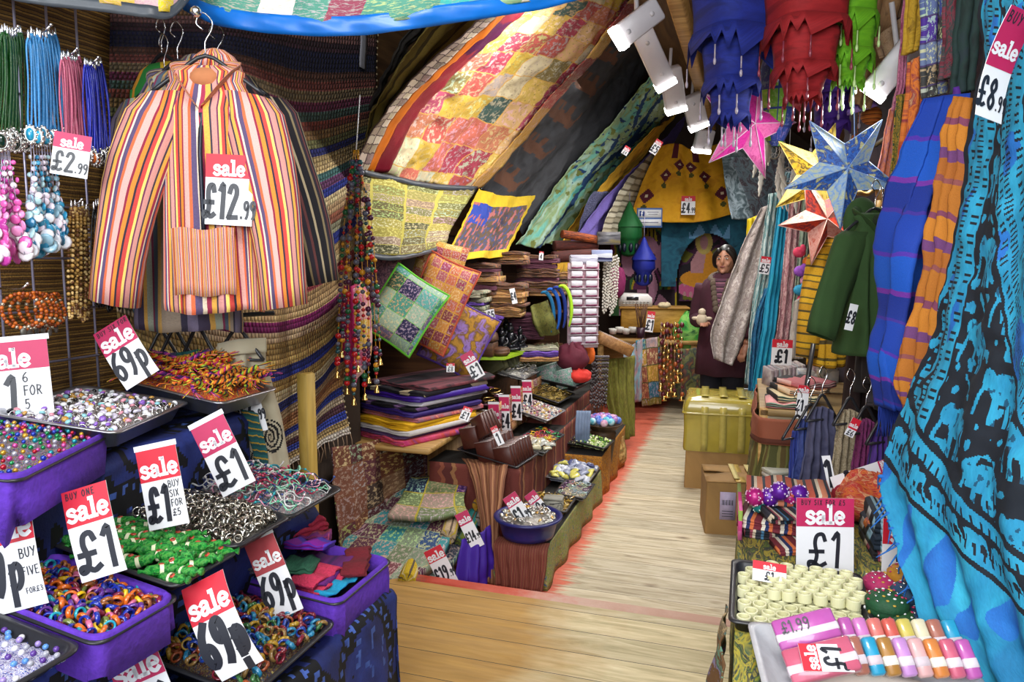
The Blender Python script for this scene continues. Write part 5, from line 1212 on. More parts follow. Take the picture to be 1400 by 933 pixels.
for i, (px, py, z, c1, c2, lab) in enumerate(((556, 795, .12, '#c8a81c', '#d8c890', 'yellow printed cloth roll lying lowest in front of the throws'), (612, 735, .2, '#b8a080', '#c0a820', 'beige and yellow cloth roll beside the teal throw'), (640, 722, .18, '#2a8a88', '#8a9a40', 'teal cloth roll under the £14.99 card'), (632, 745, .12, '#7a8a3a', '#3a7a8a', 'olive cloth roll below the teal one'), (655, 692, .25, '#c08a1c', '#b07818', 'ochre cloth roll at the top of the roll pile'), (660, 712, .2, '#b0a098', '#8a7a80', 'pale grey cloth roll under the ochre one'), (596, 780, .08, '#5a2a4a', '#b8902a', 'plum and gold cloth roll behind the £19.99 card'))):
    e = zz(px, py, z); mb = MB(); B = RZ(math.radians(12+rr.uniform(-8, 8))); pr = []
    L = .34
    mb.lathe([(.001, 0), (.02, .0), (.022, .004), (.024, .012), (.036, 0), (.04, .006), (.041, L*.5), (.04, L-.006), (.034, L), (.001, L)], 16, e, B@RX(-PI/2)@RY(0))
    tag(mb.build('cloth_roll', stripes('roll_%d' % i, [(3, c1), (1, c2), (2, c1), (1, '#5a4a3a')], 4, 0, .1, mot=.6, mots=30)), lab, 'cloth roll')
cloth('purple_cloth', 'deep violet cloth bunched at the foot of the cloth rolls', 'cloth', [[zz(632, 738, .22), zz(655, 730, .24), zz(672, 715, .24)], [zz(625, 780, .1), zz(655, 775, .12), zz(676, 760, .12)], [zz(622, 808, .02), zz(650, 806, .02), zz(678, 790, .02)]], M('deep_violet', '#3a1290', .7, vs=10, var=.3), 30, 24, 4, .012)
card('sale £14.99 card standing in the cloth rolls', 642, 725, 3.35, .065, .185, 27, 0, 8, PINK, '£14', None, .33, pence='.99')
card('sale £19.99 card leaning lowest at the platform edge', 603, 775, 3.2, .085, .185, 27, 0, 8, RED, '£19', None, .33, pence='.99')
# low display along the aisle
def block(name, label, cat, x0, x1, y0, y1, z1, mat, folds=6, amp=.008, z0=.0, seed=0, tm=None, mid=None):
    """low table fully covered by a cloth that falls to the floor"""
    root = thing(name, label, cat, ((x0+x1)/2, (y0+y1)/2, z0)); mb = MB(); r = .02
    per = [(x0, y1), (x0, y0), (x1, y0), (x1, y1)]; pts = []
    lens = [abs(per[i][0]-per[(i+1) % 4][0])+abs(per[i][1]-per[(i+1) % 4][1]) for i in range(4)]
    N = 120; tot = sum(lens); s_ = 0
    for i in range(N):
        d_ = tot*i/N; k = 0
        while d_ > lens[k]: d_ -= lens[k]; k += 1
        a, b = per[k], per[(k+1) % 4]; t = d_/lens[k]; pts.append((a[0]+(b[0]-a[0])*t, a[1]+(b[1]-a[1])*t, tot*i/N))
    cx, cy = (x0+x1)/2, (y0+y1)/2; rings = []
    for v in [0, .2, .4, .6, .8, .93, 1]:
        z = z0+(z1-z0)*v; e = amp*(1-v)**.7
        rings.append([V((x+(x-cx)/abs(x1-x0)*2*e*(.5+math.sin(q*folds*2+seed)), y+(y-cy)/abs(y1-y0)*2*e*(.5+math.sin(q*folds*2+seed)), z)) for x, y, q in pts])
    mb.loft(rings, 0, False); mb.build('skirt', mat, root, thick=.003)
    mb = MB(); mb.poly([(x0, y0, z1), (x1, y0, z1), (x1, y1, z1), (x0, y1, z1)]); mb.build('top', tm or mat, root, thick=.004)
    return root
REDST = stripes('redbrown_stripe', [(3, '#6a2c24'), (1, '#8a4a34'), (2, '#5a2420'), (1, '#9a6a44'), (3, '#74342a')], 22, 0, .02)
YBG = dye('yellow_blue_batik', ['#8a8a1c', '#22508a', '#a8a43a', '#5a7a34', '#b8a878', '#6a2a2a', '#98902a'], 7, 3, dist=1.4, stretch=(22, 1.6, 1))
ORB = dye('orange_batik', ['#b86a14', '#7a4a14', '#c88a24', '#9a5a18', '#6a6a5a'], 7, 3, dist=1.0, stretch=(20, 1.6, 1))
DKTOP = M('dark_tabletop', '#1c1814', .8)
block('display_table', 'low display table with yellow and blue batik skirt at the aisle edge', 'display table', -1.10, -.86, 3.19, 4.55, .20, YBG, 10, .012, tm=DKTOP)
cloth('striped_cloth', 'red brown striped cloth over the near end of the low table', 'cloth', [[V((-1.11, 3.24, .212)), V((-.98, 3.24, .215)), V((-.85, 3.24, .212))], [V((-1.11, 3.17, .195)), V((-.98, 3.165, .2)), V((-.845, 3.17, .195))], [V((-1.10, 3.155, .1)), V((-.98, 3.15, .1)), V((-.85, 3.155, .1))], [V((-1.09, 3.14, .01)), V((-.98, 3.14, .01)), V((-.86, 3.14, .01))]], REDST, 40, 20, 5, .008)
block('display_table', 'low display table with orange batik skirt, second along the aisle', 'display table', -1.25, -.86, 4.58, 5.55, .28, ORB, 10, .012, seed=2, tm=DKTOP)
block('display_table', 'raised table behind the aisle display holding the incense and beads', 'display table', -1.62, -1.11, 3.56, 5.55, .46, REDST, 8, .008, seed=1, tm=DKTOP)
cloth('striped_cloth', 'tan striped cloth falling over the crate corner beside the cloth rolls', 'cloth', [[V((-1.45, 3.62, .475)), V((-1.33, 3.60, .48)), V((-1.16, 3.58, .48))], [V((-1.36, 3.50, .44)), V((-1.27, 3.48, .44)), V((-1.15, 3.48, .45))], [V((-1.24, 3.34, .24)), V((-1.18, 3.30, .24)), V((-1.12, 3.28, .24))], [V((-1.17, 3.19, .01)), V((-1.13, 3.16, .01)), V((-1.09, 3.15, .01))]], stripes('tan_stripe', [(3, '#7a4a30'), (1, '#a87a54'), (2, '#8a5a3c'), (1, '#5a3020')], 9, 0, .03), 40, 30, 4, .01)
# ================================================================ goods on the aisle display
c = D(722, 727, 3.42); tub = thing('tub', 'round navy plastic tub of silver jewellery at the near end of the low table', 'tub', (c.x, c.y, .225))
c = V((c.x, c.y, .225)); mb = MB(); Rt = .15
mb.lathe([(.001, 0), (Rt*.82, 0), (Rt*.86, .02), (Rt*.97, .085), (Rt*1.1, .088), (Rt*1.12, .096), (Rt*1.08, .10), (Rt*.95, .098), (Rt*.84, .02), (.001, .015)], 36, c)
mb.build('bowl', M('navy_plastic', '#1a2060', .35, var=.1, bump=0), tub)
mb = MB(); mb.grid(lambda u, v: c+V((Rt*.93*v*math.cos(2*PI*u), Rt*.93*v*math.sin(2*PI*u), .075+.045*(1-v*v)+.006*NZ.noise(V((math.cos(2*PI*u)*v*14, math.sin(2*PI*u)*v*14, 0))))), 40, 14)
tag(mb.build('silver_heap', dye('silver_mass', ['#2a2826'])), 'mass of silver charms and chains heaped in the navy tub', 'jewellery', None, 'stuff')
its = []
for k, nm in enumerate(('round silver charm', 'silver chain loop', 'brass coloured charm')):
    mb = MB()
    if k == 1: mb.torus((0, 0, 0), .014, .002, None, 14, 5)
    else: mb.torus((0, 0, 0), .008, .002, None, 10, 5); mb.sph((0, 0, .001), (.006, .006, .003), 7, 5)
    its.append(tag(mb.build('charm', GOLD if k == 2 else SILVER, origin=(0, 0, 0)), nm+' on the heap in the navy tub', 'charm', 'charms in the tub'))
KT = Kind(its); rr = random.Random(4)
for i in range(110):
    a = rr.random()*2*PI; q = math.sqrt(rr.random())*.9; KT.put(rr.choice((0, 0, 1, 1, 2)), c+V((Rt*q*math.cos(a), Rt*q*math.sin(a), .084+.043*(1-q*q))), rrot(rr, .8), rr.uniform(.8, 1.2))
card('sale £1.99 card in the navy tub', 708, 696, 3.36, .07, .155, 34, 0, 6, PINK, '£1', None, .36, pence='.99')
card('sale 69p card behind the £1.99 card over the brass trinkets', 735, 690, 3.5, .06, .14, 38, 0, 6, PINK, '69p', None, .4)
def goods(label, clabel, T, w, d, top, cols, n, kind, group, seed, mat=BLACKP, hh=.03, clab2=None):
    tray(label, T, w, d, hh, mat, .015)
    mound(T, w, d, top*.6, dye('mass_%d' % seed, cols, 55, 3, .3, True), 'goods_heap', clabel, 'trinkets')
    its = []
    for i, cc in enumerate(cols):
        mb = MB(); m = M('trinket_%d_%d' % (seed, i), cc, .25, .3 if kind == 'chain' else 0, coat=.3, bump=0)
        if kind == 'bead': mb.sph((0, 0, 0), (.0075, .0075, .007), 7, 5)
        elif kind == 'chain': mb.torus((0, 0, 0), .013, .0028, None, 12, 5)
        elif kind == 'roll': mb.lathe([(.001, -.03), (.011, -.03), (.012, 0), (.011, .03), (.001, .03)], 10, (0, 0, 0), RX(PI/2))
        elif kind == 'packet':
            mb.loft([[V((x*s, y*s*1.0, z+.004*math.sin(x*200+y*130)*k)) for x, y in rrect(.062, .048, .008, 2)] for s, z, k in ((.98, 0, .4), (1.02, .004, 1), (.8, .012, 1), (.3, .016, 1))])
        elif kind == 'ball': mb.sph((0, 0, 0), .017, 12, 8)
        elif kind == 'spike': mb.lathe([(.001, -.03), (.005, -.02), (.003, 0), (.006, .02), (.001, .03)], 6, (0, 0, 0), RX(PI/2))
        its.append(tag(mb.build(group[0], m, origin=(0, 0, 0)), clab2[i] if clab2 else f'{group[1+i]} {group[0].replace("_", " ")} {group[-1]}', group[0].split('_')[-1], group[0].replace('_', ' ')+'s '+group[-1]))
    Kk = Kind(its); heap(T, w, d, top, n, lambda i, p, r: Kk.put(r.randrange(len(its)), p, rrot(r, .5 if kind != 'roll' else .15), r.uniform(.9, 1.15)), .92, seed, base=-.004); Kk.purge()
A0 = math.radians(4)
goods('flat tray of brass trinkets behind the navy tub', 'mass of brass trinkets behind the navy tub', TM((-.98, 3.72, .245), 0, A0), .22, .22, .03, ['#8a6a28', '#b09040', '#5a4a28', '#a8a070'], 60, 'spike', ('brass_trinket', 'dark gold', 'bright gold', 'bronze', 'pale brass', 'in the flat tray behind the navy tub'), 41)
goods('flat tray of coloured seed bracelets beside the carved box', 'mass of coloured seed bracelets', TM((-.90, 3.98, .245), 0, A0), .16, .26, .02, ['#b08a8a', '#8aa0a8', '#c8b890', '#6a4a6a', '#a8b8a0'], 40, 'chain', ('seed_bracelet', 'rose', 'grey blue', 'straw', 'plum', 'sage', 'in the tray beside the carved box'), 42)
goods('shallow tray of sealed silver jewellery packets on the low table', 'mass of clear wrapping under the packets', TM((-.98, 4.28, .25), 0, A0), .24, .34, .04, ['#8a90a8', '#b8bcc8', '#4a5078', '#c8c060'], 34, 'packet', ('jewellery_packet', 'grey blue', 'silver', 'dark blue', 'yellow', 'piled on the low table beside the orange skirt'), 43, STEEL)
goods('tray of dark bead strings further along the low table', 'mass of dark bead strings', TM((-.99, 4.85, .325), 0, A0), .24, .4, .03, ['#2a241c', '#5a5a3a', '#6a4a2a', '#8a8a6a', '#4a2a3a'], 90, 'bead', ('string_bead', 'black', 'olive', 'brown', 'khaki', 'plum', 'in the tray on the orange skirted table'), 44)
mb = MB(); p = D(757, 665, 3.75); mb.box((p.x, p.y, .25), (.10, .07, .085), 0, RZ(.1), .004); bx_ = thing('carved_box', 'small grey carved stone box on the low table', 'box', (p.x, p.y, .21)); mb.build('body', dye('carved_stone', ['#6a6860', '#9a988c', '#3a3834'], 9, 3, .7, True), bx_)
mb = MB(); mb.box((p.x, p.y, .298), (.104, .074, .012), 0, RZ(.1), .003); mb.build('lid', M('stone_lid', '#8a887e', .7), bx_)
# incense boxes in a black tray
T = TM((-1.27, 3.72, .50), math.radians(-6), math.radians(10)); tray('black tray holding the brown incense boxes', T, .34, .30, .03, BLACKP, .015)
mb = MB(); mb.box((0, 0, .05), (.02, .10, .115), 0, None, .003); INC = M('incense_brown', '#4a2018', .45, var=.15)
ib = tag(mb.build('incense_box', [INC], origin=(0, 0, 0)), 'brown incense box in the leaning rows in the black tray', 'incense box', 'brown incense boxes')
mb = MB(); mb.box((0, 0, .1085), (.021, .101, .003), 0); mb.build('clear_end', M('cello_end', '#9a8a88', .15, bump=0, coat=.6), ib)
first = True; rr = random.Random(12)
for row, (x, z, n) in enumerate(((.11, 0, 9), (.0, .0, 9), (-.1, .05, 9))):
    for k in range(n):
        p = T@V((x+rr.uniform(-.004, .004), -.135+.033*k, z-.02)); rot = (math.radians(-14), math.radians(-3), math.radians(84))
        if first: ib.location = p; ib.rotation_euler = rot; first = False
        else: dup(ib, p, rot)
for k in range(5):
    p = T@V((-.05, -.14+.036*k, .11)); dup(ib, p, (math.radians(-32), 0, math.radians(60+4*k)), 'brown incense box laid loose on top of the leaning rows', 'loose incense boxes')
card('small sale card slipped among the loose incense boxes', 680, 596, 3.6, .035, .10, 25, 0, 10, RED, '1', None, .3, name='price_tag', cat='price tag')
card('sale tag lying on the incense boxes near the bedspreads', 637, 566, 3.72, .05, .075, -20, 0, 30, RED, '£1', None, .3, name='price_tag', cat='price tag')
# patterned banner with a row of price cards
cloth('printed_banner', 'orange printed banner behind the row of price cards', 'banner', [[V((-1.36, 3.9, .72)), V((-1.36, 4.5, .74)), V((-1.36, 5.1, .74))], [V((-1.35, 3.9, .5)), V((-1.35, 4.5, .5)), V((-1.35, 5.1, .5))]], patch('banner_print', ['#b05a20', '#c88040', '#8a3a28', '#a86a78', '#d09a60'], 16, 4, '#6a3a1c', .08, motif=.6, ms=50), 30, 8, 0)
for k, (px, py, h, t) in enumerate(((676, 577, .20, 'nearest'), (690, 566, .20, 'second'), (706, 553, .20, 'third'), (721, 540, .17, 'furthest'))):
    card(f'narrow sale price card, {t} of the row along the orange banner', px, py, (4.06, 4.24, 4.42, 4.65)[k], .062, h, 3, -18, 0, PINK, '£4', None, .42, sleeve=True)
# tiers behind: pearl tray, chain tray, roll tray, cd tray, fabric sheets
block('display_table', 'cloth covered upper tier behind the incense, carrying the disc tray', 'display table', -1.66, -1.12, 4.62, 5.9, .56, REDST, 8, .006, seed=4, tm=DKTOP)
goods('clear tray of pearl and coloured beads on the middle tier', 'mass of pearly beads in the clear tray', TM((-1.24, 4.42, .60), math.radians(-5), math.radians(14)), .24, .32, .02, ['#d8c8c0', '#a86a7a', '#e8e0d0', '#7a8a9a', '#b89a5a', '#5a3a44'], 110, 'bead', ('pearl_bead', 'pink white', 'dusty rose', 'cream', 'grey', 'ochre', 'dark red', 'in the clear tray on the middle tier'), 45, STEEL)
goods('tray of coiled brass chains above the pearl beads', 'mass of coiled brass chain', TM((-1.27, 4.78, .645), math.radians(-5), math.radians(14)), .26, .34, .03, ['#6a5220', '#8a7434', '#3a2e14', '#a89050'], 70, 'chain', ('chain_coil', 'dark brass', 'gold', 'blackened', 'pale brass', 'in the tray above the pearl beads'), 46)
goods('dark tray of bright cord bracelets under the pearl tray', 'mass of bright cord bracelets', TM((-1.15, 4.15, .49), math.radians(-5), math.radians(14)), .16, .36, .02, ['#d86a20', '#2a8a4a', '#b02a5a', '#d8b830', '#3a3a3a'], 50, 'chain', ('cord_bracelet', 'orange', 'green', 'crimson', 'yellow', 'black', 'in the dark tray under the pearls'), 47)
goods('tray of clear wrapped packets beside the cord bracelets', 'mass of clear wrapping', TM((-1.13, 4.0, .475), 0, math.radians(10)), .14, .2, .02, ['#a8a8a0', '#c8c4b8', '#7a7a78', '#b8b090'], 12, 'packet', ('clear_packet', 'grey', 'pale', 'dark grey', 'straw', 'beside the cord bracelets'), 48)
T = TM((-1.22, 5.02, .70), math.radians(-8), math.radians(8)); tray('black tray of upright disc cases on the upper tier', T, .30, .30, .04, BLACKP, .01)
mb = MB(); mb.box((0, 0, .065), (.012, .13, .13), 0, None, .002); CDG = dye('disc_sleeve', ['#2a5a4c', '#8aa89c', '#4a7a6c', '#b8a8b0', '#1c3a34'], 2, 2, .2, obj=True, stretch=(30, 30, 30))
cdp = tag(mb.build('disc_case', CDG, origin=(0, 0, 0)), 'green disc case standing in the black tray on the upper tier', 'disc case', 'green disc cases')
mb = MB(); mb.box((0, 0, .131), (.012, .13, .003)); mb.build('clear_top', M('cello_white', '#b8c8c0', .1, bump=0, coat=1), cdp)
first = True
for rw in range(2):
    for k in range(10):
        p = T@V((-.07+.14*rw, -.13+.029*k, -.03)); rot = (math.radians(-16), 0, math.radians(82))
        if first: cdp.location = p; cdp.rotation_euler = rot; first = False
        else: dup(cdp, p, rot)
goods('heap tray of clear bangles on the tier behind the price cards', 'mass of clear glass bangles', TM((-1.50, 4.75, .80), 0, math.radians(12)), .26, .42, .06, ['#c8c4b8', '#e0dcd0', '#8a8a90', '#b8b0a0'], 70, 'chain', ('glass_bangle', 'pale', 'white', 'smoky', 'straw', 'in the heap behind the price cards'), 49, STEEL)
mb = MB(); 
rr = random.Random(31)
for k in range(9):
    p = D(672+rr.uniform(-8, 22), 562-k*4.0, 4.25+.03*k); b = tag(MB().torus(p, .036, .0045, RX(rr.uniform(-.2, .2)), 18, 5).build('bangle', (SILVER, GOLD, M('bangle_plum', '#6a3a5a', .25, .4))[k % 3]), ('silver', 'brass', 'plum')[k % 3]+' bangle in the loose stack beside the folded bedspreads', 'bangle', 'stacked bangles')
for k in range(14):   # fan of folded cloth sheets under the shelf
    a = D(672+6.5*k, 505-.8*k, 4.75+.06*k); cc = ('#4a4a20', '#8a8458', '#2c2c1c', '#6a6a44', '#a8a078', '#35352a')[k % 6]
    mb = MB(); mb.box(a+V((0, 0, .05)), (.012, .16, .15), 0, RZ(math.radians(70))@RX(math.radians(-28)), .004)
    tag(mb.build('folded_sarong', dye('sarong_%d' % (k % 6), [cc, '#5a5a40', cc], 6, 3)), ('olive', 'sand', 'near black', 'moss', 'pale straw', 'charcoal')[k % 6]+' folded sarong leaning in the fan under the lime shelf', 'sarong', 'leaning folded sarongs')
# shelves of folded cloth on the left
LIME = M('lime_board', '#93b81c', .5, var=.1)
unit = thing('shelf_unit', 'dark shelving along the left wall behind the folded scarves', 'shelf unit', (-2.0, 5.4, 0))
mb = MB()
for z in (.74, 1.06, 1.30): mb.box((-1.98, 5.5, z), (.62, 2.6, .025))
for y in (4.22, 5.5, 6.8): mb.box((-2.0, y, .72), (.58, .03, 1.4))
mb.box((-2.0, 5.5, .36), (.58, 2.56, .7)); mb.build('boards', DKWOOD, unit, sm=False)
def bz(px, py, d): return D(px, py, d)
lp = [bz(628, 490, 4.55), bz(690, 488, 4.55), bz(728, 465, 5.0), bz(672, 468, 5.1)]
z_ = lp[0].z; mb = MB(); o = [(p.x, p.y) for p in lp]; mb.prism(o, .018, (0, 0, z_-.012)); tag(mb.build('shelf_board', LIME, sm=False), 'lime green shelf board carrying the wooden boxes', 'shelf board')
def chest(label, px, py, d, w, dd, h, rz):
    p = bz(px, py, d); p.z = z_+.008; r = thing('wooden_chest', label, 'chest', tuple(p)); B = RZ(YAW+rz); mb = MB(); mb.box(p+V((0, 0, h*.3)), (w, dd, h*.6), 0, B, .004); mb.build('body', DKWOOD, r)
    mb = MB(); mb.loft([[p+B@V((x, dd/2*1.03*math.cos(a), h*.62+h*.4*math.sin(a))) for a in [PI*i/10 for i in range(11)]] for x in (-w/2*1.02, w/2*1.02)]); mb.build('lid', DKWOOD, r)
    mb = MB(); mb.box(p+B@V((0, -dd/2-.003, h*.58)), (.02, .006, .03)); mb.build('clasp', GOLD, r.children[1])
chest('large dark wooden chest with a domed lid on the lime shelf', 660, 480, 4.62, .17, .12, .15, -.3)
p = bz(684, 484, 4.62); p.z = z_+.008; r = thing('wooden_bowl', 'round turned wooden box beside the domed chest', 'box', tuple(p)); mb = MB(); mb.lathe([(.001, 0), (.045, 0), (.06, .012), (.062, .03), (.001, .03)], 20, p); mb.build('body', DKWOOD, r); mb = MB(); mb.lathe([(.062, .031), (.063, .04), (.05, .052), (.001, .056)], 20, p); mb.build('lid', DKWOOD, r)
FIGM = M('dark_resin', '#16161c', .25, .2, bump=0)
for k, (px, py, d, s, lab) in enumerate(((686, 462, 4.75, 1.0, 'seated dark resin figurine with a round head, nearest on the lime shelf'), (698, 455, 4.85, 1.15, 'tall dark resin figurine in the middle of the group'), (711, 452, 4.95, .95, 'small dark resin figurine at the right of the group'), (692, 440, 5.05, 1.2, 'dark resin figurine at the back under the orange scarves'))):
    p = bz(px, py, d); 
    if k < 3: p.z = z_+.008
    else: p.z = z_+.012
    mb = MB(); mb.sph(p+V((0, 0, .03*s)), (.045*s, .035*s, .03*s), 12, 8); mb.sph(p+V((0, 0, .075*s)), (.028*s, .022*s, .04*s), 12, 8); mb.sph(p+V((0, 0, .128*s)), (.021*s, .021*s, .024*s), 12, 8); mb.sph(p+V((0, 0, .155*s)), (.011*s, .011*s, .012*s), 8, 6)
    for e in (-1, 1): mb.tube(smooth([p+V((e*.026*s, 0, .10*s)), p+V((e*.045*s, -.015*s, .07*s)), p+V((e*.015*s, -.04*s, .05*s))], 8), .009*s, 6); mb.tube(smooth([p+V((e*.02*s, 0, .02*s)), p+V((e*.06*s, -.02*s, .018*s)), p+V((0, -.045*s, .014*s))], 8), .013*s, 6)
    tag(mb.build('figurine', FIGM), lab, 'figurine')
SCF = [dye('scarf_dark', ['#1c1420', '#4a2a6a', '#b8742a', '#16141c', '#2a4a3a', '#8a4a38', '#1c1420', '#6a6a3a'], 26, 3, const=True, stretch=(2, 2, 1)), dye('scarf_orange', ['#3a2018', '#d8842a', '#5a2a6a', '#d8b070', '#4a5a24', '#e09a30', '#1c1a1c', '#b05a68'], 26, 3, const=True, stretch=(2, 2, 1)), dye('scarf_green', ['#8aa088', '#c8c8a8', '#2a4a3a', '#c0a890', '#5a7a68', '#d0c8b0'], 26, 3, const=True, stretch=(2, 2, 1)), dye('scarf_plum', ['#2a1420', '#4a2038', '#6a3848', '#1c1018'], 16, 3, stretch=(1, 5, 1)), dye('scarf_violet', ['#4a2a80', '#6a48a8', '#2c1850'], 12, 3)]
SN = ['dark multicoloured', 'orange printed', 'pale green printed', 'plum', 'violet']
def scarfstack(px, py, d, n, seq, where, w=.26, dp=.24, rz=0, seed=0, hh=.022):
    stackof('folded_scarf', 'scarf', px, py, d, w, dp, [(f'{SN[seq[i % len(seq)]]} folded scarf in the {where}', hh*(1+.3*math.sin(i*2.3)), SCF[seq[i % len(seq)]], 2+i % 2) for i in range(n)], math.radians(8)+rz, seed, 'folded scarves in the '+where, jit=.015)
scarfstack(650, 402, 4.95, 7, [0, 3, 0, 1], 'tall stack left on the top shelf', .34, .26, 0, 1, .028)
scarfstack(645, 428, 4.75, 6, [2, 2, 4, 2], 'pale stack left under the dark one', .2, .22, 0, 2, .024)
scarfstack(692, 432, 4.95, 7, [1, 1, 0, 1], 'orange stack at the middle of the shelves', .26, .26, 0, 3, .03)
scarfstack(662, 440, 4.85, 2, [4, 4], 'violet pair under the pale stack', .26, .24, .1, 4, .02)
scarfstack(735, 385, 5.5, 6, [3, 0, 0, 3], 'dark stack at the upper right of the shelves', .3, .26, 0, 5, .032)
scarfstack(742, 404, 5.35, 4, [1, 0], 'bright stack below the dark one', .3, .24, 0, 6, .024)
scarfstack(722, 462, 5.15, 6, [3], 'maroon stack behind the figurines', .24, .24, .1, 7, .028)
scarfstack(690, 362, 5.2, 3, [0, 1], 'dark pile under the blue tapestry', .34, .26, 0, 8, .03)
scarfstack(765, 392, 5.7, 4, [1, 2, 0], 'printed pile left of the white packets', .24, .24, 0, 9, .026)
scarfstack(735, 492, 4.95, 3, [1, 4, 2], 'orange and violet pile below the olive pouch', .26, .2, .2, 10, .03)
card('white price tag hanging from the pale scarf stack', 671, 431, 4.6, .05, .07, 10, 0, 0, WHITE, '£5', None, .02, name='price_tag', cat='price tag')
card('long white price tag hanging by the orange scarf stack', 702, 405, 4.7, .035, .10, 12, 0, 0, WHITE, '£4', None, .02, name='price_tag', cat='price tag')
card('white price tag on the dark stack at the upper right', 740, 350, 5.1, .03, .06, -5, 0, 0, RED, '4', None, .2, name='price_tag', cat='price tag')
card('tilted sale £1 card between the bedspreads and the bangles', 646, 500, 4.1, .075, .16, 30, 0, 8, PINK, '£1', None, .42)
card('small red price tag on top of the folded bedspreads', 616, 503, 4.0, .045, .05, 0, 0, 10, RED, '£8', None, .3, name='price_tag', cat='price tag')
# olive pouch, caps, brown and orange rolls
cloth('pouch', 'olive cloth pouch with a white tag leaning beside the caps', 'pouch', [[D(725, 420, 5.0), D(748, 412, 5.0)], [D(730, 442, 4.92), D(756, 435, 4.92)], [D(740, 460, 4.98), D(763, 455, 4.98)]], dye('olive_print', ['#4a5020', '#6a6a2c', '#3a3c18'], 9, 3), 14, 14, 1, .02, thick=.03)
for k, (px, py, c1, lab) in enumerate(((744, 432, '#0c6a9a', 'turquoise blue'), (752, 428, '#0e58b8', 'bright blue'), (760, 426, '#0a2a80', 'deep blue'), (768, 424, '#9ac81c', 'lime green'))):
    p = D(px, py, 4.95-.03*k); mb = MB(); Rr = .165
    P = [p+RZ(YAW-.3)@V((Rr*.55*math.sin(a)*.75, .01*math.sin(a), Rr*math.cos(a))) for a in [-.35+2.7*i/14 for i in range(15)]]
    rg = []
    for i, q in enumerate(P):
        a = -.35+2.7*i/14; o = RZ(YAW-.3)@V((math.sin(a)*.8, 0, math.cos(a))); w = .032*(1 if 2 < i < 12 else .6)
        rg.append([q-o*w, q+V((0, -.03, 0)), q+o*w*.5, q+V((0, .03, 0))])
    mb.loft(rg); tag(mb.build('sun_visor', M('felt_cap_%d' % k, c1, .8), sub=1), lab+' curved felt cap brim in the row left of the white packets', 'cap')
for k, (px0, py0, px1, py1, d, rad, cc, lab) in enumerate(((755, 352, 818, 348, 5.6, .045, '#5a2018', 'thick red brown rolled rug lying on the top shelf'), (757, 336, 816, 336, 5.75, .04, '#6a2a1c', 'second brown rolled rug behind the first'), (768, 320, 818, 328, 5.7, .032, '#c8601c', 'orange rolled cloth on top of the brown rugs'))):
    a, b_ = D(px0, py0, d), D(px1, py1, d+.12); t = b_-a; L = t.length; rot = t.to_track_quat('Z', 'Y').to_matrix(); mb = MB()
    mb.lathe([(.001, .004), (rad*.3, 0), (rad*.35, .006), (rad*.6, 0), (rad*.65, .006), (rad*.95, 0), (rad, .01), (rad*1.03, L*.5), (rad, L-.01), (rad*.9, L), (rad*.6, L-.008), (.001, L-.006)], 18, a, rot)
    tag(mb.build('rolled_rug', dye('rug_roll_%d' % k, [cc, '#3a1410', cc], 20, 3)), lab, 'rolled rug')
mb = MB(); a = D(822, 350, 5.7); mb.box(a+V((0, 0, .0)), (.16, .1, .09), 0, RZ(YAW), .004); tag(mb.build('wrapped_cloth', stripes('wrap_blue', [(3, '#8a94b8'), (1, '#2a2a5a'), (2, '#c0c4d0')], 3, 1, .2)), 'pale blue folded cloth in clear wrap beside the rolled rugs', 'cloth')
mb = MB(); a = D(832, 326, 5.8); mb.box(a, (.18, .06, .1), 0, RZ(YAW), .004); tag(mb.build('cloth_packet', dye('packet_grey', ['#2a2a30', '#5a5a60', '#8a7a40'], 6, 3, .2)), 'dark cloth packet with a sun print above the pale blue wrap', 'packet')
# hats
def lump(name, label, cat, px, py, d, w, h, mat, seed, dp=.8):
    c = D(px, py, d); mb = MB(); B = RZ(YAW)
    def f(u, v):
        a = 2*PI*u; b = PI*v; n = 1+.22*NZ.noise(V((math.cos(a)*1.6+seed, math.sin(a)*1.6, v*3)))+.08*NZ.noise(V((math.cos(a)*4, math.sin(a)*4, v*6+seed)))
        return c+B@V((w/2*math.sin(b)*math.cos(a)*n, w/2*dp*math.sin(b)*math.sin(a)*n, h/2*(1-math.cos(b))*n*.98))
    mb.grid(lambda u, v: f(-u, v), 40, 20); return tag(mb.build(name, mat), label, cat)
lump('slouch_hat', 'maroon slouch hat lying above the disc cases', 'hat', 783, 508, 5.1, .23, .19, M('hat_maroon', '#571428', .85, vs=14, var=.35, bump=.5), 1)
lump('slouch_hat', 'bright red slouch hat under the maroon one', 'hat', 790, 524, 5.05, .19, .1, M('hat_red', '#c02a20', .85, vs=14, var=.3, bump=.5), 3)
lump('slouch_hat', 'orange knitted hat right of the maroon one', 'hat', 806, 498, 5.3, .08, .14, M('hat_orange', '#d8641c', .85, vs=30, var=.4, bump=.5), 5)
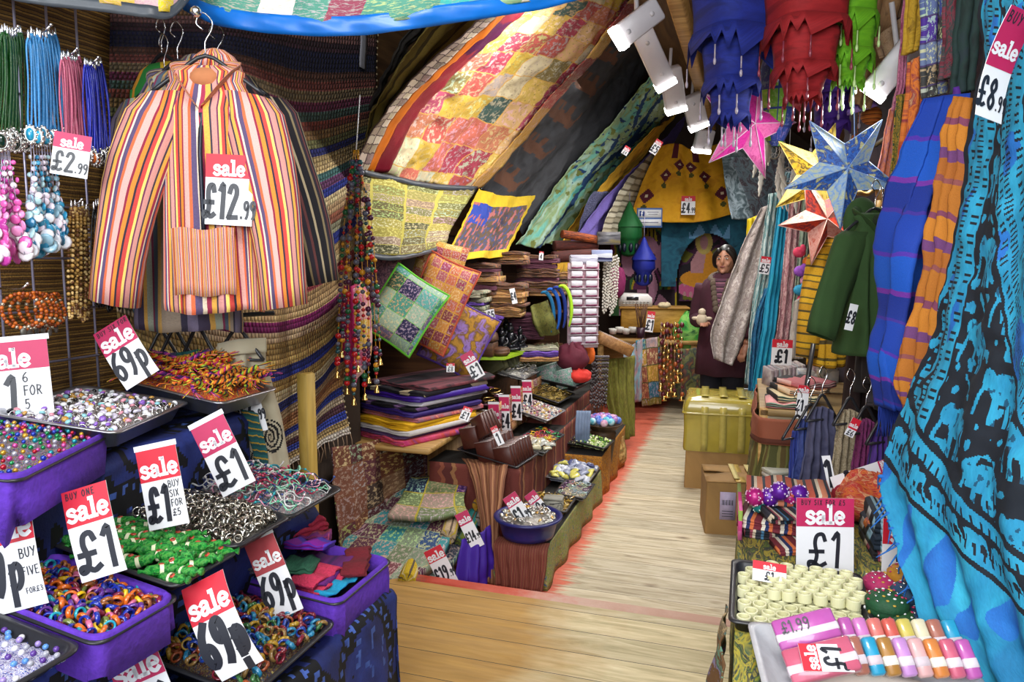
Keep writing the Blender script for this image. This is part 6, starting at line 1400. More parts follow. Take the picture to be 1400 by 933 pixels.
# white packets on a hanging card display
c = D(797, 418, 5.15); disp = thing('packet_display', 'hanging display board holding two columns of white packets', 'display board', tuple(c)); B = RZ(YAW+.15)
mb = MB(); mb.box(c, (.225, .012, .60), 0, B, .003); mb.build('board', dye('board_pink', ['#a88a98', '#c8b0b8', '#8a5a68', '#d8ccd0'], 8, 3, .3), disp)
mb = MB()
for z in (-.24+.0655*k for k in range(9)): mb.box(c+B@V((0, -.022, z-.03)), (.22, .03, .004), 0, B)
mb.build('rails', M('clear_rail', '#b8b0b8', .15, bump=0), disp)
mb = MB(); mb.box((0, 0, 0), (.082, .022, .048), 0, None, .006); pk = tag(mb.build('white_packet', M('packet_white', '#d4d0da', .3, var=.1), origin=(0, 0, 0)), 'white packet in the two columns on the hanging display board', 'packet', 'white packets')
mb = MB(); mb.box((0, -.0112, -.017), (.08, .001, .012)); mb.build('label', M('packet_label', '#7a3a58', .4), pk)
first = True
for k in range(9):
    for s in (-1, 1):
        p = c+B@V((s*.053, -.024, -.24+.0655*k)); rot = (.12, 0, YAW+.15)
        if first: pk.location = p; pk.rotation_euler = rot; first = False
        else: dup(pk, p, rot)
mb = MB(); mb.box(c+B@V((0, 0, .325)), (.2, .05, .06), 0, B, .01); tag(mb.build('wrapped_bundle', dye('silver_wrap', ['#6a6a88', '#c8c8d8', '#3a3a58'], 5, 3, .2)), 'silver wrapped bundle on top of the white packet display', 'bundle')
rr = random.Random(9)
for i in range(10):   # white shell strings right of the packets
    a = D(826+i*2.2, 352+rr.uniform(-2, 2), 5.9); b_ = D(824+i*2.0, 430+rr.uniform(-14, 10), 5.9); mb = MB(); k = 18
    for q in range(k): mb.sph(a.lerp(b_, q/(k-1))+V((rr.uniform(-.004, .004), rr.uniform(-.005, .005), 0)), (.009, .009, .011), 6, 4)
    tag(mb.build('shell_string', M('shell_white', '#c8c2b8', .4)), 'white shell string hanging right of the white packets', 'shell string', 'white shell strings')
for i in range(12):   # dark bead curtain lower down
    a = D(810+i*2.0, 488, 5.5); b_ = D(806+i*2.0, 556+rr.uniform(-6, 8), 5.5); mb = MB(); k = 16
    for q in range(k): mb.sph(a.lerp(b_, q/(k-1)), (.008, .008, .011), 6, 4, q % 2)
    tag(mb.build('bead_string', [M('bs_grey', '#6a6468', .4), M('bs_dark', '#3a2a2c', .4)]), 'grey seed bead string hanging left of the olive curtain', 'bead string', 'grey bead strings')
# bowls of marbled balls, green beads, denim strips, flaps
c = D(825, 588, 5.0); bw_ = thing('bowl', 'shallow dark bowl of marbled balls at the aisle', 'bowl', tuple(c)); mb = MB(); mb.lathe([(.001, 0), (.08, 0), (.13, .045), (.138, .05), (.125, .05), (.07, .012), (.001, .01)], 24, c); mb.build('shell', M('bowl_brown', '#4a3420', .6), bw_)
mb = MB(); mb.lathe([(.001, -.3), (.05, -.3), (.09, -.02), (.08, .002), (.001, .002)], 16, c); mb.build('stand', M('bowl_brown', '#4a3420'), bw_)
its = []
for nm, cs in (('blue', ['#1c3fa8', '#6a8ad8', '#c8d0e8']), ('purple', ['#5a2a80', '#a878b8', '#d8c0d8']), ('turquoise', ['#1c8ab0', '#7ac8d8', '#d8e8e8']), ('pink', ['#a85a8a', '#d8a8c0', '#e8dce0'])):
    mb = MB(); mb.sph((0, 0, 0), .026, 14, 9); its.append(tag(mb.build('marbled_ball', dye('ball_'+nm, cs, 2, 3, .12, obj=True, stretch=(14, 14, 14), bump=0), origin=(0, 0, 0)), nm+' marbled ball in the shallow dark bowl', 'ball', 'marbled balls'))
KM = Kind(its)
for i in range(24):
    a = i*2.4; q = .105*math.sqrt((i+.5)/24); KM.put(rr.randrange(4), c+V((q*math.cos(a), q*math.sin(a), .065+.03*(1-(q/.11)**2))), rrot(rr))
goods('low tray of green and white beads beside the marbled balls', 'mass of green beads beside the marbled balls', TM(D(812, 603, 4.75), math.radians(-5), math.radians(8)), .2, .22, .02, ['#8ab03a', '#d8e0a0', '#4a7a28', '#e8e8d0'], 60, 'bead', ('green_bead', 'lime', 'pale', 'dark green', 'cream', 'in the low tray beside the marbled balls'), 51)
for k in range(5):
    a = D(788+4*k, 562, 4.72); cloth('denim_strip', 'grey blue torn cloth strip hanging in the bunch beside the green beads', 'cloth strip', [[a, a+CR*.02], [a+V((.0, -.03, -.1)), a+CR*.02+V((0, -.03, -.1))], [a+V((.0, -.02, -.22)), a+CR*.018+V((0, -.02, -.21))]], M('denim_grey', '#6a7a94', .9), 3, 12, 0, group='torn cloth strips')
cloth('cloth_bag', 'tan printed cloth bag standing at the aisle beyond the orange skirt', 'bag', [[D(830, 603, 5.3), D(846, 598, 5.35), D(852, 596, 5.4)], [D(832, 625, 5.28), D(848, 622, 5.3), D(855, 622, 5.38)], [D(834, 640, 5.25), D(842, 636, 5.32), D(853, 632, 5.4)]], dye('tan_print', ['#b08a4a', '#c8a868', '#8a5a2a', '#6a7a3a'], 6, 3), 14, 16, 1, .01, thick=.02)
card('long sale card pinned on the orange skirt at the aisle', 817, 661, 4.62, .035, .17, 6, -40, 0, PINK, '£1', None, .3)
cloth('olive_curtain', 'olive embroidered cloth falling from the sloping box to the floor', 'cloth', [[D(822, 490, 6.0), D(845, 490, 6.0), D(868, 486, 6.05)], [D(828, 540, 5.95), D(848, 545, 5.9), D(868, 540, 6.0)], [D(835, 590, 5.9), D(852, 602, 5.85), D(866, 596, 5.95)]], dye('olive_embroid', ['#4a4a14', '#7a7a28', '#5a5018', '#8a8438'], 8, 3, stretch=(6, 1, 1)), 30, 24, 4, .025)
mb = MB(); c = D(838, 470, 5.95); sb = thing('sloping_display_box', 'sloping brown wooden display box above the olive cloth', 'display box', tuple(c)); B = RZ(YAW+.1)@RY(math.radians(24))
mb.box(c, (.30, .22, .09), 0, B, .006); mb.build('box', wood('tan_box', ['#6a4420', '#96683a', '#b58a54'], 2, (14, 3, 14)), sb)
mb = MB(); mb.box(c+B@V((0, 0, .048)), (.26, .18, .012), 0, B); mb.build('tray_insert', dye('insert', ['#a89a8a', '#d8ccc0', '#5a4434', '#b05a4a'], 26, 3, .3, True), sb)
# ================================================================ far end
def panel(name, label, cat, pxs, d, mats, paint, nu=80, nv=80, th=.01):
    (x0, y0), (x1, y1) = pxs; a, b_, c_, e = D(x0, y0, d), D(x1, y0, d), D(x0, y1, d), D(x1, y1, d)
    mb = MB(); mb.grid(lambda u, v: a.lerp(b_, u).lerp(c_.lerp(e, u), v), nu, nv, 0, paint)
    return tag(mb.build(name, mats, thick=th, sm=False), label, cat)
def mural(u, v):
    x, y = u-.55, v-.42
    # a pink painted elephant face with a curling trunk on a yellow and plum ground
    if (x/.2)**2+((y+.05)/.2)**2 < 1:
        if (x+.06)**2+(y+.04)**2 < .0012 or (x-.09)**2+(y+.04)**2 < .0012: return 1
        return 0
    for s in (-1, 1):
        q = ((x-s*.27)/.14)**2+((y+.02)/.22)**2
        if q < .72: return 0
        if q < 1: return 1
    t = y
    if .1 < t < .5:
        cx = .09*math.sin((t-.1)*8); 
        if abs(x-cx) < .085-.08*(t-.1): return 0
        if abs(x-cx) < .115-.08*(t-.1): return 1
    if y < -.2 and abs(x) < .22+y*.3: return 3 if NZ.noise(V((u*30, v*6, 0))) > -.1 else 1
    if y > .3 and (abs(x) < .42): return 0 if NZ.noise(V((u*6, v*6, 5))) > -.05 else 1
    n = NZ.noise(V((u*5, v*5, 2)))
    return 2 if n > .25 else (3 if n > .02 else (4 if n > -.2 else 1))
MU = [M('mural_pink', '#b8809a', .8), M('mural_dark', '#2c1a26', .8), M('mural_plum', '#6a2a58', .8), M('mural_yellow', '#b8a020', .8), M('mural_green', '#3a6a3a', .8)]
panel('painted_banner', 'pink elephant painted on a yellow and plum banner at the back wall', 'banner', ((835, 300), (925, 432)), 8.75, MU, mural)
def sage(u, v):
    x, y = (u-.40)*1.1, v
    if (x/.07)**2+((y-.17)/.10)**2 < 1: return 0
    if (x/.15)**2+((y-.17)/.17)**2 < 1: return 1
    if .26 < y < .6 and abs(x) < .10+.14*min(1, (y-.26)*5): return 0 if (x < .02-.2*(y-.4)) else 2
    if (x/.42)**2+((y-.68)/.13)**2 < 1: return 2
    if (x/.48)**2+((y-.83)/.13)**2 < 1: return 3 if math.sin(x*60)+math.sin(y*40) > -.8 else 0
    n = NZ.noise(V((u*6, v*7, 8)))
    return 4 if n > .1 else (5 if n > -.2 else 6)
panel('painted_banner', 'banner of a seated figure in an orange robe on a pink lotus, behind the shopkeeper', 'banner', ((928, 315), (1014, 412)), 8.7, [M('skin_paint', '#c08a90', .8), M('halo_paint', '#c8b060', .8), M('robe_paint', '#d8901c', .7), M('lotus_paint', '#c85a8a', .8), M('banner_dark', '#1c1420', .8), M('banner_plum', '#4a2040', .8), M('banner_olive', '#6a6a1c', .8)], sage)
def canopy(u, v):
    if v > .28 and ((u-.52)/.36)**2+((v-.98)/.68)**2 < 1: return None
    if .3 < u < .75 and .18 < v < .36: return 1 if abs(((u*6) % 1)-.5)*.36 < v-.16 else 0
    return 0
panel('canopy_cloth', 'teal cloth canopy with an arched opening under the yellow tunic', 'canopy', ((904, 288), (1030, 392)), 8.4, [dye('teal_canopy', ['#0e4058', '#1c6078', '#0c3448'], 6, 3), M('canopy_light', '#5a8ab0', .7)], canopy, 70, 60, .015)
def tunic_paint(u, v):
    for k in range(6):
        a = k/5; cx, cy = .1+.8*a, .72-.42*math.sin(a*PI)
        if abs(u-cx)+abs(v-cy)*.8 < .075: return 2 if abs(u-cx)+abs(v-cy) < .022 else 1
        if k % 1 == 0 and (((u-cx)/.03)**2+((v-cy-.13)/.03)**2) < 1: return 3
    if v < .24 and abs(u-.5) < .22 and abs(abs(u-.5)-.16) < .04: return 1
    return 0
tn = thing('tunic', 'yellow embroidered tunic spread out high on the back wall', 'tunic', tuple(D(935, 296, 8.2)))
cloth('body', '', '', [[D(902, 200, 8.2), D(925, 196, 8.15), D(950, 205, 8.12), D(985, 196, 8.2)], [D(880, 245, 8.2), D(918, 242, 8.1), D(955, 245, 8.1), D(996, 240, 8.2)], [D(860, 300, 8.2), D(912, 304, 8.1), D(960, 303, 8.1), D(1004, 292, 8.2)]], [dye('tunic_yellow', ['#c8860c', '#e0a416', '#d8980e'], 7, 3), M('tunic_maroon', '#5a1428', .8), M('tunic_cream', '#d8c8a8', .8), M('tunic_green', '#4a4a14', .8)], 70, 60, 4, .02, parent=tn, paint=tunic_paint, thick=.012)
card('sale £4.99 card pinned on the yellow tunic', 941, 281, 8.0, .15, .2, 0, 0, 0, RED, '£4', None, .28, pence='.99')
c = D(888, 298, 8.0); sg = thing('wall_sign', 'white sign with blue border and blue f square beside the yellow tunic', 'sign', tuple(c)); B = RZ(YAW); mb = MB(); mb.box(c, (.275, .012, .21), 0, B, .003); mb.build('board', M('sign_blue', '#4a6aa8', .4), sg)
mb = MB(); mb.box(c+B@V((0, -.007, .045)), (.25, .004, .085), 0, B); mb.box(c+B@V((0, -.007, -.05)), (.25, .004, .07), 0, B); mb.build('white_field', WHITE, sg)
mb = MB(); mb.box(c+B@V((-.085, -.0095, .045)), (.05, .002, .055), 0, B); S = lambda x, y, o: c+B@V((x-.105, -.011-o, y+.02)); write(mb, S, 'f', .012, .0, .05, .2, 1); mb.build('f_logo', [M('sign_logo', '#2c4a98', .4), WHITE], sg)
mb = MB(); [mb.box(c+B@V((.035, -.0095, .06-.022*k)), (.12-.02*(k % 2), .001, .008), 0, B) for k in range(2)]; mb.box(c+B@V((0, -.0095, -.05)), (.19, .001, .012), 0, B); mb.build('faint_lines', M('sign_grey', '#8a8aa0', .5), sg)
TIN = lambda nm, c: M(nm, c, .65, .1, var=.3, vs=20)
def tinlantern(label, px, py, d, s, m):
    c = D(px, py, d); r = thing('metal_lantern', label, 'lantern', tuple(c)); mb = MB()
    mb.lathe([(.001, .30*s), (.02*s, .27*s), (.05*s, .2*s), (.13*s, .07*s), (.135*s, .05*s)], 8, c); mb.build('roof', m, r)
    mb = MB(); mb.lathe([(.12*s, .05*s), (.125*s, -.04*s), (.10*s, -.07*s), (.085*s, -.09*s), (.08*s, -.2*s), (.05*s, -.22*s), (.001, -.23*s)], 8, c); mb.build('body', m, r)
    mb = MB()
    for k in range(8):
        a = 2*PI*(k+.5)/8; mb.sph(c+V((.082*s*math.cos(a), .082*s*math.sin(a), -.145*s)), (.022*s, .022*s, .045*s), 8, 6)
    mb.build('openings', M('lantern_dark', '#0a1428', .4), r)
    mb = MB(); mb.tube([c+V((0, 0, .3*s)), c+V((0, 0, .3*s+.25))], .005, 5); mb.build('chain', WIRE, r)
tinlantern('green metal lantern hanging left of the back banner', 860, 318, 7.9, 1.12, TIN('lan_green', '#0a5a28'))
tinlantern('royal blue metal lantern hanging in front of the elephant banner', 880, 362, 7.7, .98, TIN('lan_blue', '#10208a'))
lump('magenta_pouch', 'magenta cloth pouch standing left of the till', 'pouch', 843, 408, 7.4, .17, .30, M('mag_pouch', '#7a1850', .8), 7)
# counter
ct = thing('counter', 'wooden shop counter at the back with a raised hutch', 'counter', (-1.25, 7.9, 0))
c0 = D(880, 540, 7.35); B = RZ(YAW*.6)
mb = MB(); o = V((c0.x, c0.y+.1, .62)); mb.box(o+B@V((0, .05, .11)), (1.05, .55, .04), 0, B, .005); mb.box(o+B@V((0, .2, -.2)), (.98, .2, .6), 0, B); mb.build('top', PALEWOOD, ct)
for sx in (-1, 1):
    for sy in (-1, 1): mb = MB(); mb.box(o+B@V((sx*.46, sy*.22+.05, -.265)), (.06, .06, .71), 0, B); mb.build('leg', PALEWOOD, ct)
mb = MB(); h0 = D(893, 437, 7.5); mb.box(h0, (.66, .3, .24), 0, B, .01); mb.build('hutch', wood('hutch', ['#8a6420', '#b08430', '#c49a48'], 2, (3, 14, 14)), ct)
mb = MB(); mb.box(h0+V((0, 0, .125)), (.70, .34, .022), 0, B, .005); mb.build('hutch_top', wood('hutch_top', ['#7a5620', '#a87c34'], 2, (3, 14, 14)), ct)
c = h0+V((-.19, 0, .14)); tl = thing('till', 'white cash register on the counter hutch', 'till', tuple(c)); mb = MB(); mb.loft([[c+B@V((x, y, z)) for x, z in ((-.17, 0), (.17, 0), (.165, .085), (.13, .12), (-.13, .13), (-.165, .09))] for y in (-.13, .13)]); mb.build('case', M('till_white', '#d0ccc8', .4), tl)
mb = MB(); mb.box(c+B@V((-.03, -.133, .08)), (.12, .006, .035), 0, B); mb.build('display', BLACKP, tl); mb = MB(); [mb.box(c+B@V((-.12+.035*i, -.133, .025+.018*j)), (.024, .008, .011), 0, B) for i in range(8) for j in range(2)]; mb.build('keys', M('till_keys', '#9a9690', .5), tl.children[0])
lump('coaster_stack', 'pale woven trinkets beside the till', 'trinkets', 908, 422, 7.35, .13, .06, M('woven_cream', '#b8a888', .8), 4)
for k in range(5): c = D(838+9*k, 457-2*(k % 2), 7.15); mb = MB(); mb.lathe([(.001, 0), (.03, 0), (.04, .03), (.042, .055), (.036, .055), (.03, .01), (.001, .008)], 14, c); tag(mb.build('white_cup', M('china', '#c8c4bc', .3)), 'white china cup in the row at the counter edge', 'cup', 'white cups on the counter')
c = D(876, 462, 7.1); ij = thing('stick_jar', 'dark jar of brown incense sticks by the red sale tag', 'jar', tuple(c)); mb = MB(); mb.lathe([(.001, 0), (.04, 0), (.045, .1), (.04, .1), (.001, .02)], 12, c); mb.build('jar', M('jar_plum', '#3a2030', .4), ij)
for k in range(14): mb = MB(); mb.tube([c+V((.02*math.cos(k), .02*math.sin(k), .04)), c+V((.06*math.cos(k*2.4), .06*math.sin(k*2.4), .33))], .004, 4); mb.build('incense_stick', M('stick', '#5a3a24', .8), ij)
card('red sale tag standing on the counter', 889, 440, 7.0, .075, .2, -8, 0, 5, RED, '£1', None, .35, name='price_tag', cat='price tag')
for lab, q, m in (('pale blue and pink printed cloth hanging from the counter', [(852, 480), (880, 462), (856, 556), (877, 548)], dye('blue_pink', ['#5a8aa0', '#8ab0bc', '#b08a90', '#4a7a98'], 5, 3)),
                  ('patchwork cloth strip with a gold disc hanging on the counter front', [(869, 466), (902, 460), (878, 556), (904, 552)], patch('strip_patch', ['#7a6a24', '#2a6a80', '#9a8a90', '#8a4a3a', '#b08a30'], 2, 4, '#4a4a20', .06, motif=.5, ms=20, seed=4)),
                  ('olive embroidered cloth with a dark elephant shape at the right of the counter', [(925, 478), (970, 474), (922, 545), (964, 542)], dye('olive_eleph', ['#3a3a20', '#6a6a3a', '#2a3a38', '#6a3a2c', '#8a7a34'], 5, 3))):
    a, b_, c_, e = [D(x, y, 7.02) for x, y in q]; cloth('counter_cloth', lab, 'cloth', [[a, b_], [a.lerp(c_, .5)+V((0, -.03, 0)), b_.lerp(e, .5)+V((0, -.03, 0))], [c_, e]], m, 24, 24, 2, .015)
lump('green_cloth', 'bright green cloth heaped behind the brass ornaments', 'cloth', 940, 482, 7.3, .28, .40, dye('green_heap', ['#1a6a24', '#3a9a3a', '#7ab050', '#0e4a1c'], 6, 3), 9)
rr = random.Random(17)
for i in range(7):
    a = D(904+4.6*i, 440+2*(i % 2), 6.85); b_ = D(903+4.8*i, 515+rr.uniform(0, 30), 6.8); st = thing('ornament_string', 'string of brass bells and amber ornaments hanging at the counter', 'ornament', tuple(b_), 'brass ornament strings'); mb = MB(); mb.tube([a, b_], .003, 4); mb.build('cord', M('fringe_yarn', '#9a8068'), st); mb = MB()
    for k in range(11):
        p = a.lerp(b_, (k+.5)/11)+V((rr.uniform(-.012, .012), rr.uniform(-.01, .01), 0)); s = rr.uniform(.012, .024); mb.sph(p, (s, s, s*1.2), 7, 5, rr.randrange(3))
    mb.lathe([(.002, .03), (.012, .02), (.02, -.01), (.028, -.03), (.02, -.03)], 8, b_, mi=0); mb.build('ornaments', [GOLD, M('amber_orn', '#9a4a1c', .3), M('wine_orn', '#5a1c28', .3)], st)

# ---- the shopkeeper
fx, fd = 986, 5.9
P0 = D(fx, 545, fd); P0.z = 0
pt = -.55   # turned towards the counter
PB_ = RZ(YAW+pt)
def Q(x, y, z): return P0+PB_@V((x, y, z))
per = thing('person', 'person with tied dark hair in a fur collared maroon coat standing behind the counter', 'person', (P0.x, P0.y, 0))
body = MB()
def lm(pts, rs, n=14): body.tube(smooth([Q(*p) for p in pts], 14), (lambda t: catmull([V((r, 0, 0)) for r in rs], t).x), n)
hz = 1.545
body.sph(Q(0, 0, hz), (.073, .09, .105), 24, 16, 0, PB_); body.sph(Q(0, -.03, hz-.055), (.055, .06, .06), 16, 10, 0, PB_)
body.sph(Q(0, -.092, hz-.02), (.013, .018, .02), 10, 8, 0, PB_); body.tube([Q(0, -.086, hz+.02), Q(0, -.102, hz-.018)], [.007, .011], 8)
for s in (-1, 1): body.sph(Q(s*.074, .01, hz-.01), (.01, .02, .03), 8, 6, 0, PB_); body.sph(Q(s*.035, -.07, hz-.03), (.022, .018, .022), 8, 6, 0, PB_)
body.sph(Q(0, -.085, hz-.052), (.022, .01, .006), 10, 6, 0, PB_); body.sph(Q(0, -.078, hz-.092), (.022, .016, .016), 10, 6, 0, PB_)
lm([(0, .012, hz-.05), (0, .02, hz-.15), (0, .02, hz-.2)], [.05, .048, .07])
lm([(0, .02, 1.38), (0, .02, 1.2), (0, .01, 1.02), (0, .01, .86)], [.12, .135, .12, .15], 20)
for s in (-1, 1):
    lm([(s*.08, .02, .9), (s*.09, .0, .5), (s*.095, .02, .09)], [.09, .06, .04]); body.tube([Q(s*.095, .04, .045), Q(s*.10, -.13, .035)], [.045, .035], 10)
AR = {-1: [(-.17, .02, 1.34), (-.23, .03, 1.08), (-.13, -.17, 1.06)], 1: [(.17, .02, 1.34), (.24, .05, 1.08), (.2, -.06, .88)]}
for s in (-1, 1):
    a = AR[s]; lm(a, [.05, .042, .028]); w = V(a[2]); dr = (V(a[2])-V(a[1])).normalized(); sd = dr.cross(V((0, 0, 1))).normalized(); up = sd.cross(dr)
    body.tube([Q(*w), Q(*(w+dr*.05)), Q(*(w+dr*.09))], [.026, .036, .03], 10, flat=.6)
    for k in range(4):
        b0 = w+dr*.085+sd*(-.027+.018*k); l = (.06, .075, .08, .068)[k]; body.tube(smooth([Q(*b0), Q(*(b0+dr*l*.5+up*.006)), Q(*(b0+dr*l*.8-up*.02))], 6), [.0095, .009, .009, .0085, .008, .0075, .007], 8)
    body.tube(smooth([Q(*(w+dr*.03+sd*s*.02)), Q(*(w+dr*.06+sd*s*.045)), Q(*(w+dr*.09+sd*s*.05-up*.01))], 6), .0098, 8)
bo = body.build('body', M('skin', '#a8745a', .5, var=.08, bump=0), per)
md = bo.modifiers.new('fuse', 'REMESH'); md.mode = 'VOXEL'; md.voxel_size = .007; md.use_smooth_shade = True
md = bo.modifiers.new('soften', 'SMOOTH'); md.factor = .5; md.iterations = 4
HAIR = M('hair_dark', '#120c0a', .45, vs=80, bump=.4)
mb = MB(); 
def hf(u, v):
    a = 2*PI*u; b = PI*(.0+.62*v)*(1-.52*max(0, -math.sin(a))**1.5*v); return Q(.079*math.sin(b)*math.cos(a), .02+.098*math.sin(b)*math.sin(a), hz+.012+.112*math.cos(b))
mb.grid(lambda u, v: hf(-u, v), 32, 14); mb.sph(Q(0, .105, hz+.05), (.05, .045, .05), 12, 8, 0, PB_); [mb.tube(smooth([Q(s*.03, -.07, hz+.085), Q(s*.072, -.03, hz+.03), Q(s*.078, .03, hz-.04), Q(s*.04, .09, hz-.03)], 12), lambda t: .016+.01*math.sin(PI*t), 8) for s in (-1, 1)]; mb.build('hair', HAIR, per, thick=.006)
mb = MB()
for s in (-1, 1): mb.sph(Q(s*.029, -.0825, hz+.012), (.013, .006, .0065), 10, 6, 0, PB_); mb.sph(Q(s*.029, -.0875, hz+.012), (.006, .003, .006), 8, 6, 1, PB_); mb.tube(smooth([Q(s*.014, -.092, hz+.03), Q(s*.03, -.092, hz+.037), Q(s*.046, -.08, hz+.031)], 6), .0035, 5, 1)
mb.build('eyes', [M('eye_white', '#c8c0b8', .3), HAIR], per)
mb = MB(); mb.sph(Q(0, -.0925, hz-.052), (.021, .006, .0065), 10, 6, 0, PB_); mb.build('lips', M('lips', '#7a3838', .5), per)
COAT = M('coat_maroon', '#3c1424', .9, vs=14, var=.25, bump=.4)
mb = MB(); rg = []
for z, w, dd in ((.62, .225, .17), (.8, .215, .165), (1.0, .195, .15), (1.2, .195, .15), (1.32, .2, .135), (1.38, .165, .115), (1.42, .1, .09), (1.44, .075, .08)):
    rg.append([Q(w*math.cos(2*PI*i/40)*1.0, .015+dd*math.sin(2*PI*i/40)+.006*math.sin(i*1.3+z*6), z+.004*math.sin(i)) for i in range(40)])
mb.loft(rg, 0, False)
for s in (-1, 1):
    a = [V(p) for p in AR[s]]; mb.tube(smooth([Q(*a[0]), Q(*a[1]), Q(*(a[1].lerp(a[2], .82)))], 14), lambda t: .074-.022*t+.003*math.sin(t*30), 14)
mb.build('coat', COAT, per, thick=.004)
mb = MB(); rr = random.Random(3)
for i in range(46):
    a = 2*PI*i/46; p = Q(.112*math.cos(a), .01+.105*math.sin(a), 1.405+.035*math.sin(a)); mb.sph(p, (.03, .03, .028), 7, 5)
for s in (-1, 1):
    for k in range(6): mb.sph(Q(s*(.06-.008*k), -.12-.008*k, 1.36-.04*k), (.028, .02, .03), 7, 5)
mb.build('fur_collar', M('fur', '#5a4c40', .95, vs=120, var=.6, bump=1), per)
mb = MB(); mb.grid(lambda u, v: Q((u-.5)*.09*(1-v*.3), -.118-.03*v-.012*math.cos((u-.5)*3), 1.40-.26*v), 10, 10); mb.build('striped_top', stripes('top_stripe', [(2, '#5a3448'), (1, '#2a1420'), (1, '#8a5a6a')], 6, 1), per)
mb = MB()
for s in (-1, 1): mb.tube(smooth([Q(s*.085, .015, .88), Q(s*.09, .0, .5), Q(s*.095, .02, .1)], 12), lambda t: .105-.04*t, 16)
mb.lathe([(.14, .95), (.15, .85), (.12, .78)], 20, Q(0, .015, 0)); mb.build('trousers', M('trouser_navy', '#0c0c18', .9), per)
mb = MB()
for s in (-1, 1): mb.tube(smooth([Q(s*.095, .06, .05), Q(s*.097, -.04, .05), Q(s*.10, -.15, .035)], 8), [.048, .055, .055, .052, .05, .048, .045, .04, .03], 12)
mb.build('shoes', BLACKP, per)
hp = Q(-.10, -.26, 1.05); mb = MB(); mb.sph(hp+V((0, 0, .03)), (.045, .04, .05), 12, 8); mb.sph(hp+V((0, 0, .09)), (.03, .03, .03), 10, 8); [mb.sph(hp+V((s*.05, 0, .04)), (.03, .018, .015), 8, 6) for s in (-1, 1)]; tag(mb.build('toy', M('toy_cream', '#b8a890', .8)), 'small cream figurine held in the hand of the shopkeeper', 'figurine')

# ================================================================ cartons
def carton(label, c, w, d, h, rz, mb_mat, flaps=True, wrap=None, tilt=0):
    root = thing('cardboard_box', label, 'box', tuple(c)); B = RZ(rz); mb = MB(); n = 8
    def prof(z): return [c+B@V((x*(1+.012*math.sin(z*9+x*20)), y*(1+.012*math.sin(z*7+y*20)), z)) for x, y in rrect(w, d, .012, 2)]
    mb.loft([prof(h*k/n) for k in range(n+1)], 0, True); mb.build('carton', mb_mat, root, sm=False)
    mb = MB()
    for s in (-1, 1): mb.grid(lambda u, v: c+B@V(((u-.5)*w*.985, s*d*(.5-.485*v)*.985, h+.004+.012*math.sin(u*5+s)*v)), 10, 4)
    mb.build('flap', mb_mat, root, thick=.004)
    mb = MB(); mb.grid(lambda u, v: c+B@V(((v-.5)*.055, (u-.5)*d*1.0, h+.012)), 8, 1); mb.build('tape', M('tape', '#c8a860', .25, bump=0), root, thick=.001)
    return root, B
KR_ = wood('cardboard', ['#7a5c34', '#94713f', '#a3804c'], .6, (3, 3, 3), .75, .08)
c = AZ(1000, 700, 0); 
big, B = carton('tall cardboard carton wrapped in yellow film, standing on the aisle boards', V((-.135, 5.22, 0)), .48, .44, .585, math.radians(3), KR_)
YF = M('yellow_film', '#a09038', .25, vs=9, var=.25, bump=.6, coat=.6)
mb = MB(); rg = []
for z, s in ((.26, 1.012), (.28, 1.025), (.40, 1.03), (.53, 1.03), (.555, 1.035), (.565, 1.02), (.593, 1.0), (.62, .93), (.627, .6), (.63, .05)):
    rg.append([V((-.135, 5.22, 0))+B@V((x*s+.008*NZ.noise(V((x*9, y*9, z*12))), y*s+.008*NZ.noise(V((x*9, y*9, z*12+5))), z+.012*NZ.noise(V((x*7, y*7, 3)))*(z > .3))) for x, y in rrect(.50, .44, .03, 6)])
mb.loft(rg, 0, False); mb.build('film_wrap', YF, big)
mb = MB(); mb.tube([V((-.135, 5.22, .52))+B@V((x*1.05, y*1.05, 0)) for x, y in rrect(.50, .44, .03, 6)], .008, 6, 0, True, True); mb.build('film_rope', YF, big)
mb = MB()
for x in (-.12, .0, .12): mb.grid(lambda u, v: V((-.135, 5.22, 0))+B@V((x+(v-.5)*.045, -.232-.004, .57-.5*u*.6)), 6, 1); mb.grid(lambda u, v: V((-.135, 5.22, 0))+B@V((x+(v-.5)*.05, (u-.5)*.40, .637)), 6, 1)
mb.build('tape', M('film_tape', '#aa9c50', .2, bump=0), big, thick=.001)
cc = AZ(1003, 742, 0); c2 = V((-.02, 4.36, 0)); sm_, B2 = carton('small brown cardboard carton with a white label in front of the tall one', c2, .38, .36, .30, math.radians(8), KR_)
q = c2+B2@V((-.07, -.183, .17)); mb = MB(); mb.box(q, (.085, .002, .16), 0, B2); mb.build('label', M('label_lilac', '#a89cb8', .5), sm_); mb = MB(); [mb.box(q+B2@V((-.03+.008*i, -.0015, .02)), (.003+.002*(i % 2), .001, .03), 0, B2) for i in range(8)]; [mb.box(q+B2@V((0, -.0015, -.03-.015*i)), (.06, .001, .003), 0, B2) for i in range(3)]; mb.build('barcode', INK, sm_.children[-1])
mb = MB(); [mb.grid(lambda u, v: c2+B2@V((x+(v-.5)*.03, (u-.5)*.3, .322)), 5, 1) for x in (-.02, .07)]; mb.build('pale_tape', M('pale_tape', '#c8b878'), sm_, thick=.001)
